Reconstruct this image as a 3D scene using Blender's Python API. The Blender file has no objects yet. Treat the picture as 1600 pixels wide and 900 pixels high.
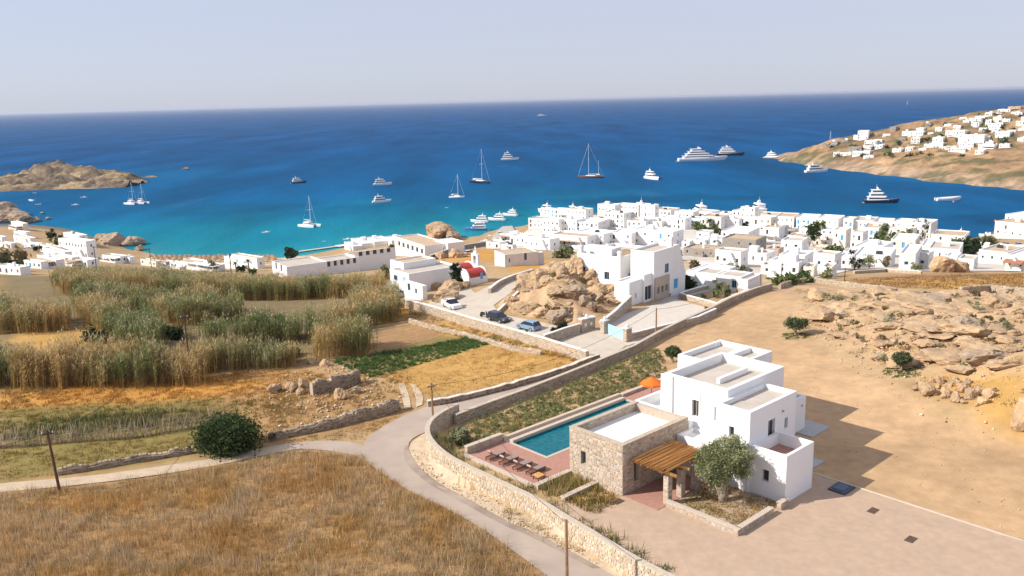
import bpy, bmesh, math, random
import numpy as np
from mathutils import Matrix, Vector
R = math.radians
rnd = random.Random(7)
rng = np.random.default_rng(7)
scn = bpy.context.scene
COL = scn.collection
# ---------------------------------------------------------------- camera
FPX, PITCH, ROLL, CAMZ = 1320.0, R(12.54), R(-1.45), 75.0
_f = np.array([0, math.cos(PITCH), -math.sin(PITCH)]); _u0 = np.array([0, math.sin(PITCH), math.cos(PITCH)]); _r0 = np.array([1.0, 0, 0])
C_R = math.cos(ROLL)*_r0 + math.sin(ROLL)*_u0
C_U = -math.sin(ROLL)*_r0 + math.cos(ROLL)*_u0
C_F = _f
cd = bpy.data.cameras.new('camera'); cam = bpy.data.objects.new('camera', cd); COL.objects.link(cam)
cd.sensor_width = 36.0; cd.lens = 36.0*FPX/1600.0; cd.clip_start = 0.5; cd.clip_end = 90000
cam.matrix_world = Matrix(((C_R[0], C_U[0], -C_F[0], 0), (C_R[1], C_U[1], -C_F[1], 0), (C_R[2], C_U[2], -C_F[2], CAMZ), (0, 0, 0, 1)))
scn.camera = cam
# ---------------------------------------------------------------- sky, sun, exposure
SUN_EL = R(35.0)
SUN_DIR = np.array([-1.394, -0.275]); SUN_DIR /= np.hypot(*SUN_DIR)      # towards the sun, on the ground
w = bpy.data.worlds.new('World'); scn.world = w; w.use_nodes = True
nt = w.node_tree; nt.nodes.clear()
sky = nt.nodes.new('ShaderNodeTexSky'); sky.sky_type = 'NISHITA'; sky.sun_disc = False
sky.sun_elevation = SUN_EL
sky.sun_rotation = -math.atan2(SUN_DIR[0], SUN_DIR[1])
sky.altitude = 60; sky.air_density = 1.0; sky.dust_density = 0.8; sky.ozone_density = 10.0
bg = nt.nodes.new('ShaderNodeBackground'); bg.inputs['Strength'].default_value = 0.11
out = nt.nodes.new('ShaderNodeOutputWorld')
hz_ = nt.nodes.new('ShaderNodeMix'); hz_.data_type = 'RGBA'; hz_.inputs[0].default_value = 0.75; hz_.inputs[7].default_value = (4.95, 5.0, 5.8, 1)   # pale even summer haze over the whole sky
nt.links.new(sky.outputs[0], hz_.inputs[6]); nt.links.new(hz_.outputs[2], bg.inputs[0]); nt.links.new(bg.outputs[0], out.inputs[0])
sl = bpy.data.lights.new('sun', 'SUN'); sl.energy = 4.8; sl.angle = R(0.53); sl.color = (1.0, 0.945, 0.86)
so = bpy.data.objects.new('sun', sl); COL.objects.link(so)
tosun = Vector((SUN_DIR[0]*math.cos(SUN_EL), SUN_DIR[1]*math.cos(SUN_EL), math.sin(SUN_EL)))
so.rotation_euler = tosun.to_track_quat('Z', 'Y').to_euler(); so.location = (0, 0, 300)
scn.view_settings.view_transform = 'Standard'; scn.view_settings.look = 'None'; scn.view_settings.gamma = 1.0
scn.view_settings.exposure = 0.36; scn.view_settings.use_curve_mapping = False
scn.cycles.max_bounces = 6; scn.cycles.diffuse_bounces = 3; scn.cycles.glossy_bounces = 2; scn.cycles.transmission_bounces = 3; scn.cycles.volume_bounces = 0
scn.cycles.use_adaptive_sampling = True; scn.cycles.adaptive_threshold = 0.02
scn.cycles.caustics_reflective = False; scn.cycles.caustics_refractive = False

# ---------------------------------------------------------------- helpers
def ray(px, py): return C_R*(px-800)/FPX - C_U*(py-450)/FPX + C_F
def onz(px, py, z):
    v = ray(px, py); t = (z-CAMZ)/v[2]; return np.array([v[0]*t, v[1]*t, z])
def pd(px, d, z):
    v = ray(px, 160); h = np.hypot(v[0], v[1]); return np.array([v[0]/h*d, v[1]/h*d, z])
def proj(p):
    q = np.array(p, float)-np.array([0, 0, CAMZ]); return 800+FPX*(q@C_R)/(q@C_F), 450-FPX*(q@C_U)/(q@C_F)
def _hash(ix, iy, s):
    n = (ix.astype(np.int64)*374761393 + iy.astype(np.int64)*668265263 + s*974634777) & 0x7fffffff
    n = ((n ^ (n >> 13))*1274126177) & 0x7fffffff
    return ((n ^ (n >> 16)) & 0xffff)/65535.0
def vnoise(x, y, s=0):
    x = np.asarray(x, float); y = np.asarray(y, float)
    ix = np.floor(x); iy = np.floor(y); fx = x-ix; fy = y-iy
    fx = fx*fx*(3-2*fx); fy = fy*fy*(3-2*fy)
    a = _hash(ix, iy, s); b = _hash(ix+1, iy, s); c = _hash(ix, iy+1, s); d = _hash(ix+1, iy+1, s)
    return (a*(1-fx)+b*fx)*(1-fy)+(c*(1-fx)+d*fx)*fy
def fbm(x, y, o=4, s=0):
    v = 0; a = 0.5; t = 0
    for i in range(o):
        v = v+a*vnoise(np.asarray(x)*2**i, np.asarray(y)*2**i, s+i*17); t += a; a *= 0.5
    return v/t
class RBF:
    def __init__(self, pts):
        p = np.array(pts, float); self.xy = p[:, :2]
        d = np.linalg.norm(self.xy[:, None]-self.xy[None], axis=2)
        n = len(p); A = np.zeros((n+3, n+3)); A[:n, :n] = d + np.eye(n)*-1.5; A[:n, n] = 1; A[:n, n+1:] = self.xy/100; A[n, :n] = 1; A[n+1:, :n] = self.xy.T/100
        self.w = np.linalg.solve(A, np.concatenate([p[:, 2], np.zeros(3)]))
    def __call__(self, x, y):
        x = np.atleast_1d(np.asarray(x, float)); y = np.atleast_1d(np.asarray(y, float)); o = np.zeros(x.shape)
        n = len(self.xy)
        for i in range(n): o += self.w[i]*np.hypot(x-self.xy[i, 0], y-self.xy[i, 1])
        return o+self.w[n]+self.w[n+1]*x/100+self.w[n+2]*y/100
def inpoly(x, y, poly):
    x = np.asarray(x); y = np.asarray(y); c = np.zeros(x.shape, bool); j = len(poly)-1
    for i in range(len(poly)):
        xi, yi = poly[i][:2]; xj, yj = poly[j][:2]
        m = ((yi > y) != (yj > y)) & (x < (xj-xi)*(y-yi)/((yj-yi) if yj != yi else 1e-9)+xi)
        c ^= m; j = i
    return c
def polydist(x, y, line):
    d = np.full(np.shape(x), 1e9)
    for (ax, ay), (bx, by) in zip(line[:-1], line[1:]):
        l2 = (bx-ax)**2+(by-ay)**2+1e-9; t = np.clip(((x-ax)*(bx-ax)+(y-ay)*(by-ay))/l2, 0, 1)
        d = np.minimum(d, np.hypot(x-ax-t*(bx-ax), y-ay-t*(by-ay)))
    return d

MATS = {}
def mat(name, col, rough=0.8, var=0.12, scale=3.0, bump=0.0, bscale=None, attr=False, spec=0.3, metal=0.0, detail=4.0, col2=None, trans=0.0):
    """Principled material; colour = base (or the Col attribute) varied by world-space noise."""
    if name in MATS: return MATS[name]
    m = bpy.data.materials.new(name); m.use_nodes = True; n = m.node_tree; b = n.nodes['Principled BSDF']
    b.inputs['Roughness'].default_value = rough; b.inputs['Specular IOR Level'].default_value = spec; b.inputs['Metallic'].default_value = metal
    geo = n.nodes.new('ShaderNodeNewGeometry')
    def noise(s, det=detail):
        t = n.nodes.new('ShaderNodeTexNoise'); t.inputs['Scale'].default_value = s; t.inputs['Detail'].default_value = det; n.links.new(geo.outputs['Position'], t.inputs['Vector']); return t
    if attr:
        a = n.nodes.new('ShaderNodeAttribute'); a.attribute_name = 'Col'; csock = a.outputs['Color']
    else:
        a = n.nodes.new('ShaderNodeRGB'); a.outputs[0].default_value = (*col, 1); csock = a.outputs[0]
    if col2 is not None:
        t = noise(scale*0.35, 6); rp = n.nodes.new('ShaderNodeMapRange'); rp.inputs[1].default_value = 0.4; rp.inputs[2].default_value = 0.65; n.links.new(t.outputs[0], rp.inputs[0])
        mx = n.nodes.new('ShaderNodeMix'); mx.data_type = 'RGBA'; n.links.new(rp.outputs[0], mx.inputs[0]); n.links.new(csock, mx.inputs[6]); mx.inputs[7].default_value = (*col2, 1); csock = mx.outputs[2]
    if var > 0:
        t = noise(scale); mr = n.nodes.new('ShaderNodeMapRange'); mr.inputs[1].default_value = 0.25; mr.inputs[2].default_value = 0.75
        mr.inputs[3].default_value = 1-var; mr.inputs[4].default_value = 1+var; n.links.new(t.outputs[0], mr.inputs[0])
        vm = n.nodes.new('ShaderNodeVectorMath'); vm.operation = 'SCALE'; n.links.new(csock, vm.inputs[0]); n.links.new(mr.outputs[0], vm.inputs['Scale']); csock = vm.outputs[0]
    n.links.new(csock, b.inputs['Base Color'])
    if trans > 0:
        tb = n.nodes.new('ShaderNodeBsdfTranslucent'); n.links.new(csock, tb.inputs[0]); ms = n.nodes.new('ShaderNodeMixShader'); ms.inputs[0].default_value = trans
        n.links.new(b.outputs[0], ms.inputs[1]); n.links.new(tb.outputs[0], ms.inputs[2]); n.links.new(ms.outputs[0], n.nodes['Material Output'].inputs[0])
    if bump > 0:
        t = noise(bscale or scale*3, 6); bp = n.nodes.new('ShaderNodeBump'); bp.inputs['Strength'].default_value = 1.0; bp.inputs['Distance'].default_value = bump
        n.links.new(t.outputs[0], bp.inputs['Height']); n.links.new(bp.outputs[0], b.inputs['Normal'])
    MATS[name] = m; return m

def tag(o, label=None, cat=None, group=None, kind=None):
    if label: o['label'] = label
    if cat: o['category'] = cat; o['kind'] = 'thing'
    if group: o['group'] = group
    if kind: o['kind'] = kind
    return o
def link(o, parent=None):
    COL.objects.link(o)
    if parent is not None: o.parent = parent
    return o
def empty(name, loc, rz=0.0, label=None, cat=None, group=None):
    o = bpy.data.objects.new(name, None); o.empty_display_size = 0.2; COL.objects.link(o); o.location = tuple(float(v) for v in loc); o.rotation_euler = (0, 0, rz)
    return tag(o, label, cat, group)
class MB:
    def __init__(s): s.v = []; s.f = []; s.c = []
    def add(s, vs, fs, col=None):
        n = len(s.v); s.v += [tuple(map(float, v)) for v in vs]; s.f += [tuple(i+n for i in f) for f in fs]
        if col is not None: s.c += [col]*len(vs)
        return s
    def box(s, x0, x1, y0, y1, z0, z1, col=None, t=0.0):
        return s.add([(x0, y0, z0), (x1, y0, z0), (x1, y1, z0), (x0, y1, z0), (x0+t, y0+t, z1), (x1-t, y0+t, z1), (x1-t, y1-t, z1), (x0+t, y1-t, z1)],
                     [(3, 2, 1, 0), (4, 5, 6, 7), (0, 1, 5, 4), (1, 2, 6, 5), (2, 3, 7, 6), (3, 0, 4, 7)], col)
    def tube(s, pts, rad, n=6, col=None, cap=True):
        pts = [np.array(p, float) for p in pts]; rad = rad if hasattr(rad, '__len__') else [rad]*len(pts)
        vs = []; 
        for i, p in enumerate(pts):
            d = pts[min(i+1, len(pts)-1)]-pts[max(i-1, 0)]; d /= np.linalg.norm(d)+1e-9
            a = np.array([0, 0, 1.0]) if abs(d[2]) < 0.9 else np.array([1.0, 0, 0])
            e1 = np.cross(d, a); e1 /= np.linalg.norm(e1); e2 = np.cross(d, e1)
            for k in range(n):
                th = 2*math.pi*k/n; vs.append(p+rad[i]*(math.cos(th)*e1+math.sin(th)*e2))
        fs = []
        for i in range(len(pts)-1):
            for k in range(n): fs.append((i*n+k, (i+1)*n+k, (i+1)*n+(k+1) % n, i*n+(k+1) % n))
        if cap: fs.append(tuple(range(n))); fs.append(tuple(reversed(range((len(pts)-1)*n, len(pts)*n))))
        return s.add(vs, fs, col)
    def loft(s, secs, close=True, cap=True, col=None):
        m = len(secs[0]); vs = [p for q in secs for p in q]; fs = []
        for i in range(len(secs)-1):
            for k in range(m if close else m-1): fs.append((i*m+k, i*m+(k+1) % m, (i+1)*m+(k+1) % m, (i+1)*m+k))
        if cap: fs.append(tuple(reversed(range(m)))); fs.append(tuple(range((len(secs)-1)*m, len(secs)*m)))
        return s.add(vs, fs, col)
    def mesh(s, name, m, smooth=False):
        me = bpy.data.meshes.new(name); me.from_pydata(s.v, [], s.f); me.materials.append(m)
        if s.c and len(s.c) == len(s.v):
            a = me.color_attributes.new('Col', 'FLOAT_COLOR', 'POINT'); a.data.foreach_set('color', np.array([(*c, 1.0) for c in s.c], np.float32).ravel())
        bm = bmesh.new(); bm.from_mesh(me); bmesh.ops.recalc_face_normals(bm, faces=bm.faces); bm.to_mesh(me); bm.free()
        if smooth: me.polygons.foreach_set('use_smooth', [True]*len(me.polygons))
        return me
    def build(s, name, m, parent=None, smooth=False, loc=None):
        o = bpy.data.objects.new(name, s.mesh(name, m, smooth)); link(o, parent)
        if loc is not None: o.location = tuple(float(q) for q in loc)
        return o
def npmesh(name, V, F, m, C=None, parent=None, smooth=False):
    """numpy mesh: V (n,3), F (m,k) of one face size, C (n,3) point colours"""
    me = bpy.data.meshes.new(name); k = F.shape[1]
    me.vertices.add(len(V)); me.vertices.foreach_set('co', np.ascontiguousarray(V, np.float32).ravel())
    me.loops.add(F.size); me.loops.foreach_set('vertex_index', np.ascontiguousarray(F, np.int32).ravel())
    me.polygons.add(len(F)); me.polygons.foreach_set('loop_start', np.arange(0, F.size, k, dtype=np.int32)); me.polygons.foreach_set('loop_total', np.full(len(F), k, np.int32))
    if smooth: me.polygons.foreach_set('use_smooth', np.ones(len(F), bool))
    me.update(calc_edges=True)
    if C is not None:
        a = me.color_attributes.new('Col', 'FLOAT_COLOR', 'POINT'); a.data.foreach_set('color', np.concatenate([C, np.ones((len(C), 1))], 1).astype(np.float32).ravel())
    me.materials.append(m); o = bpy.data.objects.new(name, me); return link(o, parent)
ORD = ['first', 'second', 'third', 'fourth', 'fifth', 'sixth', 'seventh', 'eighth', 'ninth', 'tenth', 'eleventh', 'twelfth', 'thirteenth', 'fourteenth', 'fifteenth', 'sixteenth', 'seventeenth', 'eighteenth', 'nineteenth', 'twentieth', 'twenty-first', 'twenty-second', 'twenty-third', 'twenty-fourth', 'twenty-fifth', 'twenty-sixth', 'twenty-seventh', 'twenty-eighth', 'twenty-ninth', 'thirtieth', 'thirty-first', 'thirty-second']
# ================================================================ TERRAIN
VZ = 42.0                                            # level of the villa's court
VTH = R(42.1); VO = onz(1226, 789, VZ)               # villa axes: u to the right and away, v to the left and away
VU = np.array([math.cos(VTH), math.sin(VTH)]); VV = np.array([-math.sin(VTH), math.cos(VTH)])
def vw(u, v, h=0.0): p = VO[:2]+u*VU+v*VV; return np.array([p[0], p[1], VZ+h])
CP = [  # image position, height above the sea
 (20,420,26),(60,402,17),(100,398,14),(130,412,17),(50,378,10),(20,358,7),(150,388,3),(110,372,4),(200,392,2),(180,420,18),(0,390,17),(-60,400,18),
 (50,440,33),(10,470,38),(90,432,30),(-80,470,38),(200,440,33),(300,442,33),(400,450,33),(500,460,34),(150,480,38),(300,500,39),(450,500,38.6),(560,500,38.5),(600,480,37.6),
 (430,437,15),(560,425,20),(350,418,5),(300,409,1.5),(400,411,1.5),(470,410,3),(520,408,6),(590,385,4),(640,395,16),(700,392,18),(650,375,5),
 (650,470,38.2),(620,445,35.5),(690,460,38.5),(740,455,38.6),(760,480,39.4),(830,505,40),(900,535,40.5),(960,545,41),(1000,500,41),(950,520,41),(745,440,38),
 (800,415,34),(780,400,29),(860,420,35),(720,405,29),(740,392,20),(785,380,4),(770,372,1.5),(790,362,1.5),(840,395,19),(880,400,23),(870,460,42),(870,485,40.8),(910,440,41),(930,480,40.8),
 (1000,480,40.5),(1060,465,39.8),(1100,470,40.3),(1150,480,41.2),(1120,440,36),(1080,425,32),(1150,430,33.5),(1190,450,39),
 (840,362,5),(850,372,9),(900,352,6),(900,375,14),(960,347,6),(960,370,13),(960,393,22),(1050,352,6),(1050,375,14),(1060,395,23),(1130,357,6),(1130,380,15),(1130,405,25),(1220,362,6),(1220,385,14),
 (1220,410,25),(1220,430,32.5),(1300,368,6),(1300,390,14),(1300,415,26),(1300,430,33),(1400,374,5),(1400,395,14),(1400,415,25),(1450,388,8),(1450,410,21),(1520,385,5),(1550,390,8),(1550,415,21),(1600,400,14),(1590,425,28),(1580,372,2),
 (1680,420,24),(1300,445,38.5),(1400,435,37),(1500,432,36),(1590,436,36),(1680,440,38),
 (1230,460,41.5),(1350,470,43.2),(1450,470,44.2),(1590,460,43),(1550,500,45.5),(1400,520,44.3),(1590,560,46),(1500,600,43.2),(1590,650,44),(1350,560,42.3),(1250,560,42),(1250,500,41.9),(1590,750,42.5),(1590,880,42),(1300,850,42),(1720,600,47),(1720,480,45),
 (700,520,38.8),(800,560,40),(650,560,39.5),(600,600,39.8),(500,600,40),(350,620,40),(200,620,39.8),(30,620,39.8),(400,680,40.3),(200,680,40),(0,700,40.4),(250,800,41.5),(50,850,42),(450,800,41),(600,720,40.5),(640,680,40.4),
 (700,760,40.4),(850,860,40.6),(950,890,40.8),(760,630,40.7),(900,575,40.8),(600,860,41.5),(-100,640,40),(-100,800,42),(-200,560,39),
 # shoreline
 (30,350,0),(70,353,0),(110,359,0),(150,372,0),(190,383,0),(226,394,0),(250,402,0),(300,404,0),(360,405,0),(420,404,0),(470,400,0),(520,391,0),(570,381,0),(640,369,0),(690,364,0),(720,372,0),(745,382,0),(760,368,0),(785,356,0),(815,354,0),(835,346,0),(850,334,0),
 (900,334,0),(960,332,0),(1030,335,0),(1100,341,0),(1200,346,0),(1300,352,0),(1400,358,0),(1460,368,0),(1500,374,0),(1530,371,0),(1556,360,0),(1600,354,0),(1680,350,0),(-40,352,0),(-150,360,0),
 # sea bed
 (100,345,-4),(200,372,-4),(250,392,-4),(330,390,-4),(430,390,-4),(540,375,-5),(640,358,-6),(700,352,-6),(745,362,-5),(790,342,-6),(840,325,-8),(900,320,-8),(1000,320,-8),(1150,328,-8),(1300,338,-8),(1440,348,-8),(1520,358,-5),(1600,338,-8),(1700,335,-8),
 (0,335,-4),(-150,335,-6),(200,320,-10),(500,310,-12),(800,290,-14),(1200,300,-14),(1600,310,-12)]
PTS = [onz(*c) for c in CP] + [np.array(p, float) for p in ((0, 0, 42), (-60, 10, 42.5), (60, 10, 42), (-30, 35, 42), (110, 40, 43), (-120, 40, 42), (40, 45, 42), (0, 45, 41.3), (180, 90, 47), (-180, 90, 41))]
PTS += [vw(u, v) for u, v in ((0, 0), (15, 5), (-8, 10), (20, -5), (5, -12), (10, 15), (-6, 0))] + [vw(-6, 30, -0.6), vw(6, 31, -0.6), vw(20, 31, -0.4)]
_T = RBF(PTS)
def sstep(a, b, x): t = np.clip((x-a)/(b-a), 0, 1); return t*t*(3-2*t)
WALLPX = [(1075,952),(1030,930),(985,905),(930,869),(891,845),(840,812),(787,786),(711,748),(687,730),(671,711),(668,694),(677,679),(698,665),(716,657)]     # outer foot of the villa's boundary wall
WALLW = [onz(px, py, 40.7)[:2] for px, py in WALLPX]
COURT = [tuple(p) for p in WALLW] + [tuple(vw(u, v)[:2]) for u, v in ((-8, 31), (14, 29), (20, 24), (40, 10), (40, -30), (-5, -32))]
SHEETED = []
def H0(x, y):
    x = np.atleast_1d(np.asarray(x, float)); y = np.atleast_1d(np.asarray(y, float))
    z = _T(x, y)
    dx = x-VO[0]; dy = y-VO[1]; u = dx*VU[0]+dy*VU[1]; v = dx*VV[0]+dy*VV[1]
    d = np.maximum(np.maximum(-14-u, u-24), np.maximum(-14-v, v-26))
    k = 1-sstep(-1, 6, d)
    ins = inpoly(x, y, COURT)
    kk = np.where(ins, np.maximum(k, 0), 0)
    z = z*(1-kk)+VZ*kk
    lip = np.where(~ins & (k > 0), k, 0)
    return z*(1-lip)+np.minimum(z, 40.75)*lip if lip.any() else z
def H(x, y):
    x = np.atleast_1d(np.asarray(x, float)); y = np.atleast_1d(np.asarray(y, float)); return H0(x, y)
def hz(x, y): return float(H(x, y)[0])
_ts = np.concatenate([np.arange(30, 120, 0.5), np.arange(120, 400, 1.5), np.arange(400, 1500, 6)])
def gnd(px, py):
    v = ray(px, py); hh = np.hypot(v[0], v[1]); t = _ts/hh
    zz = CAMZ+v[2]*t; g = H(v[0]*t, v[1]*t); b = np.nonzero(zz < g)[0]
    if len(b) == 0: return onz(px, py, 0.0)
    i = max(b[0], 1); a0, a1 = t[i-1], t[i]
    tt = np.linspace(a0, a1, 24); zz = CAMZ+v[2]*tt; g = H(v[0]*tt, v[1]*tt); j = np.nonzero(zz < g)[0]; tb = tt[j[0]] if len(j) else a1
    return np.array([v[0]*tb, v[1]*tb, CAMZ+v[2]*tb])
def gxy(px, py): return tuple(gnd(px, py)[:2])
def gpoly(pts): return [gxy(*p) for p in pts]

# --- colour zones of the ground (what grows or lies there)
Z = dict(stubble=(0.46,0.27,0.085), sand=(0.475,0.31,0.17), soil=(0.36,0.21,0.095), crop=(0.24,0.18,0.065), drygrass=(0.37,0.22,0.095), olive=(0.22,0.17,0.055), rocky=(0.47,0.32,0.18), pale=(0.5,0.38,0.24), scrub=(0.2,0.15,0.075), beach=(0.55,0.42,0.28), orange=(0.5,0.25,0.06))
ZONES = [
 ('sand', [(990,560),(1060,520),(1130,490),(1195,455),(1240,447),(1300,470),(1250,490),(1240,520),(1300,560),(1390,600),(1450,650),(1600,690),(1600,900),(900,900),(1000,700)], 3),
 ('rocky', [(1240,447),(1600,462),(1600,600),(1500,590),(1390,585),(1300,545),(1240,500)], 4),
 ('stubble', [(1450,590),(1600,590),(1600,660),(1540,640)], 3),
 ('soil', [(1290,440),(1500,425),(1600,428),(1600,455),(1350,448)], 3),
 ('stubble', [(1430,440),(1600,430),(1600,452),(1460,452)], 3),
 ('stubble', [(0,432),(90,428),(105,445),(60,462),(0,470)], 2),
 ('soil', [(0,520),(110,515),(170,535),(0,555)], 2),
 ('stubble', [(580,500),(640,490),(760,535),(900,560),(860,590),(720,612),(650,615),(600,585)], 2),
 ('soil', [(580,500),(640,492),(700,520),(590,555),(540,565)], 2),
 ('crop', [(540,568),(610,545),(700,522),(765,534),(690,556),(600,585),(570,586)], 1.2),
 ('crop', [(380,492),(470,488),(470,480),(390,484)], 1.5),
 ('crop', [(140,545),(180,540),(180,528),(140,530)], 2),
 ('drygrass', [(0,606),(470,572),(530,590),(640,620),(620,660),(420,690),(0,760)], 3),
 ('orange', [(0,602),(330,588),(430,600),(300,628),(0,640)], 3),
 ('olive', [(0,640),(330,625),(370,660),(300,715),(0,750)], 3),
 ('drygrass', [(0,768),(420,712),(560,715),(640,760),(760,830),(860,905),(0,905)], 2),
 ('scrub', [(0,430),(600,430),(630,500),(480,560),(0,605)], 6),
 ('stubble', [(20,520),(150,512),(180,540),(30,552)], 2),
 ('orange', [(590,470),(640,480),(625,500),(600,500)], 2),
 ('stubble', [(640,492),(780,525),(900,556),(905,566),(770,540),(640,505)], 1),
 ('orange', [(775,400),(850,405),(870,420),(800,425)], 2),
 ('orange', [(690,395),(800,392),(800,408),(700,408)], 2),
 ('stubble', [(800,420),(850,418),(840,432),(800,434)], 2),
 ('beach', [(235,396),(470,396),(470,410),(235,412)], 4),
 ('pale', [(1060,400),(1130,395),(1200,440),(1060,440)], 4),
]
ZW = [(n, gpoly(p), s) for n, p, s in ZONES]
def ground_colour(x, y, z):
    c = np.zeros((len(x), 3)); c[:] = (0.40, 0.27, 0.14)
    wob = (fbm(x/4, y/4, 3, 5)-0.5)*4
    for n, poly, soft in ZW:
        ins = inpoly(x, y, poly); d = polydist(x, y, poly+[poly[0]]); sd = np.where(ins, d, -d)+wob*min(soft, 2)*0.5
        k = sstep(-soft, soft*0.6, sd)[:, None]
        c = c*(1-k)+np.array(Z[n])*k
    d = polydist(x, y, [tuple(p) for p in WALLW])
    # dry-grass and bare patches
    n1 = fbm(x/9, y/9, 4, 11); n2 = fbm(x/2.2, y/2.2, 3, 23)
    c *= (0.84+0.32*n1)[:, None]*(0.84+0.32*n2)[:, None]
    kz = sstep(3.5, 0.5, z)[:, None]*(sstep(0, 60, np.abs(x+95)-100)[:, None])
    c = c*(1-kz)+np.array((0.17, 0.13, 0.09))*kz
    return c
rr = [24.0]
while rr[-1] < 820: rr.append(rr[-1]*1.0105)
rr = np.array(rr); aa = np.radians(np.linspace(-58, 62, 520))
RR, AA = np.meshgrid(rr, aa, indexing='ij'); gx = (RR*np.sin(AA)).ravel(); gy = (RR*np.cos(AA)).ravel()
gz = H(gx, gy)
rock = inpoly(gx, gy, ZW[1][1]); nn = np.abs(fbm(gx/7, gy/7, 5, 31)-0.5)
gz = gz + np.where(rock, (fbm(gx/9, gy/9, 5, 41)-0.42)*2.2+ (0.10-nn)*1.2, 0)*sstep(0, 6, polydist(gx, gy, ZW[1][1]+[ZW[1][1][0]]))
smooth_court = inpoly(gx, gy, COURT) | inpoly(gx, gy, ZW[0][1])
gz = gz + np.where(smooth_court, 0.05, 0.14)*(fbm(gx/3, gy/3, 3, 3)-0.52)*np.clip(gz/6, 0, 1)
_u = (gx-VO[0])*VU[0]+(gy-VO[1])*VU[1]; _v = (gx-VO[0])*VV[0]+(gy-VO[1])*VV[1]
gz = np.where((_u > -7.9) & (_u < 10.8) & (_v > 19.8) & (_v < 26.25), VZ-2.6, gz)      # pit of the pool
gz = np.maximum(gz, -9)
nr, na = len(rr), len(aa)
idx = np.arange(nr*na).reshape(nr, na)
GF = np.stack([idx[:-1, :-1], idx[:-1, 1:], idx[1:, 1:], idx[1:, :-1]], -1).reshape(-1, 4)
keep = (gz[GF].max(1) > -3.0); GF = GF[keep]
used = np.unique(GF); remap = -np.ones(nr*na, int); remap[used] = np.arange(len(used)); GF = remap[GF]
GV = np.stack([gx, gy, gz], 1)[used]
def ground_mat():
    m = mat('ground', (0, 0, 0), 0.95, 0.13, 0.9, 0.035, 2.5, attr=True, spec=0.15, detail=8); return m
ground = npmesh('ground', GV, GF, ground_mat(), ground_colour(GV[:, 0], GV[:, 1], GV[:, 2]), smooth=True); tag(ground, kind='structure')

def sheet(name, poly, m, off=0.05, dice=1.6, zf=None, world=False, kind='structure', label=None, parent=None):
    """a polygon (image or world outline) laid over the terrain, diced so that it follows it"""
    P = poly if world else gpoly(poly)
    bm = bmesh.new(); vs = [bm.verts.new((p[0], p[1], 0)) for p in P]; bm.faces.new(vs); bmesh.ops.triangulate(bm, faces=bm.faces[:])
    xs = [p[0] for p in P]; ys = [p[1] for p in P]
    for ax, lo, hi in ((0, min(xs), max(xs)), (1, min(ys), max(ys))):
        q = math.ceil(lo/dice)*dice
        while q < hi:
            no = (1, 0, 0) if ax == 0 else (0, 1, 0); co = (q, 0, 0) if ax == 0 else (0, q, 0)
            bmesh.ops.bisect_plane(bm, geom=bm.verts[:]+bm.edges[:]+bm.faces[:], plane_co=co, plane_no=no); q += dice
    X = np.array([v.co.x for v in bm.verts]); Y = np.array([v.co.y for v in bm.verts]); Zz = H(X, Y)+off if zf is None else zf(X, Y)+off
    for v, z in zip(bm.verts, Zz): v.co.z = z
    bmesh.ops.recalc_face_normals(bm, faces=bm.faces)
    me = bpy.data.meshes.new(name); bm.to_mesh(me); bm.free(); me.materials.append(m)
    if me.polygons and sum(p.normal.z for p in me.polygons) < 0: me.flip_normals()
    o = bpy.data.objects.new(name, me); link(o, parent); tag(o, label, None, None, kind); return o
def resample(line, step):
    line = [np.array(p, float) for p in line]; out = [line[0]]
    for a, b in zip(line[:-1], line[1:]):
        n = max(1, int(np.linalg.norm(b-a)/step)); out += [a+(b-a)*(i+1)/n for i in range(n)]
    return out
def smoothline(line, it=2):
    line = [np.array(p, float) for p in line]
    for _ in range(it):
        o = [line[0]]
        for a, b in zip(line[:-1], line[1:]): o += [a*0.75+b*0.25, a*0.25+b*0.75]
        line = o+[line[-1]]
    return line
M_asphalt = mat('asphalt_worn', (0.385, 0.31, 0.255), 0.9, 0.09, 0.5, 0.01, 30, spec=0.1, col2=(0.43, 0.345, 0.28), detail=9)
M_concrete = mat('concrete_pale', (0.50, 0.43, 0.35), 0.9, 0.10, 0.8, 0.01, 20, spec=0.2, detail=8)
M_dirt = mat('dirt_track', (0.52, 0.41, 0.29), 0.95, 0.15, 1.2, 0.04, 6, spec=0.1, detail=8)
ROAD_IN = [(1010,930),(939,889),(879,856),(840,835),(794,818),(711,771),(658,737),(641,711),(637,695),(648,683),(672,674),(700,664),(730,650),(800,622),(870,593),(945,566)]
ROAD_OUT = [(890,930),(840,889),(771,839),(711,802),(635,766),(579,730),(562,706),(575,682),(610,661),(640,646),(680,632),(740,617),(800,600),(870,577),(930,557)]
def ribbon(name, A, B, m, off, n=90, cross=5, kind='structure', smooth=1):
    A = smoothline([gxy(*p) for p in A], smooth); B = smoothline([gxy(*p) for p in B], smooth)
    def rs(L):
        L = np.array(L); s = np.concatenate([[0], np.cumsum(np.linalg.norm(np.diff(L, axis=0), axis=1))]); q = np.linspace(0, s[-1], n); return np.stack([np.interp(q, s, L[:, 0]), np.interp(q, s, L[:, 1])], 1)
    A = rs(A); B = rs(B); V = []
    for i in range(n):
        for k in range(cross+1): V.append(A[i]+(B[i]-A[i])*k/cross)
    V = np.array(V); V = np.concatenate([V, (H(V[:, 0], V[:, 1])+off)[:, None]], 1)
    F = np.array([(i*(cross+1)+k, (i+1)*(cross+1)+k, (i+1)*(cross+1)+k+1, i*(cross+1)+k+1) for i in range(n-1) for k in range(cross)])
    o = npmesh(name, V, F, m, smooth=True); tag(o, kind=kind)
    if sum(p.normal.z for p in o.data.polygons) < 0: o.data.flip_normals()
    return o
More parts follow.
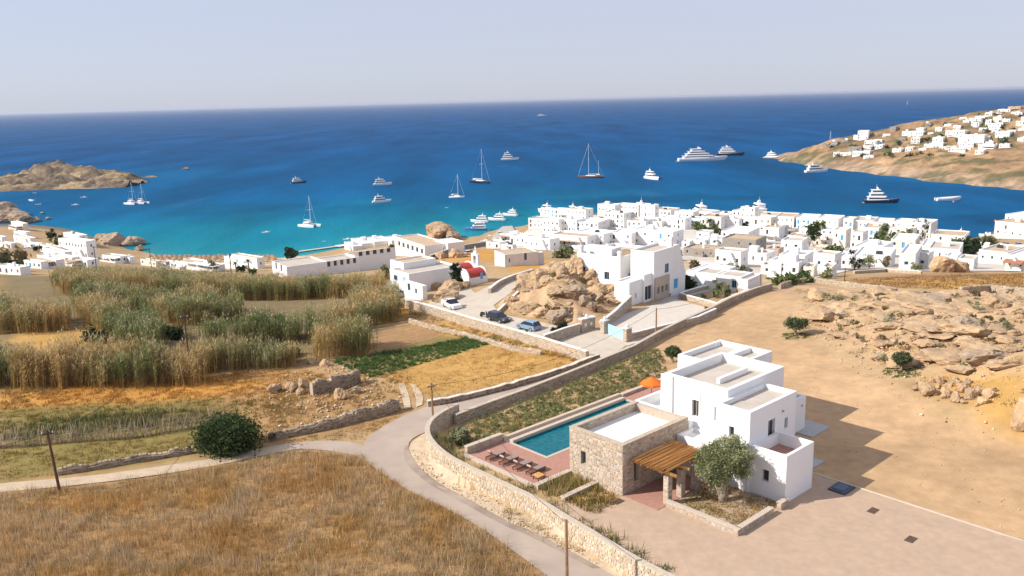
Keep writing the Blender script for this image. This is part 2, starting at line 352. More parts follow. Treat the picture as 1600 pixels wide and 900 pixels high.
ribbon('road', ROAD_IN, ROAD_OUT, M_asphalt, 0.085, 150)
def mixpx(A, B, t): 
    n = min(len(A), len(B)); return [(a[0]+(b[0]-a[0])*t, a[1]+(b[1]-a[1])*t) for a, b in zip(A[:n], B[:n])]
ribbon('road_patch', [(939,889),(879,856),(840,835),(794,818),(711,771),(658,737),(641,711),(637,697)], [(926,890),(868,860),(828,839),(782,821),(699,775),(646,740),(629,714),(633,699)], mat('asphalt_stained', (0.29, 0.225, 0.18), 0.9, 0.15, 0.8, col2=(0.36, 0.285, 0.23), detail=9), 0.093, 80, 3)
ribbon('side_road', [(566,696),(540,690),(500,689),(455,694)], [(575,722),(550,711),(500,703),(455,703)], M_asphalt, 0.07, 40)
ribbon('dirt_path', [(460,692),(420,699),(340,716),(240,731),(130,746),(0,756),(-80,764)], [(460,704),(420,710),(340,728),(240,744),(130,758),(0,770),(-80,778)], M_dirt, 0.06, 60)
ribbon('track_rut', [(632,640),(628,620),(622,600)], [(642,638),(640,620),(632,599)], M_dirt, 0.06, 20, 3)
ribbon('track_rut', [(650,637),(650,620),(640,600)], [(660,633),(662,618),(650,602)], M_dirt, 0.06, 20, 3)
ribbon('verge_path', [(1030,928),(930,868),(840,811),(787,785),(711,747),(688,729),(672,711),(669,694),(680,676)], [(1010,930),(939,889),(840,834),(794,817),(711,770),(658,736),(641,711),(638,696),(660,679)], M_dirt, 0.06, 70, 3)
sheet('parking_road', [(690,452),(735,450),(745,462),(772,478),(780,492),(850,505),(905,518),(952,508),(985,535),(950,562),(905,548),(850,528),(780,512),(700,489),(668,476)], M_concrete, 0.06)
sheet('church_lane', [(738,460),(765,482),(792,463),(850,430),(838,424),(780,446)], M_concrete, 0.065)
sheet('driveway', [(944,512),(980,541),(1060,515),(1118,492),(1100,480),(1058,468),(1010,480),(975,492)], mat('driveway_concrete', (0.56, 0.5, 0.43), 0.9, 0.08, 0.8, spec=0.2, detail=8), 0.075)
sheet('house_court', [(1010,479),(1058,468),(1100,458),(1120,452),(1105,436),(1062,446),(1035,470)], mat('court_paving_grey', (0.42, 0.41, 0.40), 0.9, 0.08, 0.8, spec=0.2), 0.08)
sheet('quay', [(768,376),(790,382),(806,366),(800,355),(786,356),(776,364)], mat('quay_concrete', (0.42, 0.37, 0.33), 0.9, 0.1, 0.5), 0.9)
# the paved court of the villa
M_paving = mat('court_paving', (0.435, 0.315, 0.225), 0.9, 0.08, 1.5, 0.006, 12, spec=0.1, col2=(0.47, 0.34, 0.24), detail=9)
_wl = [np.array(p) for p in WALLW]
inner = []
for i, p in enumerate(_wl[:6]):
    t = _wl[min(i+1, 5)]-_wl[max(i-1, 0)]; t /= np.linalg.norm(t); n = np.array([t[1], -t[0]]); n = n if n@(VO[:2]-p) > 0 else -n; inner.append(tuple(p+n*0.9))
sheet('paved_court', [tuple(vw(7.1, -30)[:2]), tuple(vw(7.1, 2)[:2]), tuple(vw(0, 3)[:2]), tuple(vw(-4, 10.5)[:2]), tuple(vw(-8.3, 10.4)[:2]), tuple(vw(-9.9, 9.8)[:2])]+[tuple(p) for p in reversed(inner)], M_paving, 0.05, 2.0, world=True)
M_kerb = mat('kerb_stone', (0.55, 0.47, 0.38), 0.9, 0.1, 4)
b = MB(); b.box(7.0, 7.16, -30, 2.2, -0.05, 0.10)
ko = b.build('paving_edge', M_kerb); ko.location = tuple(VO); ko.rotation_euler = (0, 0, VTH); tag(ko, kind='structure')

# ---------------------------------------------------------------- sea
BAY = [onz(px, py, 0)[:2] for px, py in ((226,394),(250,402),(300,404),(360,405),(420,404),(470,400),(520,391),(570,381),(640,369),(690,364),(745,382),(770,372))]
VIL = [onz(px, py, 0)[:2] for px, py in ((785,356),(835,346),(850,334),(960,332),(1100,341),(1300,352),(1400,358),(1500,374),(1556,360),(1700,350))]
HEADL = [onz(px, py, 0)[:2] for px, py in ((1210,247),(1290,262),(1400,275),(1480,285),(1610,296),(1700,305))]
LEFT = [onz(px, py, 0)[:2] for px, py in ((-100,300),(0,300),(130,294),(222,272))]
LEFT2 = [onz(px, py, 0)[:2] for px, py in ((-60,352),(70,353),(150,372),(226,394))]
r2 = [120.0]
while r2[-1] < 60000: r2.append(r2[-1]*1.022)
r2 = np.array(r2); a2 = np.radians(np.linspace(-75, 75, 340)); RR, AA = np.meshgrid(r2, a2, indexing='ij'); sx = (RR*np.sin(AA)).ravel(); sy = (RR*np.cos(AA)).ravel()
wob = (fbm(sx/60, sy/60, 4, 71)-0.5)
dB = polydist(sx, sy, BAY)*(1+0.9*wob); dV = polydist(sx, sy, VIL); dH = polydist(sx, sy, HEADL); dL = np.minimum(polydist(sx, sy, LEFT), polydist(sx, sy, LEFT2))
deep = np.array((0.0010, 0.060, 0.175)); mid = np.array((0.0014, 0.100, 0.220)); turq = np.array((0.002, 0.185, 0.258)); shal = np.array((0.03, 0.25, 0.29))
kt = np.exp(-(np.maximum(dB-20, 0)/105.0)**1.5)
km = np.exp(-dB/320.0)*0.8+0.5*np.exp(-dL/140)+0.35*np.exp(-dH/45)+0.15*np.exp(-dV/40); km = np.clip(km, 0, 1)
sc_ = deep[None]*(1-km[:, None])+mid[None]*km[:, None]
sc_ = sc_*(1-kt[:, None])+turq[None]*kt[:, None]
ks = np.exp(-(dB/22.0))[:, None]*0.8; sc_ = sc_*(1-ks)+shal[None]*ks
pat = sstep(0.54, 0.66, fbm(sx/110, sy/70, 4, 91))*sstep(900, 500, np.hypot(sx, sy))*0.35
sc_ *= (1-pat*np.clip(1-kt*0.7, 0, 1))[:, None]
n2, m2 = len(r2), len(a2); ii = np.arange(n2*m2).reshape(n2, m2)
SF = np.stack([ii[:-1, :-1], ii[:-1, 1:], ii[1:, 1:], ii[1:, :-1]], -1).reshape(-1, 4)
def sea_mat():
    m = bpy.data.materials.new('sea_water'); m.use_nodes = True; n = m.node_tree; b = n.nodes['Principled BSDF']
    geo = n.nodes.new('ShaderNodeNewGeometry'); a = n.nodes.new('ShaderNodeAttribute'); a.attribute_name = 'Col'
    def nz(sx_, sy_, det, rot=0.0):
        mp = n.nodes.new('ShaderNodeMapping'); mp.inputs['Scale'].default_value = (sx_, sy_, 1); mp.inputs['Rotation'].default_value = (0, 0, rot); n.links.new(geo.outputs['Position'], mp.inputs[0])
        t = n.nodes.new('ShaderNodeTexNoise'); t.inputs['Scale'].default_value = 1; t.inputs['Detail'].default_value = det; t.inputs['Roughness'].default_value = 0.6; n.links.new(mp.outputs[0], t.inputs['Vector']); return t
    t1 = nz(0.012, 0.0030, 8, 0.25); mr = n.nodes.new('ShaderNodeMapRange'); mr.inputs[1].default_value = 0.3; mr.inputs[2].default_value = 0.7; mr.inputs[3].default_value = 0.66; mr.inputs[4].default_value = 1.36
    n.links.new(t1.outputs[0], mr.inputs[0])
    vm = n.nodes.new('ShaderNodeVectorMath'); vm.operation = 'SCALE'; n.links.new(a.outputs['Color'], vm.inputs[0]); n.links.new(mr.outputs[0], vm.inputs['Scale'])
    # long streaks of a paler blue mixed into the water colour
    t2 = nz(0.012, 0.0035, 6, -0.5); lm = n.nodes.new('ShaderNodeMapRange'); lm.inputs[1].default_value = 0.62; lm.inputs[2].default_value = 0.72; lm.inputs[3].default_value = 0.0; lm.inputs[4].default_value = 0.16; n.links.new(t2.outputs[0], lm.inputs[0])
    mx = n.nodes.new('ShaderNodeMix'); mx.data_type = 'RGBA'; n.links.new(lm.outputs[0], mx.inputs[0]); n.links.new(vm.outputs[0], mx.inputs[6]); mx.inputs[7].default_value = (0.10, 0.22, 0.36, 1)
    n.links.new(mx.outputs[2], b.inputs['Base Color'])
    b.inputs['Roughness'].default_value = 0.2; b.inputs['IOR'].default_value = 1.33; b.inputs['Specular IOR Level'].default_value = 0.05
    t3 = nz(0.35, 0.2, 5, 0.3); bp = n.nodes.new('ShaderNodeBump'); bp.inputs['Strength'].default_value = 1; bp.inputs['Distance'].default_value = 0.5; n.links.new(t3.outputs[0], bp.inputs['Height']); n.links.new(bp.outputs[0], b.inputs['Normal'])
    df = n.nodes.new('ShaderNodeBsdfDiffuse'); gl = n.nodes.new('ShaderNodeBsdfGlossy'); gl.inputs['Roughness'].default_value = 0.16; ms = n.nodes.new('ShaderNodeMixShader'); ms.inputs[0].default_value = 0.03
    n.links.new(mx.outputs[2], df.inputs['Color']); n.links.new(bp.outputs[0], gl.inputs['Normal']); n.links.new(bp.outputs[0], df.inputs['Normal']); n.links.new(df.outputs[0], ms.inputs[1]); n.links.new(gl.outputs[0], ms.inputs[2]); n.links.new(ms.outputs[0], n.nodes['Material Output'].inputs[0]); n.nodes.remove(b)
    return m
sea = npmesh('sea', np.stack([sx, sy, np.zeros_like(sx)], 1), SF, sea_mat(), sc_, smooth=True); tag(sea, kind='structure')

# ---------------------------------------------------------------- headland across the bay and the rocky islet
def hill(name, pts, x0, x1, y0, y1, step, m, colf, amp, nscale, seed):
    T = RBF(pts); xs = np.arange(x0, x1, step); ys = np.arange(y0, y1, step); X, Y = np.meshgrid(xs, ys, indexing='ij'); X = X.ravel(); Y = Y.ravel(); z0 = T(X, Y)
    n = fbm(X/nscale, Y/nscale, 5, seed)-0.45; rid = 0.5-np.abs(fbm(X/(nscale*0.7), Y/(nscale*0.7), 4, seed+3)-0.5)*2
    z = z0+amp*(n*1.4+(rid-0.3)*0.6)*np.clip((z0+2)/5, 0, 1); z = np.maximum(z, -4)
    i = np.arange(len(xs)*len(ys)).reshape(len(xs), len(ys)); F = np.stack([i[:-1, :-1], i[1:, :-1], i[1:, 1:], i[:-1, 1:]], -1).reshape(-1, 4); F = F[z[F].max(1) > -2.5]
    u = np.unique(F); rm = -np.ones(len(X), int); rm[u] = np.arange(len(u)); V = np.stack([X, Y, z], 1)[u]
    o = npmesh(name, V, rm[F], m, colf(V[:, 0], V[:, 1], V[:, 2]), smooth=True); tag(o, kind='structure')
    def hf(x, y):
        zz = T(x, y); return zz
    return T
HWL = ((1150,247),(1203,247),(1240,254),(1290,262),(1340,268),(1400,275),(1480,285),(1560,292),(1620,298),(1720,306),(1800,312))
def wld(px, wl): y = np.interp(px, [q[0] for q in wl], [q[1] for q in wl]); return math.hypot(*onz(px, y, 0.0)[:2])
def rayd(px, py, d): v = ray(px, py); t = d/math.hypot(v[0], v[1]); return np.array([v[0]*t, v[1]*t, CAMZ+v[2]*t])
HP = []
for px, py in HWL[1:]:
    HP.append(onz(px, py, 0)); HP.append(pd(px, wld(px, HWL)-25, -6)); HP.append(pd(px, wld(px, HWL)+7, 4.0))
for px, py, dl in ((1215,244,28),(1250,236,55),(1280,226,85),(1340,208,150),(1400,197,200),(1450,189,240),(1500,181,275),(1550,173,310),(1600,166,340),(1680,158,370),(1760,150,390)):
    d = wld(px, HWL); HP.append(rayd(px, py, d+dl)); HP.append(pd(px, d+dl+110, 0)); HP.append(pd(px, d+dl+190, -7))
    if dl > 80:
        yw = np.interp(px, [q[0] for q in HWL], [q[1] for q in HWL]); HP.append(rayd(px, py+(yw-py)*0.55, d+dl*0.4)); HP.append(rayd(px, py+(yw-py)*0.28, d+dl*0.68))
HP += [pd(1175, wld(1203, HWL)+10, -7), pd(1190, wld(1203, HWL)-20, -6), pd(1190, wld(1203, HWL)+60, -7)]
def headland_col(x, y, z):
    n = fbm(x/30, y/30, 4, 5); n2 = fbm(x/8, y/8, 3, 9)
    c = np.array((0.34, 0.215, 0.115))[None]*(0.35+1.3*n)[:, None]*(0.5+1.0*n2)[:, None]
    k = sstep(9, 3, z)[:, None]; c = c*(1-k)+np.array((0.35, 0.25, 0.165))[None]*k*(0.35+1.3*n2)[:, None]
    k = (sstep(-0.2, -3, z))[:, None]; c = c*(1-k)+np.array((0.2, 0.16, 0.12))*k
    g = (sstep(0.50, 0.62, fbm(x/14, y/14, 4, 77))*0.7)[:, None]; return c*(1-g)+np.array((0.07, 0.085, 0.035))*g
M_hill = mat('headland_scrub', (0, 0, 0), 0.95, 0.25, 0.25, 0.8, 0.5, attr=True, spec=0.1, detail=8)
HT = hill('headland', HP, 240, 820, 560, 1420, 4.5, M_hill, headland_col, 5.0, 20, 3)
IWL = ((-60,303),(-20,301),(0,300),(60,297),(130,295),(190,293),(214,288),(225,278))
IP = []
for px, py in IWL: IP.append(onz(px, py, 0)); IP.append(pd(px, wld(px, IWL)-30, -6)); IP.append(pd(px, wld(px, IWL)+8, 2.5 if px < 210 else 1.0))
IP += [onz(245, 280, -6), onz(238, 262, -6), onz(228, 268, -3)]
for px, py, dl in ((-60,284,90),(0,281,95),(30,275,110),(48,262,150),(75,254,165),(100,256,150),(140,260,125),(165,267,100),(195,273,70),(214,276,45)):
    d = wld(px, IWL); IP.append(rayd(px, py, d+dl)); IP.append(pd(px, d+dl+50, 0)); IP.append(pd(px, d+dl+95, -6)); IP.append(rayd(px, py*0.5+wld(px, IWL)*0+0.5*np.interp(px, [q[0] for q in IWL], [q[1] for q in IWL]), d+dl*0.5))
# islet
def islet_col(x, y, z):
    n = fbm(x/16, y/16, 4, 15); n2 = fbm(x/5, y/5, 3, 19)
    c = np.array((0.20, 0.15, 0.105))[None]*(0.2+1.4*n)[:, None]*(0.4+1.1*n2)[:, None]
    k = (sstep(0.5, 0.6, fbm(x/22, y/22, 3, 41))*sstep(16, 8, z))[:, None]; c = c*(1-k)+np.array((0.34, 0.25, 0.14))*k
    k = sstep(0.0, -3.0, z)[:, None]; kb = sstep(-520, -545, x)[:, None]
    return c*(1-k)+(np.array((0.17, 0.14, 0.11))*(1-kb)+np.array((0.50, 0.40, 0.27))*kb)*k
M_crag = mat('crag_rock', (0, 0, 0), 0.95, 0.3, 0.3, 1.0, 0.6, attr=True, spec=0.1, detail=9)
IT = hill('islet', IP, -860, -380, 780, 1260, 2.2, M_crag, islet_col, 8.0, 9, 60)
# ================================================================ BUILDING KIT
M_white = mat('whitewash', (0.80, 0.79, 0.77), 0.75, 0.035, 0.8, 0.004, 25, spec=0.25, detail=6)
M_whiteold = mat('whitewash_weathered', (0.74, 0.725, 0.70), 0.85, 0.07, 0.7, 0.006, 20, spec=0.2, col2=(0.66, 0.635, 0.60), detail=8)
M_cream = mat('cream_wash', (0.72, 0.66, 0.57), 0.85, 0.07, 0.7, spec=0.2, detail=8)
M_roofc = mat('roof_screed', (0.52, 0.46, 0.39), 0.9, 0.09, 0.7, spec=0.15, col2=(0.46, 0.405, 0.34), detail=8)
M_roofw = mat('roof_white', (0.78, 0.77, 0.75), 0.85, 0.04, 0.7, spec=0.2)
M_rooft = mat('roof_tan', (0.50, 0.37, 0.25), 0.9, 0.15, 0.7, spec=0.15, detail=8)
M_glass = mat('window_glass', (0.03, 0.04, 0.05), 0.12, 0.0, spec=0.6)
M_blue = mat('blue_paint', (0.10, 0.36, 0.62), 0.6, 0.06, 3)
M_paleblue = mat('pale_blue_paint', (0.38, 0.62, 0.80), 0.6, 0.06, 3)
M_wframe = mat('window_frame_white', (0.72, 0.71, 0.69), 0.6, 0.0)
M_tframe = mat('window_frame_taupe', (0.36, 0.30, 0.24), 0.6, 0.05, 3)
M_gapshade = mat('opening_shade', (0.06, 0.055, 0.05), 0.8, 0.0)  # near-black colour that stands in for shade inside an opening
M_stone = mat('villa_stone', (0, 0, 0), 0.9, 0.22, 5, 0.012, 22, attr=True, spec=0.15, detail=8)
M_mortar = mat('stone_mortar', (0.44, 0.365, 0.29), 0.95, 0.15, 4, 0.01, 20, detail=8)
M_deckred = mat('terracotta_paving', (0.40, 0.215, 0.165), 0.85, 0.12, 3, 0.004, 15, spec=0.2)
M_pad = mat('concrete_pad', (0.42, 0.42, 0.41), 0.9, 0.08, 1.5)

def wall_face(mb, o, ax, W, Ht, openings, depth=0.22, z0=0.0):
    """vertical face from o along ax (2d) with real openings (a0,a1,z0,z1) recessed by depth; outward normal is ax turned right"""
    ax = np.array(ax, float); nrm = np.array([ax[1], -ax[0]]); o = np.array(o, float)
    A = sorted(set([0.0, W]+[q for op in openings for q in op[:2]])); B = sorted(set([z0, Ht]+[q for op in openings for q in op[2:4]]))
    def P(a, z, d=0.0): p = o+ax*a-nrm*d; return (p[0], p[1], z)
    for i in range(len(A)-1):
        for j in range(len(B)-1):
            ca, cz = (A[i]+A[i+1])/2, (B[j]+B[j+1])/2
            if any(op[0] < ca < op[1] and op[2] < cz < op[3] for op in openings): continue
            mb.add([P(A[i], B[j]), P(A[i+1], B[j]), P(A[i+1], B[j+1]), P(A[i], B[j+1])], [(0, 1, 2, 3)])
    for a0, a1, b0, b1 in [op[:4] for op in openings]:
        mb.add([P(a0, b0), P(a1, b0), P(a1, b1), P(a0, b1), P(a0, b0, depth), P(a1, b0, depth), P(a1, b1, depth), P(a0, b1, depth)],
               [(0, 4, 5, 1), (1, 5, 6, 2), (2, 6, 7, 3), (3, 7, 4, 0)])
def opening_parts(parent, o, ax, op, depth, style, far=True):
    """window or door that fills an opening: frame + pane, or shutters"""
    ax = np.array(ax, float); nrm = np.array([ax[1], -ax[0]]); a0, a1, b0, b1 = op[:4]; ang = math.atan2(ax[1], ax[0])
    c = np.array(o, float)+ax*(a0+a1)/2-nrm*(depth-0.02); w, h = a1-a0, b1-b0
    isdoor = (len(op) > 4 and op[4] == 'door')
    fm = {'white': M_wframe, 'blue': M_blue, 'pale': M_paleblue, 'taupe': M_tframe}[style]
    t = 0.07 if not far else 0.12
    f = MB(); f.box(-w/2, -w/2+t, -0.05, 0.03, 0, h); f.box(w/2-t, w/2, -0.05, 0.03, 0, h); f.box(-w/2+t, w/2-t, -0.05, 0.03, h-t, h); f.box(-w/2+t, w/2-t, -0.05, 0.03, 0, t)
    if not far and w > 0.7: f.box(-0.03, 0.03, -0.052, 0.028, t, h-t)
    g = MB()
    if isdoor and style in ('blue', 'pale'): g.box(-w/2+t, w/2-t, -0.03, 0.01, t, h-t); gm = fm
    else: g.box(-w/2+t, w/2-t, -0.01, 0.01, t, h-t); gm = M_glass
    fo = f.build('door' if isdoor else 'window', fm, parent, loc=(c[0], c[1], b0)); fo.rotation_euler = (0, 0, ang)
    go = g.build('panel' if (isdoor and gm is fm) else 'pane', gm, fo)
    return fo
def block(parent, u0, u1, v0, v1, h, z0=-3.0, par=0.45, th=0.3, wm=None, rm=None, opU=(), opV=(), style='white', far=True, depth=0.22, name='wall', roof=True, parU=True, base=0.0, rname='roof'):
    """box with a parapet round a sunk flat roof. Face -u (left, along v) takes opU (measured from the near corner), face -v (right, along u) takes opV."""
    wm = wm or M_white; rm = rm or M_roofc; m = MB()
    L = v1-v0; W = u1-u0
    opU2 = [(L-b, L-a)+tuple(r) for a, b, *r in opU]                 # along the face from far to near
    wall_face(m, (u0, v1), (0, -1), L, h, opU2, depth, z0); wall_face(m, (u0, v0), (1, 0), W, h, opV, depth, z0)
    wall_face(m, (u1, v0), (0, 1), L, h, [], depth, z0); wall_face(m, (u1, v1), (-1, 0), W, h, [], depth, z0)
    a = [(u0, v0), (u1, v0), (u1, v1), (u0, v1)]; i = [(u0+th, v0+th), (u1-th, v0+th), (u1-th, v1-th), (u0+th, v1-th)]
    if par > 0:
        for k in range(4):
            k2 = (k+1) % 4
            m.add([(*a[k], h), (*a[k2], h), (*i[k2], h), (*i[k], h)], [(0, 1, 2, 3)]); m.add([(*i[k], h), (*i[k2], h), (*i[k2], h-par-0.05), (*i[k], h-par-0.05)], [(0, 1, 2, 3)])
    bm_o = m.build(name, wm, parent)
    # weld so that normals are consistent
    bm = bmesh.new(); bm.from_mesh(bm_o.data); bmesh.ops.remove_doubles(bm, verts=bm.verts, dist=0.001); bmesh.ops.recalc_face_normals(bm, faces=bm.faces); bm.to_mesh(bm_o.data); bm.free()
    if roof:
        q = MB(); zz = h-par if par > 0 else h+0.0
        r = i if par > 0 else a; q.add([(*p, zz) for p in r], [(0, 1, 2, 3)]); ro = q.build(rname, rm, parent)
        if ro.data.polygons[0].normal.z < 0: ro.data.flip_normals()
    for op in opU2: opening_parts(parent, (u0, v1), (0, -1), op, depth, style, far)
    for op in opV: opening_parts(parent, (u0, v0), (1, 0), op, depth, style, far)
    return bm_o
def extent(P, d, xt, lo=1.5, hi=60.0):
    """how far to go from P along d (2d) until the image column xt is reached"""
    def X(t): return proj((P[0]+d[0]*t, P[1]+d[1]*t, P[2]))[0]
    a, b = 0.0, hi; s = 1 if X(hi) > X(0) else -1
    for _ in range(40):
        m = (a+b)/2
        if (X(m)-xt)*s < 0: a = m
        else: b = m
    return min(max((a+b)/2, lo), hi)
def hpx(P, dpx): return dpx*math.hypot(P[0], P[1])/FPX*1.03
def house(xl, xc, xr, yb, h, th=52, label=None, group=None, style='white', nU=None, nV=None, wm=None, rm=None, name='house', cat='house', par=0.4, extra=None, far=True, zdrop=4.0, storeys=None, lmax=22.0, chim=False, door=False):
    """white cube house: near corner at image (xc,yb), left face reaches column xl, right face column xr"""
    P = gnd(xc, yb); t = R(th); U = np.array([math.cos(t), math.sin(t)]); V = np.array([-math.sin(t), math.cos(t)])
    L = extent(P, V, xl, 2.0, lmax); W = extent(P, U, xr, 2.5, 16.0); ht = max(hpx(P, h), 2.3)
    e = empty(name, P, t, label, cat, group)
    st = storeys or max(1, int(round(ht/3.1))); sh = (ht-0.4)/st
    rr_ = random.Random(int(xl*7+yb)); opU = []; opV = []
    style = rr_.choice(('white', 'taupe', 'white', 'blue')) if style == 'white' and far else style
    nU = max(1, int(L/2.3)) if nU is None else nU; nV = (1 if W > 3.5 else 0) if nV is None else nV
    for s_ in range(st):
        for k in range(nU):
            if rr_.random() < 0.22 and nU > 1: continue
            a = L*(k+0.5)/nU+rr_.uniform(-0.2, 0.2); ww = rr_.choice((0.6, 0.8, 1.0)); hh = min(rr_.choice((0.9, 1.1, 1.3)), sh*0.5); z = s_*sh+sh*0.32
            isd = (s_ == 0 and door and k == 0) or (rr_.random() < 0.22)
            if isd: opU.append((a-0.5, a+0.5, s_*sh+0.05, s_*sh+min(2.1, sh*0.78), 'door'))
            else: opU.append((a-ww/2, a+ww/2, z, z+hh))
        for k in range(nV):
            a = W*(k+0.5)/nV; hh = min(1.1, sh*0.45); z = s_*sh+sh*0.34; opV.append((a-0.4, a+0.4, z, z+hh))
    opU = [o for o in opU if o[0] > 0.15 and o[1] < L-0.15]; opV = [o for o in opV if o[0] > 0.15 and o[1] < W-0.15]
    opU.sort(); ok = []
    for o in opU:
        if all(o[0] > q[1]+0.05 or o[1] < q[0]-0.05 or o[2] > q[3]+0.05 or o[3] < q[2]-0.05 for q in ok): ok.append(o)
    wm = wm or rr_.choice((M_white, M_white, M_white, M_whiteold, M_white, M_cream))
    block(e, 0, W, 0, L, ht, -zdrop, par, 0.28, wm, rm or rr_.choice((M_roofc, M_roofw, M_roofw, M_rooft)), ok, opV, style, far)
    if chim or rr_.random() < 0.3:
        c = MB(); x, y = W*rr_.uniform(0.3, 0.8), L*rr_.uniform(0.2, 0.8); c.box(x-0.3, x+0.3, y-0.3, y+0.3, ht-par, ht+0.7); c.box(x-0.38, x+0.38, y-0.38, y+0.38, ht+0.7, ht+0.85); c.build('chimney', M_white, e)
    if rr_.random() < 0.35 and L > 5 and W > 4:      # stair head on the roof
        c = MB(); x, y = W*rr_.uniform(0.4, 0.6), L*rr_.uniform(0.3, 0.7); c.box(x-1, x+1, y-1.2, y+1.2, ht-par-0.02, ht+1.3); c.build('stair_head', M_white, e)
    if far and L > 4 and rr_.random() < 0.55:          # walled terrace or yard in front
        d_ = rr_.uniform(2, 4.5); hh = rr_.uniform(0.8, 1.5); c = MB(); a_, b_ = sorted((rr_.uniform(-0.2, 0.4)*L, rr_.uniform(0.6, 1.1)*L)); c.box(-d_, -d_+0.3, a_, b_, -zdrop, hh); c.box(-d_+0.3, -0.01, a_, a_+0.3, -zdrop, hh); c.box(-d_+0.3, -0.01, b_-0.3, b_, -zdrop, hh); c.build('terrace_wall', wm or M_white, e)
        c = MB(); c.box(-d_+0.3, -0.01, a_+0.3, b_-0.3, -zdrop, 0.12); c.build('terrace_floor', M_roofw, e)
        if rr_.random() < 0.4:
            for y_ in (a_+0.5, b_-0.5): MB().box(-d_+0.35, -d_+0.5, y_-0.08, y_+0.08, 0.12, 2.4).build('pergola_post', M_wframe, e)
            c = MB(); c.box(-d_+0.2, -0.02, a_+0.3, b_-0.3, 2.4, 2.52); c.build('pergola_roof', rr_.choice((M_rooft, M_wframe)), e)
    if far and rr_.random() < 0.3 and W > 3 and L > 3:
        c = MB(); x, y = W*rr_.uniform(0.35, 0.65), L*rr_.uniform(0.3, 0.7); c.add([(x-0.5, y-0.9, ht-par), (x+0.5, y-0.9, ht-par+0.9), (x+0.5, y+0.9, ht-par+0.9), (x-0.5, y+0.9, ht-par), (x-0.45, y-0.9, ht-par-0.02), (x+0.5, y-0.9, ht-par), (x+0.5, y+0.9, ht-par), (x-0.45, y+0.9, ht-par-0.02)], [(0, 1, 2, 3), (0, 4, 5, 1), (1, 5, 6, 2), (2, 6, 7, 3), (3, 7, 4, 0)]); c.build('solar_panel', M_glass, e)
    if far and rr_.random() < 0.4 and L > 3.5:            # outside stair
        c = MB(); n_s = 6; y0 = L*0.1
        for k in range(n_s): c.box(-1.0, -0.005, y0+k*0.35, y0+(k+1)*0.35+0.002, -zdrop, sh*(k+1)/n_s)
        c.build('outside_stair', wm or M_white, e)
    if extra: extra(e, L, W, ht)
    return e

# --- rubble walls ------------------------------------------------------------
def stone_cols(n, base, var, r):
    b = np.array(base); out = []
    for _ in range(n):
        k = r.uniform(1-var, 1+var); w = r.uniform(-0.06, 0.06); out.append((b[0]*k*(1+w), b[1]*k, b[2]*k*(1-w)))
    return out
def facing(mb, P, base, var, r, Lw, Hh, sw=0.42, shh=0.26, proud=0.035, skip=None, joint=0.018):
    """irregular coursed stones over a surface: P(s,z,d) gives the 3d point d in front of the surface"""
    z = 0.0
    while z < Hh-0.06:
        rh = min(r.uniform(0.7, 1.3)*shh, Hh-z); 
        if Hh-z-rh < 0.08: rh = Hh-z
        s = 0.0
        while s < Lw-0.05:
            rw = r.uniform(0.6, 1.5)*sw
            if Lw-s-rw < 0.15: rw = Lw-s
            a0, a1, b0, b1 = s+joint, s+rw-joint, z+joint, z+rh-joint
            cs, cz = (a0+a1)/2, (b0+b1)/2
            if not (skip and skip(a0, a1, b0, b1)):
                j = min(rw, rh)*0.16; q = lambda: r.uniform(0, j)
                c = [(a0+q(), b0+q()), (a1-q(), b0+q()), (a1-q(), b1-q()), (a0+q(), b1-q())]
                pr = proud*r.uniform(0.5, 1.4); ins = [(cs+(x-cs)*0.9, cz+(y-cz)*0.86) for x, y in c]
                vs = [P(x, y, 0.002) for x, y in c]+[P(x, y, pr) for x, y in ins]
                k = r.uniform(1-var, 1+var); w = r.uniform(-0.07, 0.09); col = (base[0]*k*(1+w), base[1]*k, base[2]*k*(1-w*1.3))
                mb.add(vs, [(4, 5, 6, 7), (0, 1, 5, 4), (1, 2, 6, 5), (2, 3, 7, 6), (3, 0, 4, 7)], col)
            s += rw
        z += rh
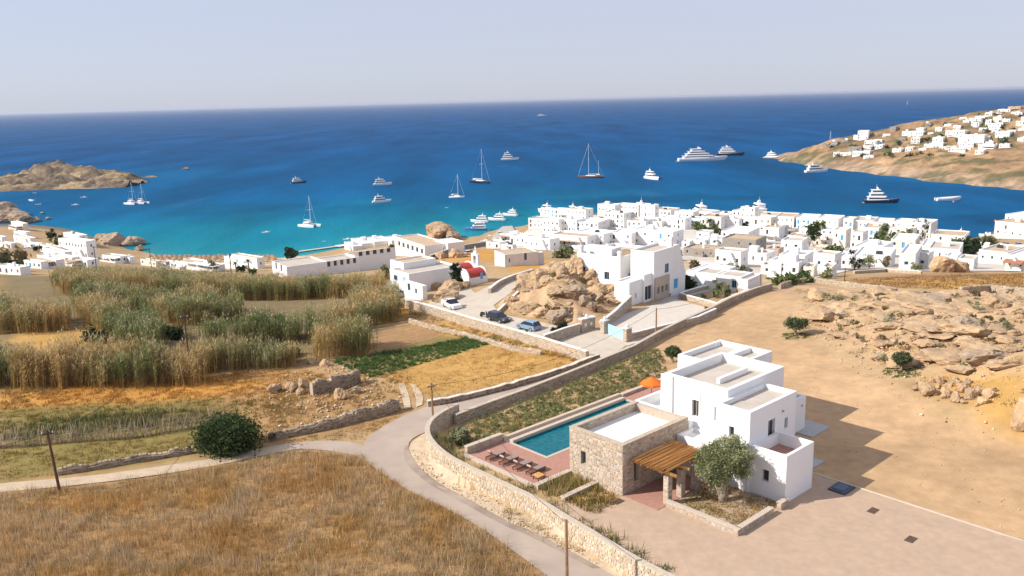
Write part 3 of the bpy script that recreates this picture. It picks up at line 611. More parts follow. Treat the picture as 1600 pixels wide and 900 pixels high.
def rubble_wall(name, line, height, th, label, cat='wall', base=(0.50, 0.40, 0.29), var=0.3, faces=(True, True), cap=None, capm=None, rough=0.0, stone=(0.42, 0.26), foot=0.4, zf=None, group=None, world=False, step=1.2, core=None, captop=0.12, smooth=0, proud=0.04):
    """wall along a line of image (or world) points; height may be a function of arc length"""
    L = [np.array(p[:2], float) for p in line] if world else [np.array(gxy(*p)) for p in line]
    if smooth: L = smoothline(L, smooth)
    L = resample(L, step); n = len(L); S = [0.0]
    for a, b in zip(L[:-1], L[1:]): S.append(S[-1]+np.linalg.norm(b-a))
    zb = np.array([hz(*p) for p in L]) if zf is None else np.array([zf(*p) for p in L])
    zb = np.convolve(np.pad(zb, 2, mode='edge'), np.ones(5)/5, 'valid')
    hf = height if callable(height) else (lambda s: height); r = random.Random(int(abs(L[0][0])*100)+len(name))
    T = []; 
    for i in range(n):
        t = L[min(i+1, n-1)]-L[max(i-1, 0)]; t /= np.linalg.norm(t)+1e-9; T.append(np.array([-t[1], t[0]]))
    hs = np.array([hf(s)*(1+rough*r.uniform(-0.5, 0.5)) for s in S])
    e = empty(name, (L[0][0], L[0][1], zb[0]), 0, label, cat, group); o0 = np.array([L[0][0], L[0][1], zb[0]])
    secs = []
    for i in range(n):
        a = L[i]+T[i]*th/2; b = L[i]-T[i]*th/2; secs.append([np.array([a[0], a[1], zb[i]-foot])-o0, np.array([b[0], b[1], zb[i]-foot])-o0, np.array([b[0], b[1], zb[i]+hs[i]])-o0, np.array([a[0], a[1], zb[i]+hs[i]])-o0])
    MB().loft(secs).build('core', core or M_mortar, e)
    Sa = np.array(S); La = np.array(L); Ta = np.array(T)
    fm = MB()
    for side, on in ((1, faces[0]), (-1, faces[1])):
        if not on: continue
        def P(s, zz, d, side=side):
            x = np.interp(s, Sa, La[:, 0]); y = np.interp(s, Sa, La[:, 1]); tx = np.interp(s, Sa, Ta[:, 0]); ty = np.interp(s, Sa, Ta[:, 1]); z0 = np.interp(s, Sa, zb); h = np.interp(s, Sa, hs)
            k = side*(th/2+d); return (x+tx*k-o0[0], y+ty*k-o0[1], z0-foot*0.3+zz*(h+foot*0.3)-o0[2])
        hm = float(np.mean(hs))+foot*0.3
        facing(fm, lambda s, z, d: P(s, z/hm, d), base, var, r, S[-1], hm, stone[0], stone[1], proud)
    if cap is None:                                  # loose top stones
        s = 0.0
        while s < S[-1]-0.1:
            w_ = r.uniform(0.25, 0.6); x = np.interp(s+w_/2, Sa, La[:, 0]); y = np.interp(s+w_/2, Sa, La[:, 1]); z0 = np.interp(s+w_/2, Sa, zb)+np.interp(s+w_/2, Sa, hs)
            i = min(np.searchsorted(Sa, s+w_/2), n-1); tt = np.array([T[i][1], -T[i][0]]); nn_ = T[i]; hh = r.uniform(0.06, 0.2)*(1+rough)
            c0 = np.array([x, y])-o0[:2]; vs = []
            for zz, kk in ((-0.04, 1.0), (hh, 0.72)):
                for sx_, sy_ in ((-1, -1), (1, -1), (1, 1), (-1, 1)):
                    q = c0+tt*sx_*w_/2*kk*r.uniform(0.85, 1.0)+nn_*sy_*(th/2+0.03)*kk*r.uniform(0.8, 1.0); vs.append((q[0], q[1], z0-o0[2]+zz))
            k = r.uniform(1-var, 1+var); fm.add(vs, [(4, 5, 6, 7), (0, 1, 5, 4), (1, 2, 6, 5), (2, 3, 7, 6), (3, 0, 4, 7)], (base[0]*k, base[1]*k, base[2]*k)); s += w_
    if fm.v:
        fo = fm.build('stone_facing', M_stone, e); tag(fo, kind='stuff')
    if cap is not None:
        secs = []
        for i in range(n):
            a = L[i]+T[i]*(th/2+cap); b = L[i]-T[i]*(th/2+cap); z0 = zb[i]+hs[i]
            secs.append([np.array([a[0], a[1], z0-0.02])-o0, np.array([b[0], b[1], z0-0.02])-o0, np.array([b[0], b[1], z0+captop])-o0, np.array([a[0], a[1], z0+captop])-o0])
        MB().loft(secs).build('coping', capm or M_kerb, e)
    return e
# ================================================================ VILLA
STB = (0.45, 0.365, 0.285)
villa = empty('villa', VO, VTH, 'white cubic villa with stone wing, stepped flat roofs and corner balcony', 'house')
M_vwhite = mat('villa_white', (0.80, 0.795, 0.785), 0.7, 0.02, 0.6, 0.002, 30, spec=0.25)
# balcony block: high parapet, terracotta floor
block(villa, 0, 4.35, 0, 3.4, 4.25, -0.3, 1.05, 0.28, M_vwhite, M_deckred, [(1.55, 2.2, 1.45, 2.5)], [], 'taupe', False, 0.3, name='balcony_block', rname='balcony_floor')
# front upper block
block(villa, -0.15, 7.3, 3.4, 6.75, 7.15, -0.3, 0.42, 0.34, M_vwhite, M_roofc, [(1.5, 2.0, 4.5, 5.45)], [(2.9, 4.0, 3.25, 5.6, 'door'), (5.6, 6.15, 4.1, 5.1)], 'taupe', False, 0.3, name='front_block')
# main block
block(villa, 1.6, 10.9, 6.752, 13.7, 7.85, -0.3, 0.85, 0.4, M_vwhite, M_roofc, [(0.9, 1.35, 4.7, 6.0), (3.0, 3.75, 4.5, 6.1)], [], 'taupe', False, 0.3, name='main_block')
m = MB(); m.box(4.6, 9.2, 9.6, 9.95, 6.99, 7.5); m.build('roof_beam', M_vwhite, villa)
m = MB(); m.box(1.42, 1.602, 12.6, 13.9, -0.2, 7.8); m.build('corner_pier', M_vwhite, villa)
# rear block
block(villa, 8.7, 16.1, 13.702, 17.4, 7.3, -0.3, 0.5, 0.34, M_vwhite, M_roofc, [], [], 'taupe', False, name='rear_block')
block(villa, 10.902, 16.1, 11.1, 13.70, 7.3, -0.3, 0.5, 0.34, M_vwhite, M_roofc, [], [], 'taupe', False, name='rear_block')
block(villa, 10.902, 16.0, 7.1, 11.098, 3.55, -0.3, 0.3, 0.3, M_vwhite, M_roofc, [], [], 'taupe', False, name='rear_annex')
m = MB(); m.tube([(15.2, 7.06, 2.7), (15.2, 6.98, 2.7)], 0.09, 8); m.build('wall_lamp', M_tframe, villa); MB().tube([(5.0, 3.36, 5.9), (5.0, 3.26, 5.9)], 0.1, 8).build('wall_lamp', M_tframe, villa)
m = MB(); m.tube([(1.57, 9.6, 4.2), (1.57, 9.6, 6.9)], 0.05, 6); m.build('drain_pipe', M_vwhite, villa)
m = MB(); m.tube([(-0.02, 3.46, 0), (-0.02, 3.46, 4.2)], 0.04, 6); m.build('drain_pipe', M_vwhite, villa)
# low white link between the stone wing and the main block
block(villa, -0.9, 1.6, 6.76, 10.28, 3.5, -0.3, 0.35, 0.28, M_vwhite, M_roofw, [], [], 'taupe', False, name='link_block')
block(villa, 0.9, 1.6, 10.282, 16.2, 4.1, -0.3, 0.0, 0.28, M_vwhite, M_roofw, [], [], 'taupe', False, name='link_block')
block(villa, 1.602, 8.6, 13.702, 17.2, 4.3, -0.3, 0.95, 0.3, M_vwhite, M_roofw, [], [], 'taupe', False, name='terrace_block')
# stone wing with a white sunk roof
SU0, SU1, SV0, SV1, SH = -8.2, 0.88, 10.35, 16.5, 4.55
block(villa, SU0, SU1, SV0, SV1, SH, -0.3, 0.75, 0.42, M_mortar, M_roofw, [(4.2, 4.8, 1.5, 2.75)], [(1.5, 2.1, 0.9, 2.7)], 'taupe', False, 0.32, name='stone_wing')
fm = MB(); r_ = random.Random(3)
facing(fm, lambda s, z, d: (SU0-d, SV1-s, z), STB, 0.28, r_, SV1-SV0, SH, 0.42, 0.26, 0.03, skip=lambda a0, a1, b0, b1: a1 > (SV1-SV0-4.85) and a0 < (SV1-SV0-4.15) and b1 > 1.45 and b0 < 2.8)
facing(fm, lambda s, z, d: (SU0+s, SV0-d, z), STB, 0.28, r_, SU1-SU0, SH, 0.42, 0.26, 0.03, skip=lambda a0, a1, b0, b1: a1 > 1.45 and a0 < 2.15 and b1 > 0.85 and b0 < 2.75)
facing(fm, lambda s, z, d: (SU0+0.42+s, SV1-0.42-d, SH-0.75+z), STB, 0.28, r_, SU1-SU0-0.5, 0.74, 0.42, 0.24, 0.02)
tag(fm.build('stone_facing', M_stone, villa), kind='stuff')
m = MB(); a = 0.46
for bx in ((SU0-0.03, SU1, SV0-0.03, SV0+a), (SU0-0.03, SU1, SV1-a, SV1+0.03), (SU0-0.03, SU0+a, SV0+a, SV1-a)): m.box(*bx, SH+0.002, SH+0.09)
m.build('coping', mat('stone_coping', (0.46, 0.37, 0.28), 0.9, 0.2, 4, 0.01, 15, detail=8), villa)
m = MB(); m.box(SU0+1.0, SU0+1.18, SV0-0.14, SV0-0.02, 2.75, 2.87); m.build('wall_lamp', M_wframe, villa)
# concrete pads by the doors
for i, (u0, u1, v0, v1) in enumerate(((14.4, 18.0, 5.4, 8.4), (4.4, 10.0, 1.8, 3.35))):
    m = MB(); m.box(u0, u1, v0, v1, -0.1, 0.12+0.0*i); o = m.build('concrete_pad', M_pad); o.location = tuple(VO); o.rotation_euler = (0, 0, VTH); tag(o, kind='structure')

def vthing(name, label, cat, u=0, v=0, h=0, rz=0, group=None):
    return empty(name, vw(u, v, h), VTH+rz, label, cat, group)
# --- pergola
pg = vthing('pergola', 'timber pergola roofed with reeds between stone wing and olive tree', 'pergola')
M_log = mat('peeled_log', (0.62, 0.34, 0.11), 0.7, 0.2, 6, 0.01, 20, spec=0.25)
M_reedroof = mat('reed_roof', (0, 0, 0), 0.9, 0.1, 5, attr=True, spec=0.15)
for k, u in enumerate((-6.55, -4.75, -2.75)):
    c = MB(); c.box(u-0.28, u+0.28, 6.65, 7.15, 0.0, 2.55); co = c.build('column', M_mortar, pg)
    f_ = MB(); rr2 = random.Random(k)
    facing(f_, lambda s, z, d, u=u: (u-0.28-d, 7.15-s, z), STB, 0.25, rr2, 0.5, 2.55, 0.4, 0.25, 0.02); facing(f_, lambda s, z, d, u=u: (u-0.28+s, 6.65-d, z), STB, 0.25, rr2, 0.56, 2.55, 0.4, 0.25, 0.02)
    tag(f_.build('stone_facing', M_stone, co), kind='stuff')
for u in (-6.55, -4.75, -2.95, -1.55):
    MB().tube([(u, 10.30, 2.78), (u, 6.05, 2.72)], [0.17, 0.15], 10).build('beam', M_log, pg, smooth=True)
MB().tube([(-7.1, 8.6, 3.0), (-1.3, 8.6, 3.0)], 0.09, 8).build('cross_beam', M_log, pg, smooth=True)
MB().tube([(-7.1, 7.0, 2.98), (-1.3, 7.0, 2.98)], 0.09, 8).build('cross_beam', M_log, pg, smooth=True)
rm_ = MB(); q = random.Random(5)
for i in range(200):
    v = 6.6+3.65*i/200+q.uniform(-0.05, 0.05); a = q.uniform(-0.35, 0.5); bnd = q.uniform(-0.1, 0.1); zz = 3.1+q.uniform(0, 0.2); k = q.uniform(0.4, 1.3)
    rm_.tube([(-7.3+a, v+q.uniform(-0.12, 0.12), zz-0.05), (-4, v+bnd*0.4, zz), (-1.7+q.uniform(-0.4, 0.25), v+q.uniform(-0.15, 0.15), zz-0.02)], [0.034, 0.036, 0.022], 4, (0.62*k, 0.32*k, 0.11*k), False)
tag(rm_.build('reed_cover', M_reedroof, pg), kind='stuff')
m = MB(); m.box(-8.15, -1.2, 6.7, 10.3, -0.05, 0.09); o = m.build('pergola_paving', M_deckred); o.location = tuple(VO); o.rotation_euler = (0, 0, VTH); tag(o, kind='structure')

# --- pool and deck
pool = vthing('swimming_pool', 'long turquoise swimming pool with stone rim beside the stone wing', 'pool')
PU0, PU1, PV0, PV1 = -7.0, 9.9, 20.7, 25.4
m = MB()
m.box(PU0, PU1, PV0, PV1, -1.7, -1.6)
for bx in ((PU0-0.2, PU0, PV0-0.2, PV1+0.2), (PU1, PU1+0.2, PV0-0.2, PV1+0.2), (PU0, PU1, PV0-0.2, PV0), (PU0, PU1, PV1, PV1+0.2)): m.box(*bx, -1.7, 0.02)
m.build('basin', mat('pool_plaster', (0.03, 0.19, 0.25), 0.8, 0.08, 2), pool)
wm_ = bpy.data.materials.new('pool_water'); wm_.use_nodes = True; nn_ = wm_.node_tree; pb = nn_.nodes['Principled BSDF']; pb.inputs['Base Color'].default_value = (0.004, 0.16, 0.23, 1); pb.inputs['Roughness'].default_value = 0.04; pb.inputs['IOR'].default_value = 1.33
g_ = nn_.nodes.new('ShaderNodeNewGeometry'); t_ = nn_.nodes.new('ShaderNodeTexNoise'); t_.inputs['Scale'].default_value = 2.2; t_.inputs['Detail'].default_value = 3; nn_.links.new(g_.outputs['Position'], t_.inputs['Vector'])
b_ = nn_.nodes.new('ShaderNodeBump'); b_.inputs['Distance'].default_value = 0.05; nn_.links.new(t_.outputs[0], b_.inputs['Height']); nn_.links.new(b_.outputs[0], pb.inputs['Normal'])
cr_ = nn_.nodes.new('ShaderNodeMapRange'); cr_.inputs[1].default_value = 0.3; cr_.inputs[2].default_value = 0.7; cr_.inputs[3].default_value = 0.75; cr_.inputs[4].default_value = 1.3; nn_.links.new(t_.outputs[0], cr_.inputs[0])
vs_ = nn_.nodes.new('ShaderNodeVectorMath'); vs_.operation = 'SCALE'; vs_.inputs[0].default_value = (0.002, 0.12, 0.155); pb.inputs['Specular IOR Level'].default_value = 0.25; nn_.links.new(cr_.outputs[0], vs_.inputs['Scale']); nn_.links.new(vs_.outputs[0], pb.inputs['Base Color'])
q = MB(); q.add([(PU0, PV0, -0.12), (PU1, PV0, -0.12), (PU1, PV1, -0.12), (PU0, PV1, -0.12)], [(0, 1, 2, 3)]); q.build('water', wm_, pool)
M_cop = mat('pool_coping', (0.52, 0.43, 0.34), 0.85, 0.1, 4)
m = MB(); m.box(PU0-0.3, PU0, PV0-0.3, PV1+0.3, 0.0, 0.1); m.box(PU0, PU1, PV0-0.3, PV0, 0.0, 0.1); m.box(PU1, PU1+0.3, PV0-0.3, PV1+0.3, 0.0, 0.1); m.build('rim', M_cop, pool)
m = MB(); m.box(PU0, PU1, PV1, PV1+0.5, 0.0, 0.3); m.box(PU0-0.3, PU1+0.5, PV1+0.5, PV1+0.95, -0.3, 0.1); m.box(PU0-0.3, PU1+0.5, PV1+0.95, PV1+1.35, -0.6, 0.42); m.build('retaining_wall', M_cop, pool)
# hole under the pool: keep the ground below the water
dk = MB()
for bx in ((-12.0, -7.3, 17.0, 26.4), (-7.3, -6.9+17.2, 16.55, 20.4), (10.2, 18.5, 19.5, 26.0)): dk.box(*bx, -0.12, 0.085)
dko = dk.build('pool_deck', M_deckred); dko.location = tuple(VO); dko.rotation_euler = (0, 0, VTH); tag(dko, kind='structure')
def lowwall(label, u0, u1, v0, v1, h, z0=-0.5, cat='wall', name='low_wall'):
    e = vthing(name, label, cat, u0, v0); W = u1-u0; L = v1-v0
    m = MB(); m.box(0, W, 0, L, z0, h); m.build('core', M_mortar, e)
    f_ = MB(); r2_ = random.Random(int(u0*100+v0*10))
    facing(f_, lambda s, z, d: (-d, L-s, z0+z), STB, 0.25, r2_, L, h-z0, 0.4, 0.24, 0.025); facing(f_, lambda s, z, d: (s, -d, z0+z), STB, 0.25, r2_, W, h-z0, 0.4, 0.24, 0.025)
    facing(f_, lambda s, z, d: (W+d, s, z0+z), STB, 0.25, r2_, L, h-z0, 0.4, 0.24, 0.025)
    tag(f_.build('stone_facing', M_stone, e), kind='stuff')
    c = MB(); c.box(-0.04, W+0.04, -0.04, L+0.04, h+0.001, h+0.08); c.build('coping', M_cop, e); return e
lowwall('stone wall behind the loungers at the end of the pool deck', -11.9, -7.4, 26.45, 26.9, 0.75)
lowwall('low stone wall closing the deck below the loungers', -12.45, -12.02, 17.0, 26.4, 0.12)
lowwall('stone planter wall from the wing corner past the wooden side table', -12.4, -8.24, 16.3, 16.75, 0.4)
lowwall('lower stone planter wall below the wing window', -12.3, -8.24, 13.2, 13.65, 0.3)
lowwall('low stone wall edging the olive bed toward the court', -7.15, -6.75, -0.2, 6.6, 0.5)
lowwall('low stone wall of the olive bed casting a short shadow', -6.74, -2.1, -0.2, 0.2, 0.5)
lowwall('short stone wall stub against the white balcony block', -1.15, -0.05, -0.35, 0.05, 0.62)
lowwall('stone wall edging the upper terrace beside the orange parasol', 10.4, 18.6, 26.1, 26.5, 0.35)
# --- loungers
M_teak = mat('dark_teak', (0.16, 0.075, 0.04), 0.6, 0.15, 8); M_cush = mat('taupe_cushion', (0.30, 0.22, 0.19), 0.9, 0.08, 6); M_tow = mat('tan_headrest', (0.50, 0.33, 0.22), 0.9, 0.08, 6)
LNG = ['sun lounger nearest the stone wall at the far end of the row', 'second sun lounger from the far end of the deck row', 'third sun lounger from the far end of the deck row', 'sun lounger in the deck row next to the small wooden table']
for k, v in enumerate((23.9, 22.2, 20.5, 18.9)):
    e = vthing('sun_lounger', LNG[k], 'sun lounger', -11.6+0.15*k, v, 0.09, 0.0, 'sun loungers on the pool deck')
    m = MB(); m.box(0, 2.0, -0.34, -0.28, 0.24, 0.32); m.box(0, 2.0, 0.28, 0.34, 0.24, 0.32)
    for x in np.arange(0.05, 2.0, 0.19): m.box(x, x+0.1, -0.28, 0.28, 0.26, 0.3)
    m.build('frame', M_teak, e)
    for x in (0.1, 1.8):
        for y in (-0.31, 0.31): l = MB(); l.box(x-0.04, x+0.04, y-0.03, y+0.03, 0, 0.24); l.build('leg', M_teak, e)
    m = MB(); m.box(0.72, 1.98, -0.3, 0.3, 0.32, 0.42); m.build('cushion', M_cush, e)
    m = MB(); m.add([(0.72, -0.3, 0.33), (0.72, 0.3, 0.33), (0.1, 0.3, 0.85), (0.1, -0.3, 0.85), (0.78, -0.3, 0.42), (0.78, 0.3, 0.42), (0.16, 0.3, 0.93), (0.16, -0.3, 0.93)], [(3, 2, 1, 0), (4, 5, 6, 7), (0, 1, 5, 4), (1, 2, 6, 5), (2, 3, 7, 6), (3, 0, 4, 7)]); m.build('backrest', M_cush, e)
    m = MB(); m.add([(0.42, -0.26, 0.66), (0.42, 0.26, 0.66), (0.12, 0.26, 0.92), (0.12, -0.26, 0.92), (0.48, -0.26, 0.74), (0.48, 0.26, 0.74), (0.18, 0.26, 1.0), (0.18, -0.26, 1.0)], [(3, 2, 1, 0), (4, 5, 6, 7), (0, 1, 5, 4), (1, 2, 6, 5), (2, 3, 7, 6), (3, 0, 4, 7)]); m.build('headrest', M_tow, e)
e = vthing('side_table', 'small square wooden table at the near end of the loungers', 'table', -10.9, 17.75, 0.09)
m = MB(); 
for i in range(5): m.box(-0.4, 0.4, -0.4+i*0.165, -0.26+i*0.165, 0.36, 0.42)
m.build('top', M_log, e)
for x in (-0.34, 0.34):
    for y in (-0.34, 0.34): l = MB(); l.box(x-0.04, x+0.04, y-0.04, y+0.04, 0, 0.36); l.build('leg', M_teak, e)
# --- orange parasol
e = vthing('parasol', 'orange parasol standing at the corner of the white villa', 'parasol', 11.2, 20.3, 0.09); e.location = tuple(onz(1018, 626, VZ+0.09))
MB().tube([(0, 0, 0), (0, 0, 2.75)], 0.035, 8).build('pole', M_teak, e)
MB().tube([(0, 0, 0), (0, 0, 0.08)], 0.35, 12).build('base', M_pad, e)
M_or = mat('orange_canvas', (0.80, 0.16, 0.02), 0.8, 0.05, 3); m = MB(); n = 8
rim = [(1.25*math.cos(2*math.pi*k/n), 1.25*math.sin(2*math.pi*k/n), 2.1) for k in range(n)]; low = [(x, y, 1.9) for x, y, z in rim]
m.add([(0, 0, 2.8)]+rim+low, [(0, 1+k, 1+(k+1) % n) for k in range(n)]+[(1+k, 1+n+k, 1+n+(k+1) % n, 1+(k+1) % n) for k in range(n)]); m.build('canopy', M_or, e)
for k in range(n): MB().tube([(0, 0, 2.35), (1.15*math.cos(2*math.pi*k/n), 1.15*math.sin(2*math.pi*k/n), 2.1)], 0.015, 4).build('rib', M_teak, e)
# --- floor grates, roof-light box
M_iron = mat('rusty_iron', (0.12, 0.075, 0.05), 0.7, 0.2, 8)
for px, py, lb in ((966, 785, 'small iron drain grate by the stone wing corner'), (1364, 799, 'iron drain grate in the paving below the shadow'), (1423, 844, 'iron drain grate lowest in the paved court')):
    P = gnd(px, py); e = empty('drain_grate', (P[0], P[1], VZ+0.06), VTH, lb, 'grate')
    m = MB(); m.box(-0.5, 0.5, -0.3, -0.25, 0, 0.03); m.box(-0.5, 0.5, 0.25, 0.3, 0, 0.03); m.box(-0.5, -0.45, -0.25, 0.25, 0, 0.03); m.box(0.45, 0.5, -0.25, 0.25, 0, 0.03); m.build('frame', M_iron, e)
    m = MB(); m.box(-0.45, 0.45, -0.25, 0.25, 0.001, 0.01); m.build('sump_shade', M_gapshade, e)  # flat dark sheet painted as the unlit pit below the bars
    m = MB(); [m.box(-0.42+i*0.12, -0.36+i*0.12, -0.25, 0.25, 0.012, 0.026) for i in range(8)]; m.build('grating', M_iron, e)
P = gnd(1315, 765); e = empty('roof_light', (P[0], P[1], VZ+0.05), VTH, 'dark blue glass hatch set in the paving in the villa shadow', 'hatch')
m = MB(); m.box(-0.95, 0.95, -0.75, 0.75, 0, 0.14); m.build('curb', mat('dark_metal', (0.05, 0.06, 0.08), 0.5, 0.0), e); m = MB(); m.box(-0.72, 0.72, -0.52, 0.52, 0.14, 0.2, t=0.12); m.build('glass', mat('dark_blue_glass', (0.01, 0.03, 0.09), 0.15, 0.0, spec=0.5), e)
# --- boundary wall of the villa (curved, tall on the road side)
OUTW = [tuple(p) for p in WALLW]
def _bz(x, y): return 40.75
rubble_wall('boundary_wall', OUTW, lambda s: 1.82, 0.45, 'long pale rubble wall curving round the villa garden along the road', base=(0.54, 0.435, 0.315), var=0.26, world=True, zf=_bz, cap=0.02, capm=mat('wall_coping', (0.50, 0.42, 0.33), 0.9, 0.15, 3, 0.01, 12, detail=8), captop=0.08, stone=(0.36, 0.24), foot=1.2, step=0.7, smooth=2)
GW = [(712,664),(760,645),(820,623),(880,599),(940,574),(990,553),(1030,530),(1070,510),(1110,492),(1140,476),(1165,466),(1205,453)]
rubble_wall('roadside_wall', GW, lambda s: 1.15, 0.45, 'long stone wall between the road and the villa garden up to the yard', base=(0.36, 0.29, 0.21), var=0.3, cap=0.02, capm=MATS['wall_coping'], captop=0.08, stone=(0.45, 0.27), step=1.0, foot=0.8)
# ================================================================ NEAR HOUSES
def axes(th): t = R(th); return np.array([math.cos(t), math.sin(t)]), np.array([-math.sin(t), math.cos(t)])
def boxpx(parent, P0, th, cx, cy, xl, xr, ytop, z0=-3.0, base=None, opU=(), opV=(), **k):
    """block of a compound house: near corner at image (cx,cy) on the ground level of P0; reaches columns xl and xr; top at image row ytop"""
    P = onz(cx, cy, P0[2]) if base is None else onz(cx, cy, P0[2]+base); U, V = axes(th)
    L = extent(P, V, xl, 1.0); W = extent(P, U, xr, 1.0); v = ray(cx, ytop); tt = math.hypot(P[0], P[1])/math.hypot(v[0], v[1]); h = CAMZ+v[2]*tt-P0[2]
    d = P[:2]-P0[:2]; u0, v0 = float(d@U), float(d@V)
    oU = [(a*L, b*L, (base or 0)+c, (base or 0)+e_, *r) for a, b, c, e_, *r in opU]; oV = [(a*W, b*W, (base or 0)+c, (base or 0)+e_, *r) for a, b, c, e_, *r in opV]
    block(parent, u0, u0+W, v0, v0+L, h, z0, opU=oU, opV=oV, **k)
    return u0, v0, L, W, h
def chimney(parent, u, v, z0, z1, s=0.4, m=None):
    c = MB(); c.box(u-s, u+s, v-s, v+s, z0, z1); c.box(u-s-0.08, u+s+0.08, v-s-0.08, v+s+0.08, z1-0.35, z1-0.2); c.build('chimney', m or M_white, parent)
# --- big white house with blue shutters above the boulders
P0 = gnd(983, 479); TH1 = 50
bh = empty('house', P0, R(TH1), 'large white house with blue shutters and chimneys above the boulder mound', 'house')
a = boxpx(bh, P0, TH1, 969, 462, 902, 1024, 402, opU=[(0.25, 0.36, 2.6, 4.0), (0.55, 0.65, 2.8, 3.9), (0.8, 0.9, 3.0, 4.4)], opV=[(0.22, 0.5, 0.6, 3.6, 'door'), (0.78, 0.9, 2.6, 4.0)], style='blue', far=False, rm=M_roofc, par=0.5, name='main_wing', rname='main_roof')
b2 = boxpx(bh, P0, TH1, 1021, 468, 985, 1061, 394, opV=[(0.42, 0.58, 4.0, 5.6), (0.78, 0.95, 0.5, 2.3, 'door')], style='blue', far=False, rm=M_roofc, par=0.4, name='side_wing', rname='side_roof')
g1 = boxpx(bh, P0, TH1, 983, 479, 960, 1006, 442, opU=[], opV=[(0.4, 0.5, 1.0, 1.9)], style='white', far=False, rm=M_roofw, par=0.25, name='gate_room', rname='gate_roof')
g2 = boxpx(bh, P0, TH1, 1006, 472, 1000, 1023, 430, opV=[(0.1, 0.75, 0.1, 2.6, 'door')], style='white', far=False, rm=M_roofw, par=0.3, name='porch_tower', rname='porch_roof')
g3 = boxpx(bh, P0, TH1, 1024, 468, 1020, 1046, 436, opV=[(0.1, 0.3, 0.7, 2.0), (0.4, 0.6, 0.7, 2.0), (0.7, 0.9, 0.7, 2.0)], style='white', far=False, wm=M_mortar, rm=M_rooft, par=0.15, name='stone_room', rname='stone_room_roof')
chimney(bh, a[0]+0.4, a[1]+0.4, 1, a[4]+1.0, 0.3); chimney(bh, a[0]+0.4, a[1]+a[2]-0.6, 0, a[4]+1.3, 0.35, M_whiteold); chimney(bh, b2[0]+b2[3]-2.0, b2[1]+0.8, 3, b2[4]+1.6, 0.4)
for k in range(2):
    q = MB(); u, v = a[0]+2.2, a[1]+a[2]*(0.35+0.36*k); q.box(u, u+3.2, v, v+3.4, a[4]-0.5, a[4]+0.75); q.build('roof_room', M_whiteold, bh)
q = MB(); n = 10; pts = [(a[0]+3.4, a[1]+1.2+1.6*math.cos(math.pi*i/n), a[4]-0.5+1.3*math.sin(math.pi*i/n)) for i in range(n+1)]
q.loft([[(x, y, z) for x, y, z in pts], [(x+0.5, y, z) for x, y, z in pts]], False, True); q.build('roof_arch', mat('brown_plaster', (0.30, 0.22, 0.15), 0.9, 0.1, 2), bh)
q = MB(); q.box(b2[0]+b2[3]-0.9, b2[0]+b2[3]-0.02, b2[1]-0.02, b2[1]+0.0, 0, 0.2)
# flank that slopes down on the right
q = MB(); u1 = b2[0]+b2[3]; q.add([(u1, b2[1], -2), (u1+2.2, b2[1], -2), (u1+2.2, b2[1], 3.2), (u1, b2[1], b2[4]-0.3), (u1, b2[1]+6, -2), (u1+2.2, b2[1]+6, -2), (u1+2.2, b2[1]+6, 3.2), (u1, b2[1]+6, b2[4]-0.3)], [(0, 1, 2, 3), (7, 6, 5, 4), (1, 5, 6, 2), (2, 6, 7, 3), (0, 3, 7, 4)]); q.build('sloping_flank', M_white, bh)
for k in range(3):
    P = gnd(1027+9*k, 466-1.2*k); e = empty('plant_pot', P, 0, f"terracotta pot, {ORD[k]} from the left under the stone room windows", 'pot'); q = MB(); secs = []
    for z, r_ in ((0, 0.28), (0.5, 0.38), (0.62, 0.42), (0.66, 0.36)): secs.append([(r_*math.cos(t*math.pi/5), r_*math.sin(t*math.pi/5), z) for t in range(10)])
    q.loft(secs); q.build('pot', mat('terracotta', (0.45, 0.16, 0.07), 0.8, 0.1, 4), e)
# --- low annex on the right of its court
P0 = gnd(1172, 456); ax_ = empty('house', P0, R(50), 'long low white annex with blue door beside the walled cactus bed', 'house')
boxpx(ax_, P0, 50, 1168, 456, 1118, 1191, 437, opU=[(0.35, 0.5, 0.4, 1.8)], opV=[], style='blue', far=False, rm=M_roofc, par=0.2, name='end_room', rname='end_roof')
boxpx(ax_, P0, 50, 1157, 453, 1085, 1176, 433, opU=[], opV=[(0.1, 0.4, 0.0, 2.0, 'door')], style='blue', far=False, rm=M_roofc, par=0.2, name='middle_room', rname='middle_roof')
boxpx(ax_, P0, 50, 1118, 446, 1072, 1150, 428, rm=M_roofw, par=0.15, name='porch', rname='porch_roof')
# --- white house left of the lane, stepped
P0 = gnd(661, 470); ch = empty('house', P0, R(38), 'stepped white house with tan flat roofs between the reeds and the church', 'house')
boxpx(ch, P0, 38, 661, 470, 632, 668, 447, opU=[(0.3, 0.4, 1.0, 2.0), (0.65, 0.8, 1.2, 2.6)], style='blue', far=False, rm=M_roofw, par=0.25, name='garden_room', rname='garden_roof')
boxpx(ch, P0, 38, 640, 452, 610, 720, 428, base=0.3, opU=[(0.15, 0.3, 0.6, 2.2, 'door'), (0.6, 0.8, 1.0, 2.1)], style='pale', far=False, rm=M_roofc, par=0.3, name='long_wing', rname='long_roof', z0=-5)
boxpx(ch, P0, 38, 632, 440, 611, 682, 411, base=0.6, opU=[(0.3, 0.6, 1.4, 2.4)], style='pale', far=False, rm=M_rooft, par=0.35, name='rear_wing', rname='rear_roof', z0=-5)
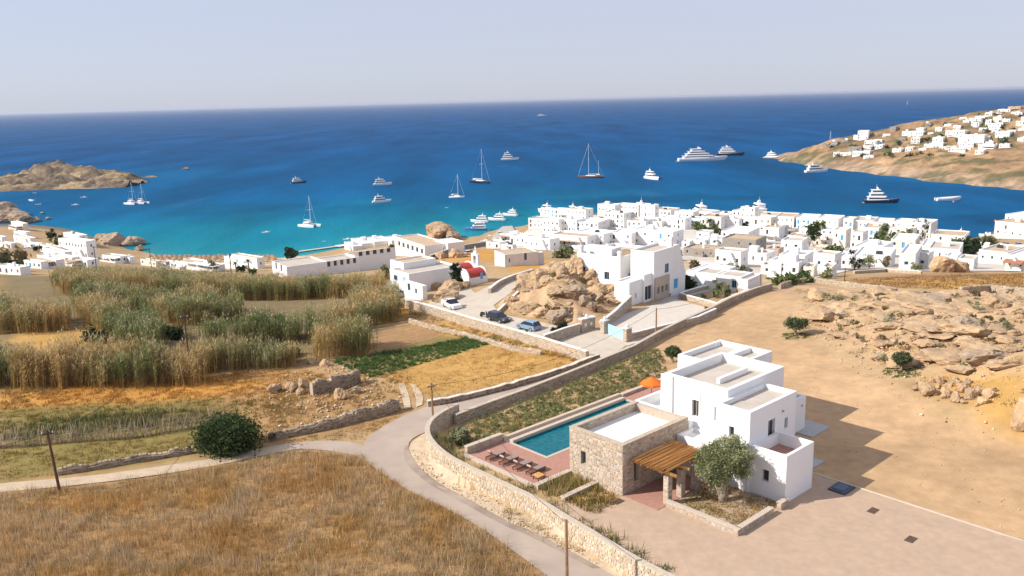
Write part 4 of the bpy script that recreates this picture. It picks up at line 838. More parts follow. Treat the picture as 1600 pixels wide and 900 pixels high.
# --- church with two red barrel roofs
P0 = gnd(733, 446); cu = empty('chapel', P0, R(38), 'small white chapel with red barrel roofs and a bell arch', 'chapel')
U, V = axes(38); Wc = extent(P0, U, 762, 3, 30); Hc = hpx(P0, 15)
M_red = mat('red_roof', (0.42, 0.055, 0.045), 0.7, 0.12, 1.5)
def nave(u0, u1, v0, v1, hw, rr_h, nm):
    w_ = MB(); w_.box(u0, u1, v0, v1, -3, hw); n = 12; vc = (v0+v1)/2; r0 = (v1-v0)/2
    for uu in (u0, u1-0.25):
        arc = [(vc+r0*1.0*math.cos(math.pi*i/n), hw+(rr_h+0.25)*math.sin(math.pi*i/n)) for i in range(n+1)]
        w_.loft([[(uu, y, z) for y, z in arc], [(uu+0.25, y, z) for y, z in arc]], True, True)
    w_.build('nave_wall', M_white, cu)
    q = MB(); arc = [(vc+(r0-0.12)*math.cos(math.pi*i/n), hw+rr_h*math.sin(math.pi*i/n)) for i in range(n+1)]
    q.loft([[(u0+0.26, y, z) for y, z in arc], [(u1-0.26, y, z) for y, z in arc]], False, False); q.build('barrel_roof', M_red, cu, True)
nave(0, Wc, 0, 4.2, Hc*0.72, 1.5, 'a'); nave(0.4, Wc, 4.25, 8.6, Hc*0.85, 1.7, 'b')
q = MB(); secs = []
for i in range(5):
    a_ = math.pi/2*i/4; secs.append([(0.4-1.6*math.cos(a_)*max(0.001, math.sin(t*math.pi/8)), 6.4+1.6*math.cos(a_)*math.cos(t*math.pi/8), Hc*0.6+1.5*math.sin(a_)) for t in range(9)])
q.loft(secs, False, False); q.build('apse_dome', M_red, cu, True)
q = MB(); q.tube([(0.4, 6.4, -3), (0.4, 6.4, Hc*0.6)], 1.7, 16); q.build('apse', M_white, cu)
q = MB(); q.box(Wc*0.62, Wc*0.62+0.6, -0.04, 0.0, 0.9, 2.2); q.build('window', M_blue, cu)
q = MB(); bu = Wc+0.4; q.box(bu-0.4, bu+0.4, 3.4, 5.8, -3, Hc+1.2); q.box(bu-0.3, bu+0.3, 3.5, 4.1, Hc+1.2, Hc+3.0); q.box(bu-0.3, bu+0.3, 5.1, 5.7, Hc+1.2, Hc+3.0); q.box(bu-0.3, bu+0.3, 3.5, 5.7, Hc+3.0, Hc+3.4); q.box(bu-0.22, bu+0.22, 4.2, 5.0, Hc+3.4, Hc+4.0); q.box(bu-0.06, bu+0.06, 4.54, 4.66, Hc+4.0, Hc+5.0); q.box(bu-0.06, bu+0.06, 4.3, 4.9, Hc+4.5, Hc+4.62); q.build('bell_arch', M_white, cu)
q = MB(); q.tube([(bu, 4.6, Hc+2.2), (bu, 4.6, Hc+2.9)], [0.32, 0.14], 8); q.build('bell', M_iron, cu)
# --- farm house, hall, long beach building
P0 = gnd(789, 417); fh = empty('house', P0, R(22), 'plain low white house with a tan roof behind the chapel', 'house')
boxpx(fh, P0, 22, 789, 417, 773, 841, 398, opV=[(0.12, 0.16, 1.0, 2.0), (0.58, 0.66, 1.2, 3.0)], style='blue', far=False, rm=M_rooft, par=0.15, wm=M_whiteold, z0=-4)
boxpx(fh, P0, 22, 841, 408, 835, 850, 395, rm=M_rooft, par=0.15, wm=M_whiteold, z0=-5, name='rear_room', rname='rear_roof')
P0 = gnd(664, 402); hl = empty('hall', P0, R(30), 'large white flat-roofed hall by the bay with a row of shuttered windows', 'hall')
boxpx(hl, P0, 30, 664, 402, 617, 703, 384, opU=[(0.05+i*0.15, 0.13+i*0.15, 0.9, 2.9) for i in range(6)], style='white', rm=M_rooft, par=0.35, wm=M_white, z0=-6)
boxpx(hl, P0, 30, 700, 391, 680, 726, 380, base=2, rm=M_roofw, par=0.2, z0=-8, name='side_room', rname='side_roof')
P0 = gnd(449, 434); lb = empty('hotel', P0, R(35), 'long low white beach building with tan roofs beside the reeds', 'hotel')
boxpx(lb, P0, 35, 449, 434, 426, 512, 417, opU=[(0.3, 0.42, 1, 3), (0.65, 0.77, 1, 3)], rm=M_roofc, par=0.3, wm=M_white, z0=-7, name='end_wing', rname='end_roof')
boxpx(lb, P0, 35, 506, 424, 490, 562, 409, opV=[(0.1+i*0.18, 0.2+i*0.18, 1.0, 2.6) for i in range(5)], rm=M_roofc, par=0.3, z0=-7, name='middle_wing', rname='middle_roof')
boxpx(lb, P0, 35, 555, 416, 540, 619, 400, rm=M_rooft, par=0.3, opV=[(0.1+i*0.17, 0.2+i*0.17, 2.6, 4) for i in range(5)], z0=-8, name='rear_wing', rname='rear_roof')
# white terraces down to the beach
for k, (xl, xc, xr, yb, h) in enumerate(((538,552,566,392,6),(549,566,590,389,8),(570,585,612,386,8),(598,612,640,384,8))):
    house(xl, xc, xr, yb, h, 25, f"white beach terrace, {ORD[k]} from the left above the water", 'beach terraces', nU=1, nV=0, name='beach_terrace', cat='terrace', rm=M_roofw, par=0.5)
# ================================================================ VILLAGE
M_lanes = mat('village_lanes', (0.60, 0.555, 0.49), 0.9, 0.16, 0.12, spec=0.2, col2=(0.50, 0.41, 0.31), detail=8)
sheet('village_lanes', [(835,352),(850,338),(900,337),(960,336),(1030,339),(1100,345),(1200,350),(1300,356),(1400,362),(1460,372),(1520,384),(1600,395),(1600,424),(1440,424),(1340,420),(1280,434),(1210,434),(1160,424),(1110,424),(1060,404),(960,398),(860,392),(800,388),(815,368)], M_lanes, 0.12, 8.0)
def row(rowname, items, th=(46, 62), group='village houses', **k):
    for i, it in enumerate(items):
        xl, xr, yb, h = it[:4]; h = h*1.02 if 'headland' in rowname else h; xl -= (xr-xl)*0.07; xr += (xr-xl)*0.05; o = dict(k); o.update(it[4] if len(it) > 4 else {}); fr = o.pop('fr', None) or 0.66+0.14*random.Random(int(xl)).random()
        lab = o.pop('lab', None) or f"white flat-roofed house, {ORD[i] if i < len(ORD) else str(i)} from the left in the {rowname}"
        t = o.pop('th', None) or random.Random(int(xr+yb)).uniform(*th)
        house(xl, xl+(xr-xl)*fr, xr, yb, h, t, lab, group, **o)
B = dict(style='blue')
row('waterfront row of the village', [(846,872,338,11),(868,892,342,15),(888,925,345,17),(936,969,346,25,dict(storeys=2)),(966,1004,345,24),(1002,1028,349,28),(1022,1060,346,17),(1056,1090,352,20),(1086,1122,352,20),(1118,1150,352,17),(1146,1185,356,24),(1180,1222,352,14),(1214,1250,358,18),(1246,1282,360,18),(1278,1322,363,19),(1318,1338,365,21),(1334,1372,367,20,B),(1368,1398,365,16),(1394,1434,370,20),(1424,1466,375,23,dict(chim=True))])
row('second row up from the sea', [(828,862,356,14),(850,882,366,23),(876,912,364,20),(904,960,363,15,dict(fr=0.55)),(946,984,359,25),(982,1018,362,16),(1012,1040,358,12),(1034,1078,359,17),(1072,1104,358,16),(1098,1138,363,23),(1136,1158,363,20),(1158,1184,358,32,dict(lab='tall narrow white tower house rising above the village roofs')),(1178,1212,374,32,dict(storeys=3,lab='three-storey white house standing below the tower house')),(1258,1288,372,14),(1284,1308,376,16),(1302,1327,391,29,dict(style='blue', storeys=2, lab='two-storey white house with dark blue shutters in pairs')),(1330,1354,389,24,dict(storeys=2)),(1350,1378,378,20,B),(1390,1430,376,16),(1458,1524,386,15,dict(lab='low white house in front of the large dark pine'))])
row('middle row of the village', [(762,790,388,6),(784,824,378,10),(800,850,384,13),(822,872,391,17),(862,900,379,15),(866,930,388,18),(902,962,386,20),(956,1000,385,20),(994,1064,386,23,dict(nU=5)),(1066,1082,388,10),(1084,1108,386,10),(1104,1140,384,9),(1130,1184,383,19),(1194,1224,377,20),(1218,1246,375,15),(1232,1262,384,14),(1272,1302,386,10),(1336,1392,403,14),(1394,1444,400,22),(1440,1470,402,16),(1454,1518,408,16)], group='village houses')
row('upper row of the village', [(930,960,398,10),(962,1000,398,9),(1020,1052,396,14),(1120,1166,418,24,dict(nU=4)),(1160,1208,414,17),(1190,1212,429,11),(1204,1256,433,22),(1222,1259,404,26),(1220,1268,419,18),(1256,1276,433,12),(1273,1312,423,24),(1310,1336,419,16),(1284,1306,433,10),(1338,1412,418,15,dict(nU=5)),(1406,1438,422,23),(1430,1456,420,22),(1498,1526,421,14)], group='village houses')
row('scattered small annexes of the village', [(784,806,392,7),(1000,1022,376,9),(1030,1052,372,9),(1090,1114,372,9),(1090,1112,396,9),(1146,1168,372,9),(1146,1166,394,8),(1200,1222,366,9),(1240,1262,396,10),(1250,1274,368,10),(1262,1280,408,10),(1310,1334,372,9),(1318,1338,404,10),(1360,1384,392,9),(1400,1424,388,10),(1440,1462,394,9),(1470,1496,398,10),(1478,1500,412,8),(1524,1548,398,8),(1552,1580,400,9),(1584,1606,404,9)], group='village annexes', name='annex')
house(1528, 1572, 1604, 413, 16, 40, 'wide white house with a broad tan roof at the eastern edge', 'village houses', rm=M_rooft, nU=3)
house(1570, 1600, 1640, 424, 20, 40, 'white house with a terracotta porch roof at the eastern edge', 'village houses', rm=M_roofw, extra=lambda e, L, W, h: MB().add([(-2.5, 0, 2.3), (-2.5, L, 2.3), (0, L, 2.9), (0, 0, 2.9), (-2.5, 0, 2.15), (-2.5, L, 2.15), (0, L, 2.75), (0, 0, 2.75)], [(0, 1, 2, 3), (7, 6, 5, 4), (0, 4, 5, 1), (1, 5, 6, 2), (2, 6, 7, 3), (3, 7, 4, 0)]).build('porch_roof', mat('terracotta_tiles', (0.36, 0.15, 0.09), 0.8, 0.15, 3), e))
house(1553, 1612, 1660, 374, 19, 30, 'white hotel block on the waterfront by the jetty boat', None, nU=5, rm=M_rooft, name='hotel', cat='hotel', chim=True)
house(1568, 1620, 1660, 368, 24, 30, 'upper storey wing of the waterfront hotel with chimneys', None, nU=5, rm=M_roofw, name='hotel_wing', cat='hotel', chim=True)
M_greystone = mat('grey_stone_wall', (0.30, 0.265, 0.23), 0.95, 0.25, 1.5, 0.03, 3, detail=8)
house(1128, 1180, 1197, 398, 22, 54, 'grey stone house with dark terrace among the white village houses', None, wm=M_greystone, rm=M_rooft, nU=3)
house(1068, 1118, 1134, 403, 12, 54, 'low grey stone shed above the palms', None, wm=M_greystone, rm=M_rooft, nU=4, name='shed', cat='shed')
house(1196, 1216, 1224, 408, 18, 54, 'unfinished brown block house beside the stone house', None, wm=mat('bare_block', (0.42, 0.33, 0.26), 0.9, 0.15, 2), rm=M_rooft, nU=1)
row('western cluster by the rocky shore', [(20,44,360,9),(24,46,372,8),(-14,8,382,10),(22,56,384,10),(0,26,388,6),(40,68,390,8),(66,98,398,10),(88,136,384,14,dict(lab='largest white house of the western cluster, above the rocks')),(98,150,404,24,dict(lab='tall white house front in the western cluster')),(72,112,410,14),(40,72,420,9),(62,100,420,12),(0,46,430,7),(84,124,416,12),(104,152,418,10)], group='western houses')
row('line of beach bars', [(163,200,411,9),(196,206,412,9),(222,250,417,6),(254,275,418,5),(268,300,421,7),(290,330,418,7),(310,350,424,9),(352,366,415,12),(366,412,420,16,dict(lab='beach bar with a low pitched white roof behind the palms'))], group='beach bars', cat='beach bar', name='beach_bar')
# headland villas
def hgnd(px, py, T):
    v = ray(px, py); hh = math.hypot(v[0], v[1]); t = np.arange(500, 1300, 2.0)/hh; z = CAMZ+v[2]*t; g = T(v[0]*t, v[1]*t); b_ = np.nonzero(z < g)[0]
    i = b_[0] if len(b_) else -1; return np.array([v[0]*t[i], v[1]*t[i], z[i]])
_g0 = gnd
def headland_rows():
    global gnd
    gnd = lambda px, py: hgnd(px, py, HT)
    row('headland houses near the point', [(1286,1298,230,5,dict(wm=M_greystone)),(1299,1310,229,7,dict(wm=M_greystone)),(1312,1328,224,5,dict(wm=M_greystone)),(1334,1345,219,7),(1341,1361,217,11,dict(lab='white cube villa topping the headland ridge')),(1325,1350,234,4,dict(wm=M_greystone)),(1352,1374,229,8),(1366,1382,232,5),(1304,1336,244,5),(1334,1366,243,6),(1350,1368,248,4)], group='headland houses', zdrop=5.0, far=True)
    row('headland houses along the slope', [(1391,1403,205,6,dict(wm=M_greystone)),(1420,1450,215,8,dict(storeys=2)),(1424,1442,225,8),(1446,1458,198,5,dict(wm=M_greystone)),(1444,1456,232,6),(1454,1480,231,6),(1478,1496,214,8),(1482,1518,215,9),(1496,1546,226,12,dict(nU=6)),(1500,1530,233,8),(1520,1554,222,7),(1505,1516,194,5),(1515,1538,193,7),(1518,1534,199,7),(1540,1552,197,8),(1546,1576,201,7),(1556,1584,216,8),(1588,1606,199,8),(1592,1612,208,6),(1560,1582,178,6),(1576,1600,174,6,dict(wm=M_rooft)),(1580,1592,182,6),(1484,1520,236,4),(1524,1540,241,5),(1470,1500,234,4),(1458,1478,222,6),(1402,1420,222,5,dict(wm=M_greystone)),(1530,1560,233,6),(1596,1612,190,6)], group='headland houses', zdrop=5.0)
    row('scattered houses of the headland', [(1366,1380,224,5),(1380,1394,215,5),(1395,1412,238,5),(1410,1424,212,6),(1415,1430,236,5),(1432,1446,206,5),(1436,1452,238,5),(1450,1462,213,5),(1462,1476,206,6),(1476,1490,200,5),(1490,1504,203,6),(1500,1514,188,4),(1528,1542,187,5),(1530,1546,207,6),(1540,1554,182,5),(1540,1556,229,6),(1550,1562,209,5),(1552,1568,190,6),(1562,1580,231,5),(1566,1580,193,6),(1574,1590,211,6),(1586,1600,183,6),(1590,1606,223,6)], group='headland houses', zdrop=5.0)
    gnd = _g0
headland_rows()
# ================================================================ BOATS
M_hullw = mat('gelcoat_white', (0.82, 0.82, 0.81), 0.25, 0.0, spec=0.5); M_hulln = mat('gelcoat_navy', (0.012, 0.022, 0.06), 0.25, 0.0, spec=0.5); M_hullb = mat('gelcoat_blue', (0.08, 0.20, 0.45), 0.25, 0.0, spec=0.5)
M_tint = mat('tinted_glass', (0.02, 0.025, 0.035), 0.12, 0.0, spec=0.6); M_teakdeck = mat('teak_deck', (0.42, 0.28, 0.16), 0.7, 0.08, 1); M_alu = mat('mast_aluminium', (0.70, 0.70, 0.70), 0.4, 0.0, spec=0.5); M_hullg = mat('gelcoat_grey', (0.25, 0.26, 0.28), 0.3, 0.0); M_canvas = mat('sail_canvas', (0.62, 0.56, 0.48), 0.9, 0.05, 2)
def hull_secs(L, B, fb, sheer, n=10, tr=0.85, y0=0.0):
    secs = []
    for i in range(n+1):
        t = i/n; x = -L/2+L*t; k = 1.0 if t < 0.45 else max(0.0, 1-((t-0.45)/0.55)**2.2); k = max(k, 0.02); k *= tr+(1-tr)*min(1, t/0.3); zt = fb+sheer*t**2; b = B/2*k; xb = x-(0.06*L*max(0, t-0.6)/0.4)
        secs.append([(xb, y0-b*0.2, -0.5), (xb, y0-b*0.82, 0.0), (x, y0-b, zt*0.6), (x, y0-b, zt), (x, y0+b, zt), (x, y0+b, zt*0.6), (xb, y0+b*0.82, 0.0), (xb, y0+b*0.2, -0.5)])
    return secs
def boat_base(px, py, lenpx, hdg, name, label, cat, group):
    P = onz(px, py, 0.0); d = math.hypot(P[0], P[1]); L = lenpx*d/FPX*1.03/max(0.35, abs(math.cos(R(hdg)-math.atan2(P[0], P[1])*-1)))
    return empty(name, P, R(hdg), label, cat, group), L
def motor_yacht(px, py, lenpx, hdg, label, decks=2, hull=None, group='yachts at anchor', L=None, name='motor_yacht'):
    e, L0 = boat_base(px, py, lenpx, hdg, name, label, 'yacht', group); L = L or L0; B = max(L*0.23, 3.2) if L < 35 else L*0.18; fb = 0.075*L+0.3 if L < 35 else 0.06*L; sh = fb*0.55
    MB().loft(hull_secs(L, B, fb, sh)).build('hull', hull or M_hullw, e)
    MB().loft([[(x*0.97, y*0.9, fb+0.02+sh*((x/L+0.5)**2)) for x, y in ((-L/2+L*i/8, s_) for s_ in ())] for i in range(0)]) if False else None
    dh = min(2.5, 0.085*L+0.35); z = fb+0.02; x0, x1 = -0.40*L, 0.24*L; wd = B*0.86
    for k in range(decks):
        a, b_ = x0+0.05*L*k, x1-0.085*L*k; w_ = wd*(1-0.11*k); rk = dh*(1.1 if L < 30 else 0.8)
        def ring(xa, xb, ww, zz): nz = 5; return [(xa, -ww/2, zz), (xb-ww*0.25, -ww/2, zz), (xb, -ww*0.2, zz), (xb, ww*0.2, zz), (xb-ww*0.25, ww/2, zz), (xa, ww/2, zz)]
        MB().loft([ring(a, b_, w_, z), ring(a+0.01*L, b_-rk, w_*0.94, z+dh)]).build('deck_house', M_hullw, e)
        def ringk(t, o): return ring(a+0.03*L, b_-rk*t+o, w_*(1-0.06*t)+2*o, z+dh*t)
        MB().loft([ringk(0.38, 0.05), ringk(0.8, 0.05)], True, False).build('window_band', M_tint, e)
        ov = MB(); ov.loft([ring(a-0.025*L, b_-rk+0.012*L, w_*0.96, z+dh), ring(a-0.02*L, b_-rk+0.005*L, w_*0.93, z+dh+0.16)]); ov.build('deck_roof', M_hullw, e)
        z += dh+0.14
    m = MB(); ma = x0+0.05*L*decks+0.1*L; m.add([(ma, -0.25*wd*0.5, z), (ma+0.07*L, -0.25*wd*0.5, z), (ma+0.02*L, -0.1*wd, z+dh*0.8), (ma-0.02*L, -0.1*wd, z+dh*0.8), (ma, 0.25*wd*0.5, z), (ma+0.07*L, 0.25*wd*0.5, z), (ma+0.02*L, 0.1*wd, z+dh*0.8), (ma-0.02*L, 0.1*wd, z+dh*0.8)], [(0, 1, 2, 3), (7, 6, 5, 4), (0, 4, 5, 1), (1, 5, 6, 2), (2, 6, 7, 3), (3, 7, 4, 0)]); m.build('radar_mast', M_hullw, e)
    MB().tube([(ma, 0, z+dh*0.7), (ma-0.01*L, 0, z+dh*1.7)], [0.12, 0.05], 5).build('antenna', M_alu, e)
    q = MB(); q.box(-L*0.5-0.04*L, -L*0.47, -B*0.4, B*0.4, 0.1, 0.35); q.build('swim_platform', M_teakdeck, e)
    return e
def sail_yacht(px, py, lenpx, hdg, mastpx, label, hull=None, cat2=False, group='sailing boats at anchor', L=None, mizzen=0.0, name='sailing_yacht'):
    e, L0 = boat_base(px, py, lenpx, hdg, name, label, 'sailing boat', group); L = L or L0; P = e.location; mh = mastpx*math.hypot(P[0], P[1])/FPX*1.02; B = L*0.26; fb = 0.07*L+0.2
    if cat2:
        B = L*0.52
        for s_ in (-1, 1): MB().loft(hull_secs(L, L*0.13, fb*1.25, 0.3, y0=s_*B*0.4)).build('hull', hull or M_hullw, e)
        m = MB(); m.box(-L*0.36, L*0.18, -B*0.40, B*0.40, fb*0.8, fb*1.3); m.build('bridge_deck', M_hullw, e)
        m = MB(); m.box(-L*0.3, L*0.1, -B*0.3, B*0.3, fb*1.3, fb*1.3+1.5, t=0.5); m.build('cabin', M_hullw, e); m = MB(); m.box(-L*0.27, L*0.085, -B*0.29, B*0.29, fb*1.3+0.5, fb*1.3+1.0, t=0.0); m.build('window_band', M_tint, e)
        zb = fb*1.3+1.5
    else:
        MB().loft(hull_secs(L, B, fb, 0.35, tr=0.7)).build('hull', hull or M_hullw, e)
        m = MB(); m.box(-L*0.18, L*0.2, -B*0.26, B*0.26, fb, fb+0.75, t=0.3); m.build('cabin', M_hullw, e)
        m = MB(); m.box(-L*0.36, -L*0.2, -B*0.25, B*0.25, fb+0.9, fb+1.7, t=0.3); m.build('spray_hood', M_canvas, e); zb = fb+0.7
    MB().tube([(L*0.08, 0, zb-0.5), (L*0.08, 0, mh)], [0.2, 0.13], 6).build('mast', M_alu, e)
    MB().tube([(L*0.07, 0, zb+1.0), (-L*0.33, 0, zb+1.1)], [0.3, 0.22], 6).build('furled_sail', M_canvas, e)
    MB().tube([(L*0.08, 0, mh*0.98), (L*0.48, 0, fb+0.4)], 0.07, 4).build('forestay', M_alu, e); MB().tube([(L*0.08, 0, mh*0.99), (-L*0.48, 0, fb+0.3)], 0.04, 4).build('backstay', M_alu, e)
    m = MB(); m.box(L*0.07, L*0.09, -B*0.3, B*0.3, mh*0.55, mh*0.56); m.build('spreader', M_alu, e)
    if mizzen: MB().tube([(-L*0.3, 0, zb-0.5), (-L*0.3, 0, mh*mizzen)], [0.16, 0.1], 6).build('mizzen_mast', M_alu, e)
    return e
def small_boat(px, py, lenpx, hdg, label, hull=None, group='small boats in the bay', cuddy=True):
    e, L = boat_base(px, py, lenpx, hdg, 'small_boat', label, 'boat', group); B = L*0.34; fb = 0.1*L+0.15
    h = hull_secs(L, B, fb, fb*0.5); MB().loft(h).build('hull', hull or M_hullw, e)
    m = MB(); m.box(-L*0.4, L*0.2, -B*0.33, B*0.33, fb+0.01, fb+0.03); m.build('cockpit', M_teakdeck, e)
    if cuddy: m = MB(); m.box(-L*0.08, L*0.2, -B*0.28, B*0.28, fb, fb+0.14*L, t=0.06*L*0.5); m.build('console', M_hullw, e); m = MB(); m.box(L*0.06, L*0.1, -B*0.24, B*0.24, fb+0.1*L, fb+0.2*L); m.build('windscreen', M_tint, e)
    m = MB(); m.box(-L*0.53, -L*0.46, -0.2, 0.2, 0.1, fb+0.5); m.build('outboard', M_hullg, e)
    return e
motor_yacht(1098, 251, 70, 2, 'largest white superyacht with four stepped decks off the headland', 4)
motor_yacht(1141, 243, 40, -8, 'dark-hulled superyacht moored just beyond the largest white one', 3, M_hulln)
motor_yacht(467, 286, 22, 25, 'small dark-hulled motor yacht farthest west in open water', 2, M_hulln)
motor_yacht(598, 289, 28, 12, 'white motor yacht with radar mast between the two western yachts', 2)
motor_yacht(597, 316, 28, 22, 'white motor yacht with raised bow nearer the turquoise shallows', 2)
motor_yacht(797, 250, 27, 2, 'white motor yacht beyond the tall black-hulled sailing yacht', 3)
motor_yacht(1019, 280, 13, -70, 'white motor yacht seen end-on in open water', 2, L=24)
motor_yacht(1209, 247, 14, -55, 'white motor yacht tucked against the headland point', 2, L=22)
motor_yacht(1276, 269, 30, 10, 'white motor yacht under the headland cliffs', 2)
motor_yacht(1377, 317, 45, -14, 'navy-hulled motor yacht with white decks off the village', 3, M_hulln)
motor_yacht(744, 360, 36, 178, 'blue and white motor yacht closest to the quay', 2, M_hullb, group='yachts in the small harbour')
motor_yacht(749, 347, 27, 165, 'white motor yacht right behind the blue and white one', 2, group='yachts in the small harbour')
motor_yacht(776, 344, 26, 160, 'white motor yacht in the middle of the harbour line', 2, group='yachts in the small harbour')
motor_yacht(797, 337, 22, 150, 'white motor yacht farthest out in the harbour line', 2, group='yachts in the small harbour')
motor_yacht(851, 333, 14, 118, 'white motor yacht moored beside the westernmost waterfront house', 2, L=18, group='yachts in the small harbour')
motor_yacht(893, 336, 14, 100, 'white motor yacht moored end-on behind the waterfront roofs', 2, L=20, group='yachts in the small harbour')
motor_yacht(1092, 338, 16, 95, 'white yacht superstructure showing above the waterfront roofs', 2, L=26, group='yachts behind the village')
motor_yacht(1181, 343, 17, 95, 'white yacht with a tall mast showing behind the tower house', 3, L=30, group='yachts behind the village')
motor_yacht(999, 334, 16, 95, 'white yacht top showing behind the waterfront row', 2, L=26, group='yachts behind the village')
motor_yacht(847, 181, 14, 5, 'distant white motor yacht near the horizon', 2)
motor_yacht(1494, 372, 26, 170, 'dark blue motor yacht moored at the eastern quay behind the houses', 2, M_hulln)
small_boat(1545, 370, 24, 165, 'open speedboat with pointed bow by the waterfront hotel', M_hullw); small_boat(1594, 342, 22, 178, 'dark grey boat cut by the photo edge off the hotel', M_hullg)
small_boat(1482, 313, 30, 0, 'long flat white boat lying alone off the village', cuddy=False)
sail_yacht(484, 354, 20, -35, 46, 'white catamaran with tall mast in the turquoise bay', None, True, L=14)
sail_yacht(714, 309, 15, -15, 36, 'small white sailing yacht in front of the black-hulled one', None, L=13)
sail_yacht(751, 286, 14, -48, 52, 'tall black-hulled sailing yacht in the middle of the bay', M_hulln, L=27)
sail_yacht(923, 278, 18, 170, 52, 'two-masted sailing yacht with brown hull in the middle of the bay', mat('hull_brown', (0.2, 0.1, 0.06), 0.4, 0.0), L=25, mizzen=0.5)
sail_yacht(207, 319, 13, -30, 32, 'left one of the two catamarans rafted off the islet', None, True, L=13, group='rafted catamarans'); sail_yacht(222, 318, 13, -30, 29, 'right one of the two catamarans rafted off the islet', None, True, L=12, group='rafted catamarans')
e = sail_yacht(1418, 163, 8, 10, 10, 'distant sailing boat under sail near the horizon', None, L=12)
MB().add([(1, 0.02, 2), (-5, 0.02, 2), (1, 0.02, 24), (1, -0.02, 2), (-5, -0.02, 2), (1, -0.02, 24)], [(0, 1, 2), (5, 4, 3), (0, 3, 4, 1), (1, 4, 5, 2), (2, 5, 3, 0)]).build('mainsail', M_hullw, e)
sail_yacht(1297, 228, 8, 90, 21, 'mast of a sailing boat behind the headland point', None, L=14)
for px, py, l, hd, lab in ((54,302,5,20,'small boat closest to the islet beach'),(49,314,6,150,'small boat left of the pair off the islet beach'),(60,320,7,30,'small boat right of the pair off the islet beach'),(118,321,9,5,'flat small boat alone between islet and western rocks'),(131,309,8,10,'small boat nearest the islet rocks'),
    (416,364,12,5,'low white boat west of the catamaran'),(506,378,6,10,'tiny dinghy off the beach pontoon'),(543,375,13,0,'white motorboat off the beach terraces'),(569,370,5,0,'small dinghy beyond the beach terraces'),(759,378,20,5,'white motorboat lying off the quay'),(774,384,16,0,'white boat moored along the near quay'),(765,370,13,0,'slim white boat by the blue and white yacht'),(698,325,5,0,'tiny dinghy in open water below the small sailing yacht')):
    small_boat(px, py, l, hd, lab, cuddy=l > 7)
# pontoon
P = onz(470, 394, 0); e = empty('pontoon', P, R(38), 'narrow wooden swimming pontoon off the beach', 'pontoon'); L = 30.0
m = MB(); [m.box(-2+i*0.6, -2+i*0.6+0.55, -1.3, 1.3, 0.55, 0.62) for i in range(int(L/0.6))]; tag(m.build('planks', mat('pontoon_boards', (0.55, 0.47, 0.38), 0.85, 0.1, 1), e), kind='stuff')
for x in np.arange(0, L-2, 4):
    for y in (-1.1, 1.1): MB().tube([(x, y, -2), (x, y, 0.55)], 0.15, 6).build('pile', M_teak, e)
m = MB(); m.box(L-9, L-3, -2.6, 2.6, 0.5, 0.7); m.build('end_platform', M_hullw, e)
# buoys
for px, py, c_, lb in ((1555, 346, (0.7, 0.12, 0.05), 'orange mooring buoy off the waterfront hotel'), (1490, 316, (0.7, 0.2, 0.1), 'small orange buoy beside the long flat boat')):
    P = onz(px, py, 0); e = empty('buoy', P, 0, lb, 'buoy'); q = MB(); secs = [[(r_*math.cos(t*math.pi/4), r_*math.sin(t*math.pi/4), z) for t in range(8)] for z, r_ in ((-0.2, 0.5), (0.2, 0.7), (0.6, 0.65), (0.9, 0.35), (1.0, 0.1))]; q.loft(secs); q.build('float', mat('buoy_%d' % px, c_, 0.5, 0.0), e); MB().tube([(0, 0, 0.9), (0, 0, 1.3)], 0.05, 5).build('ring', M_alu, e)

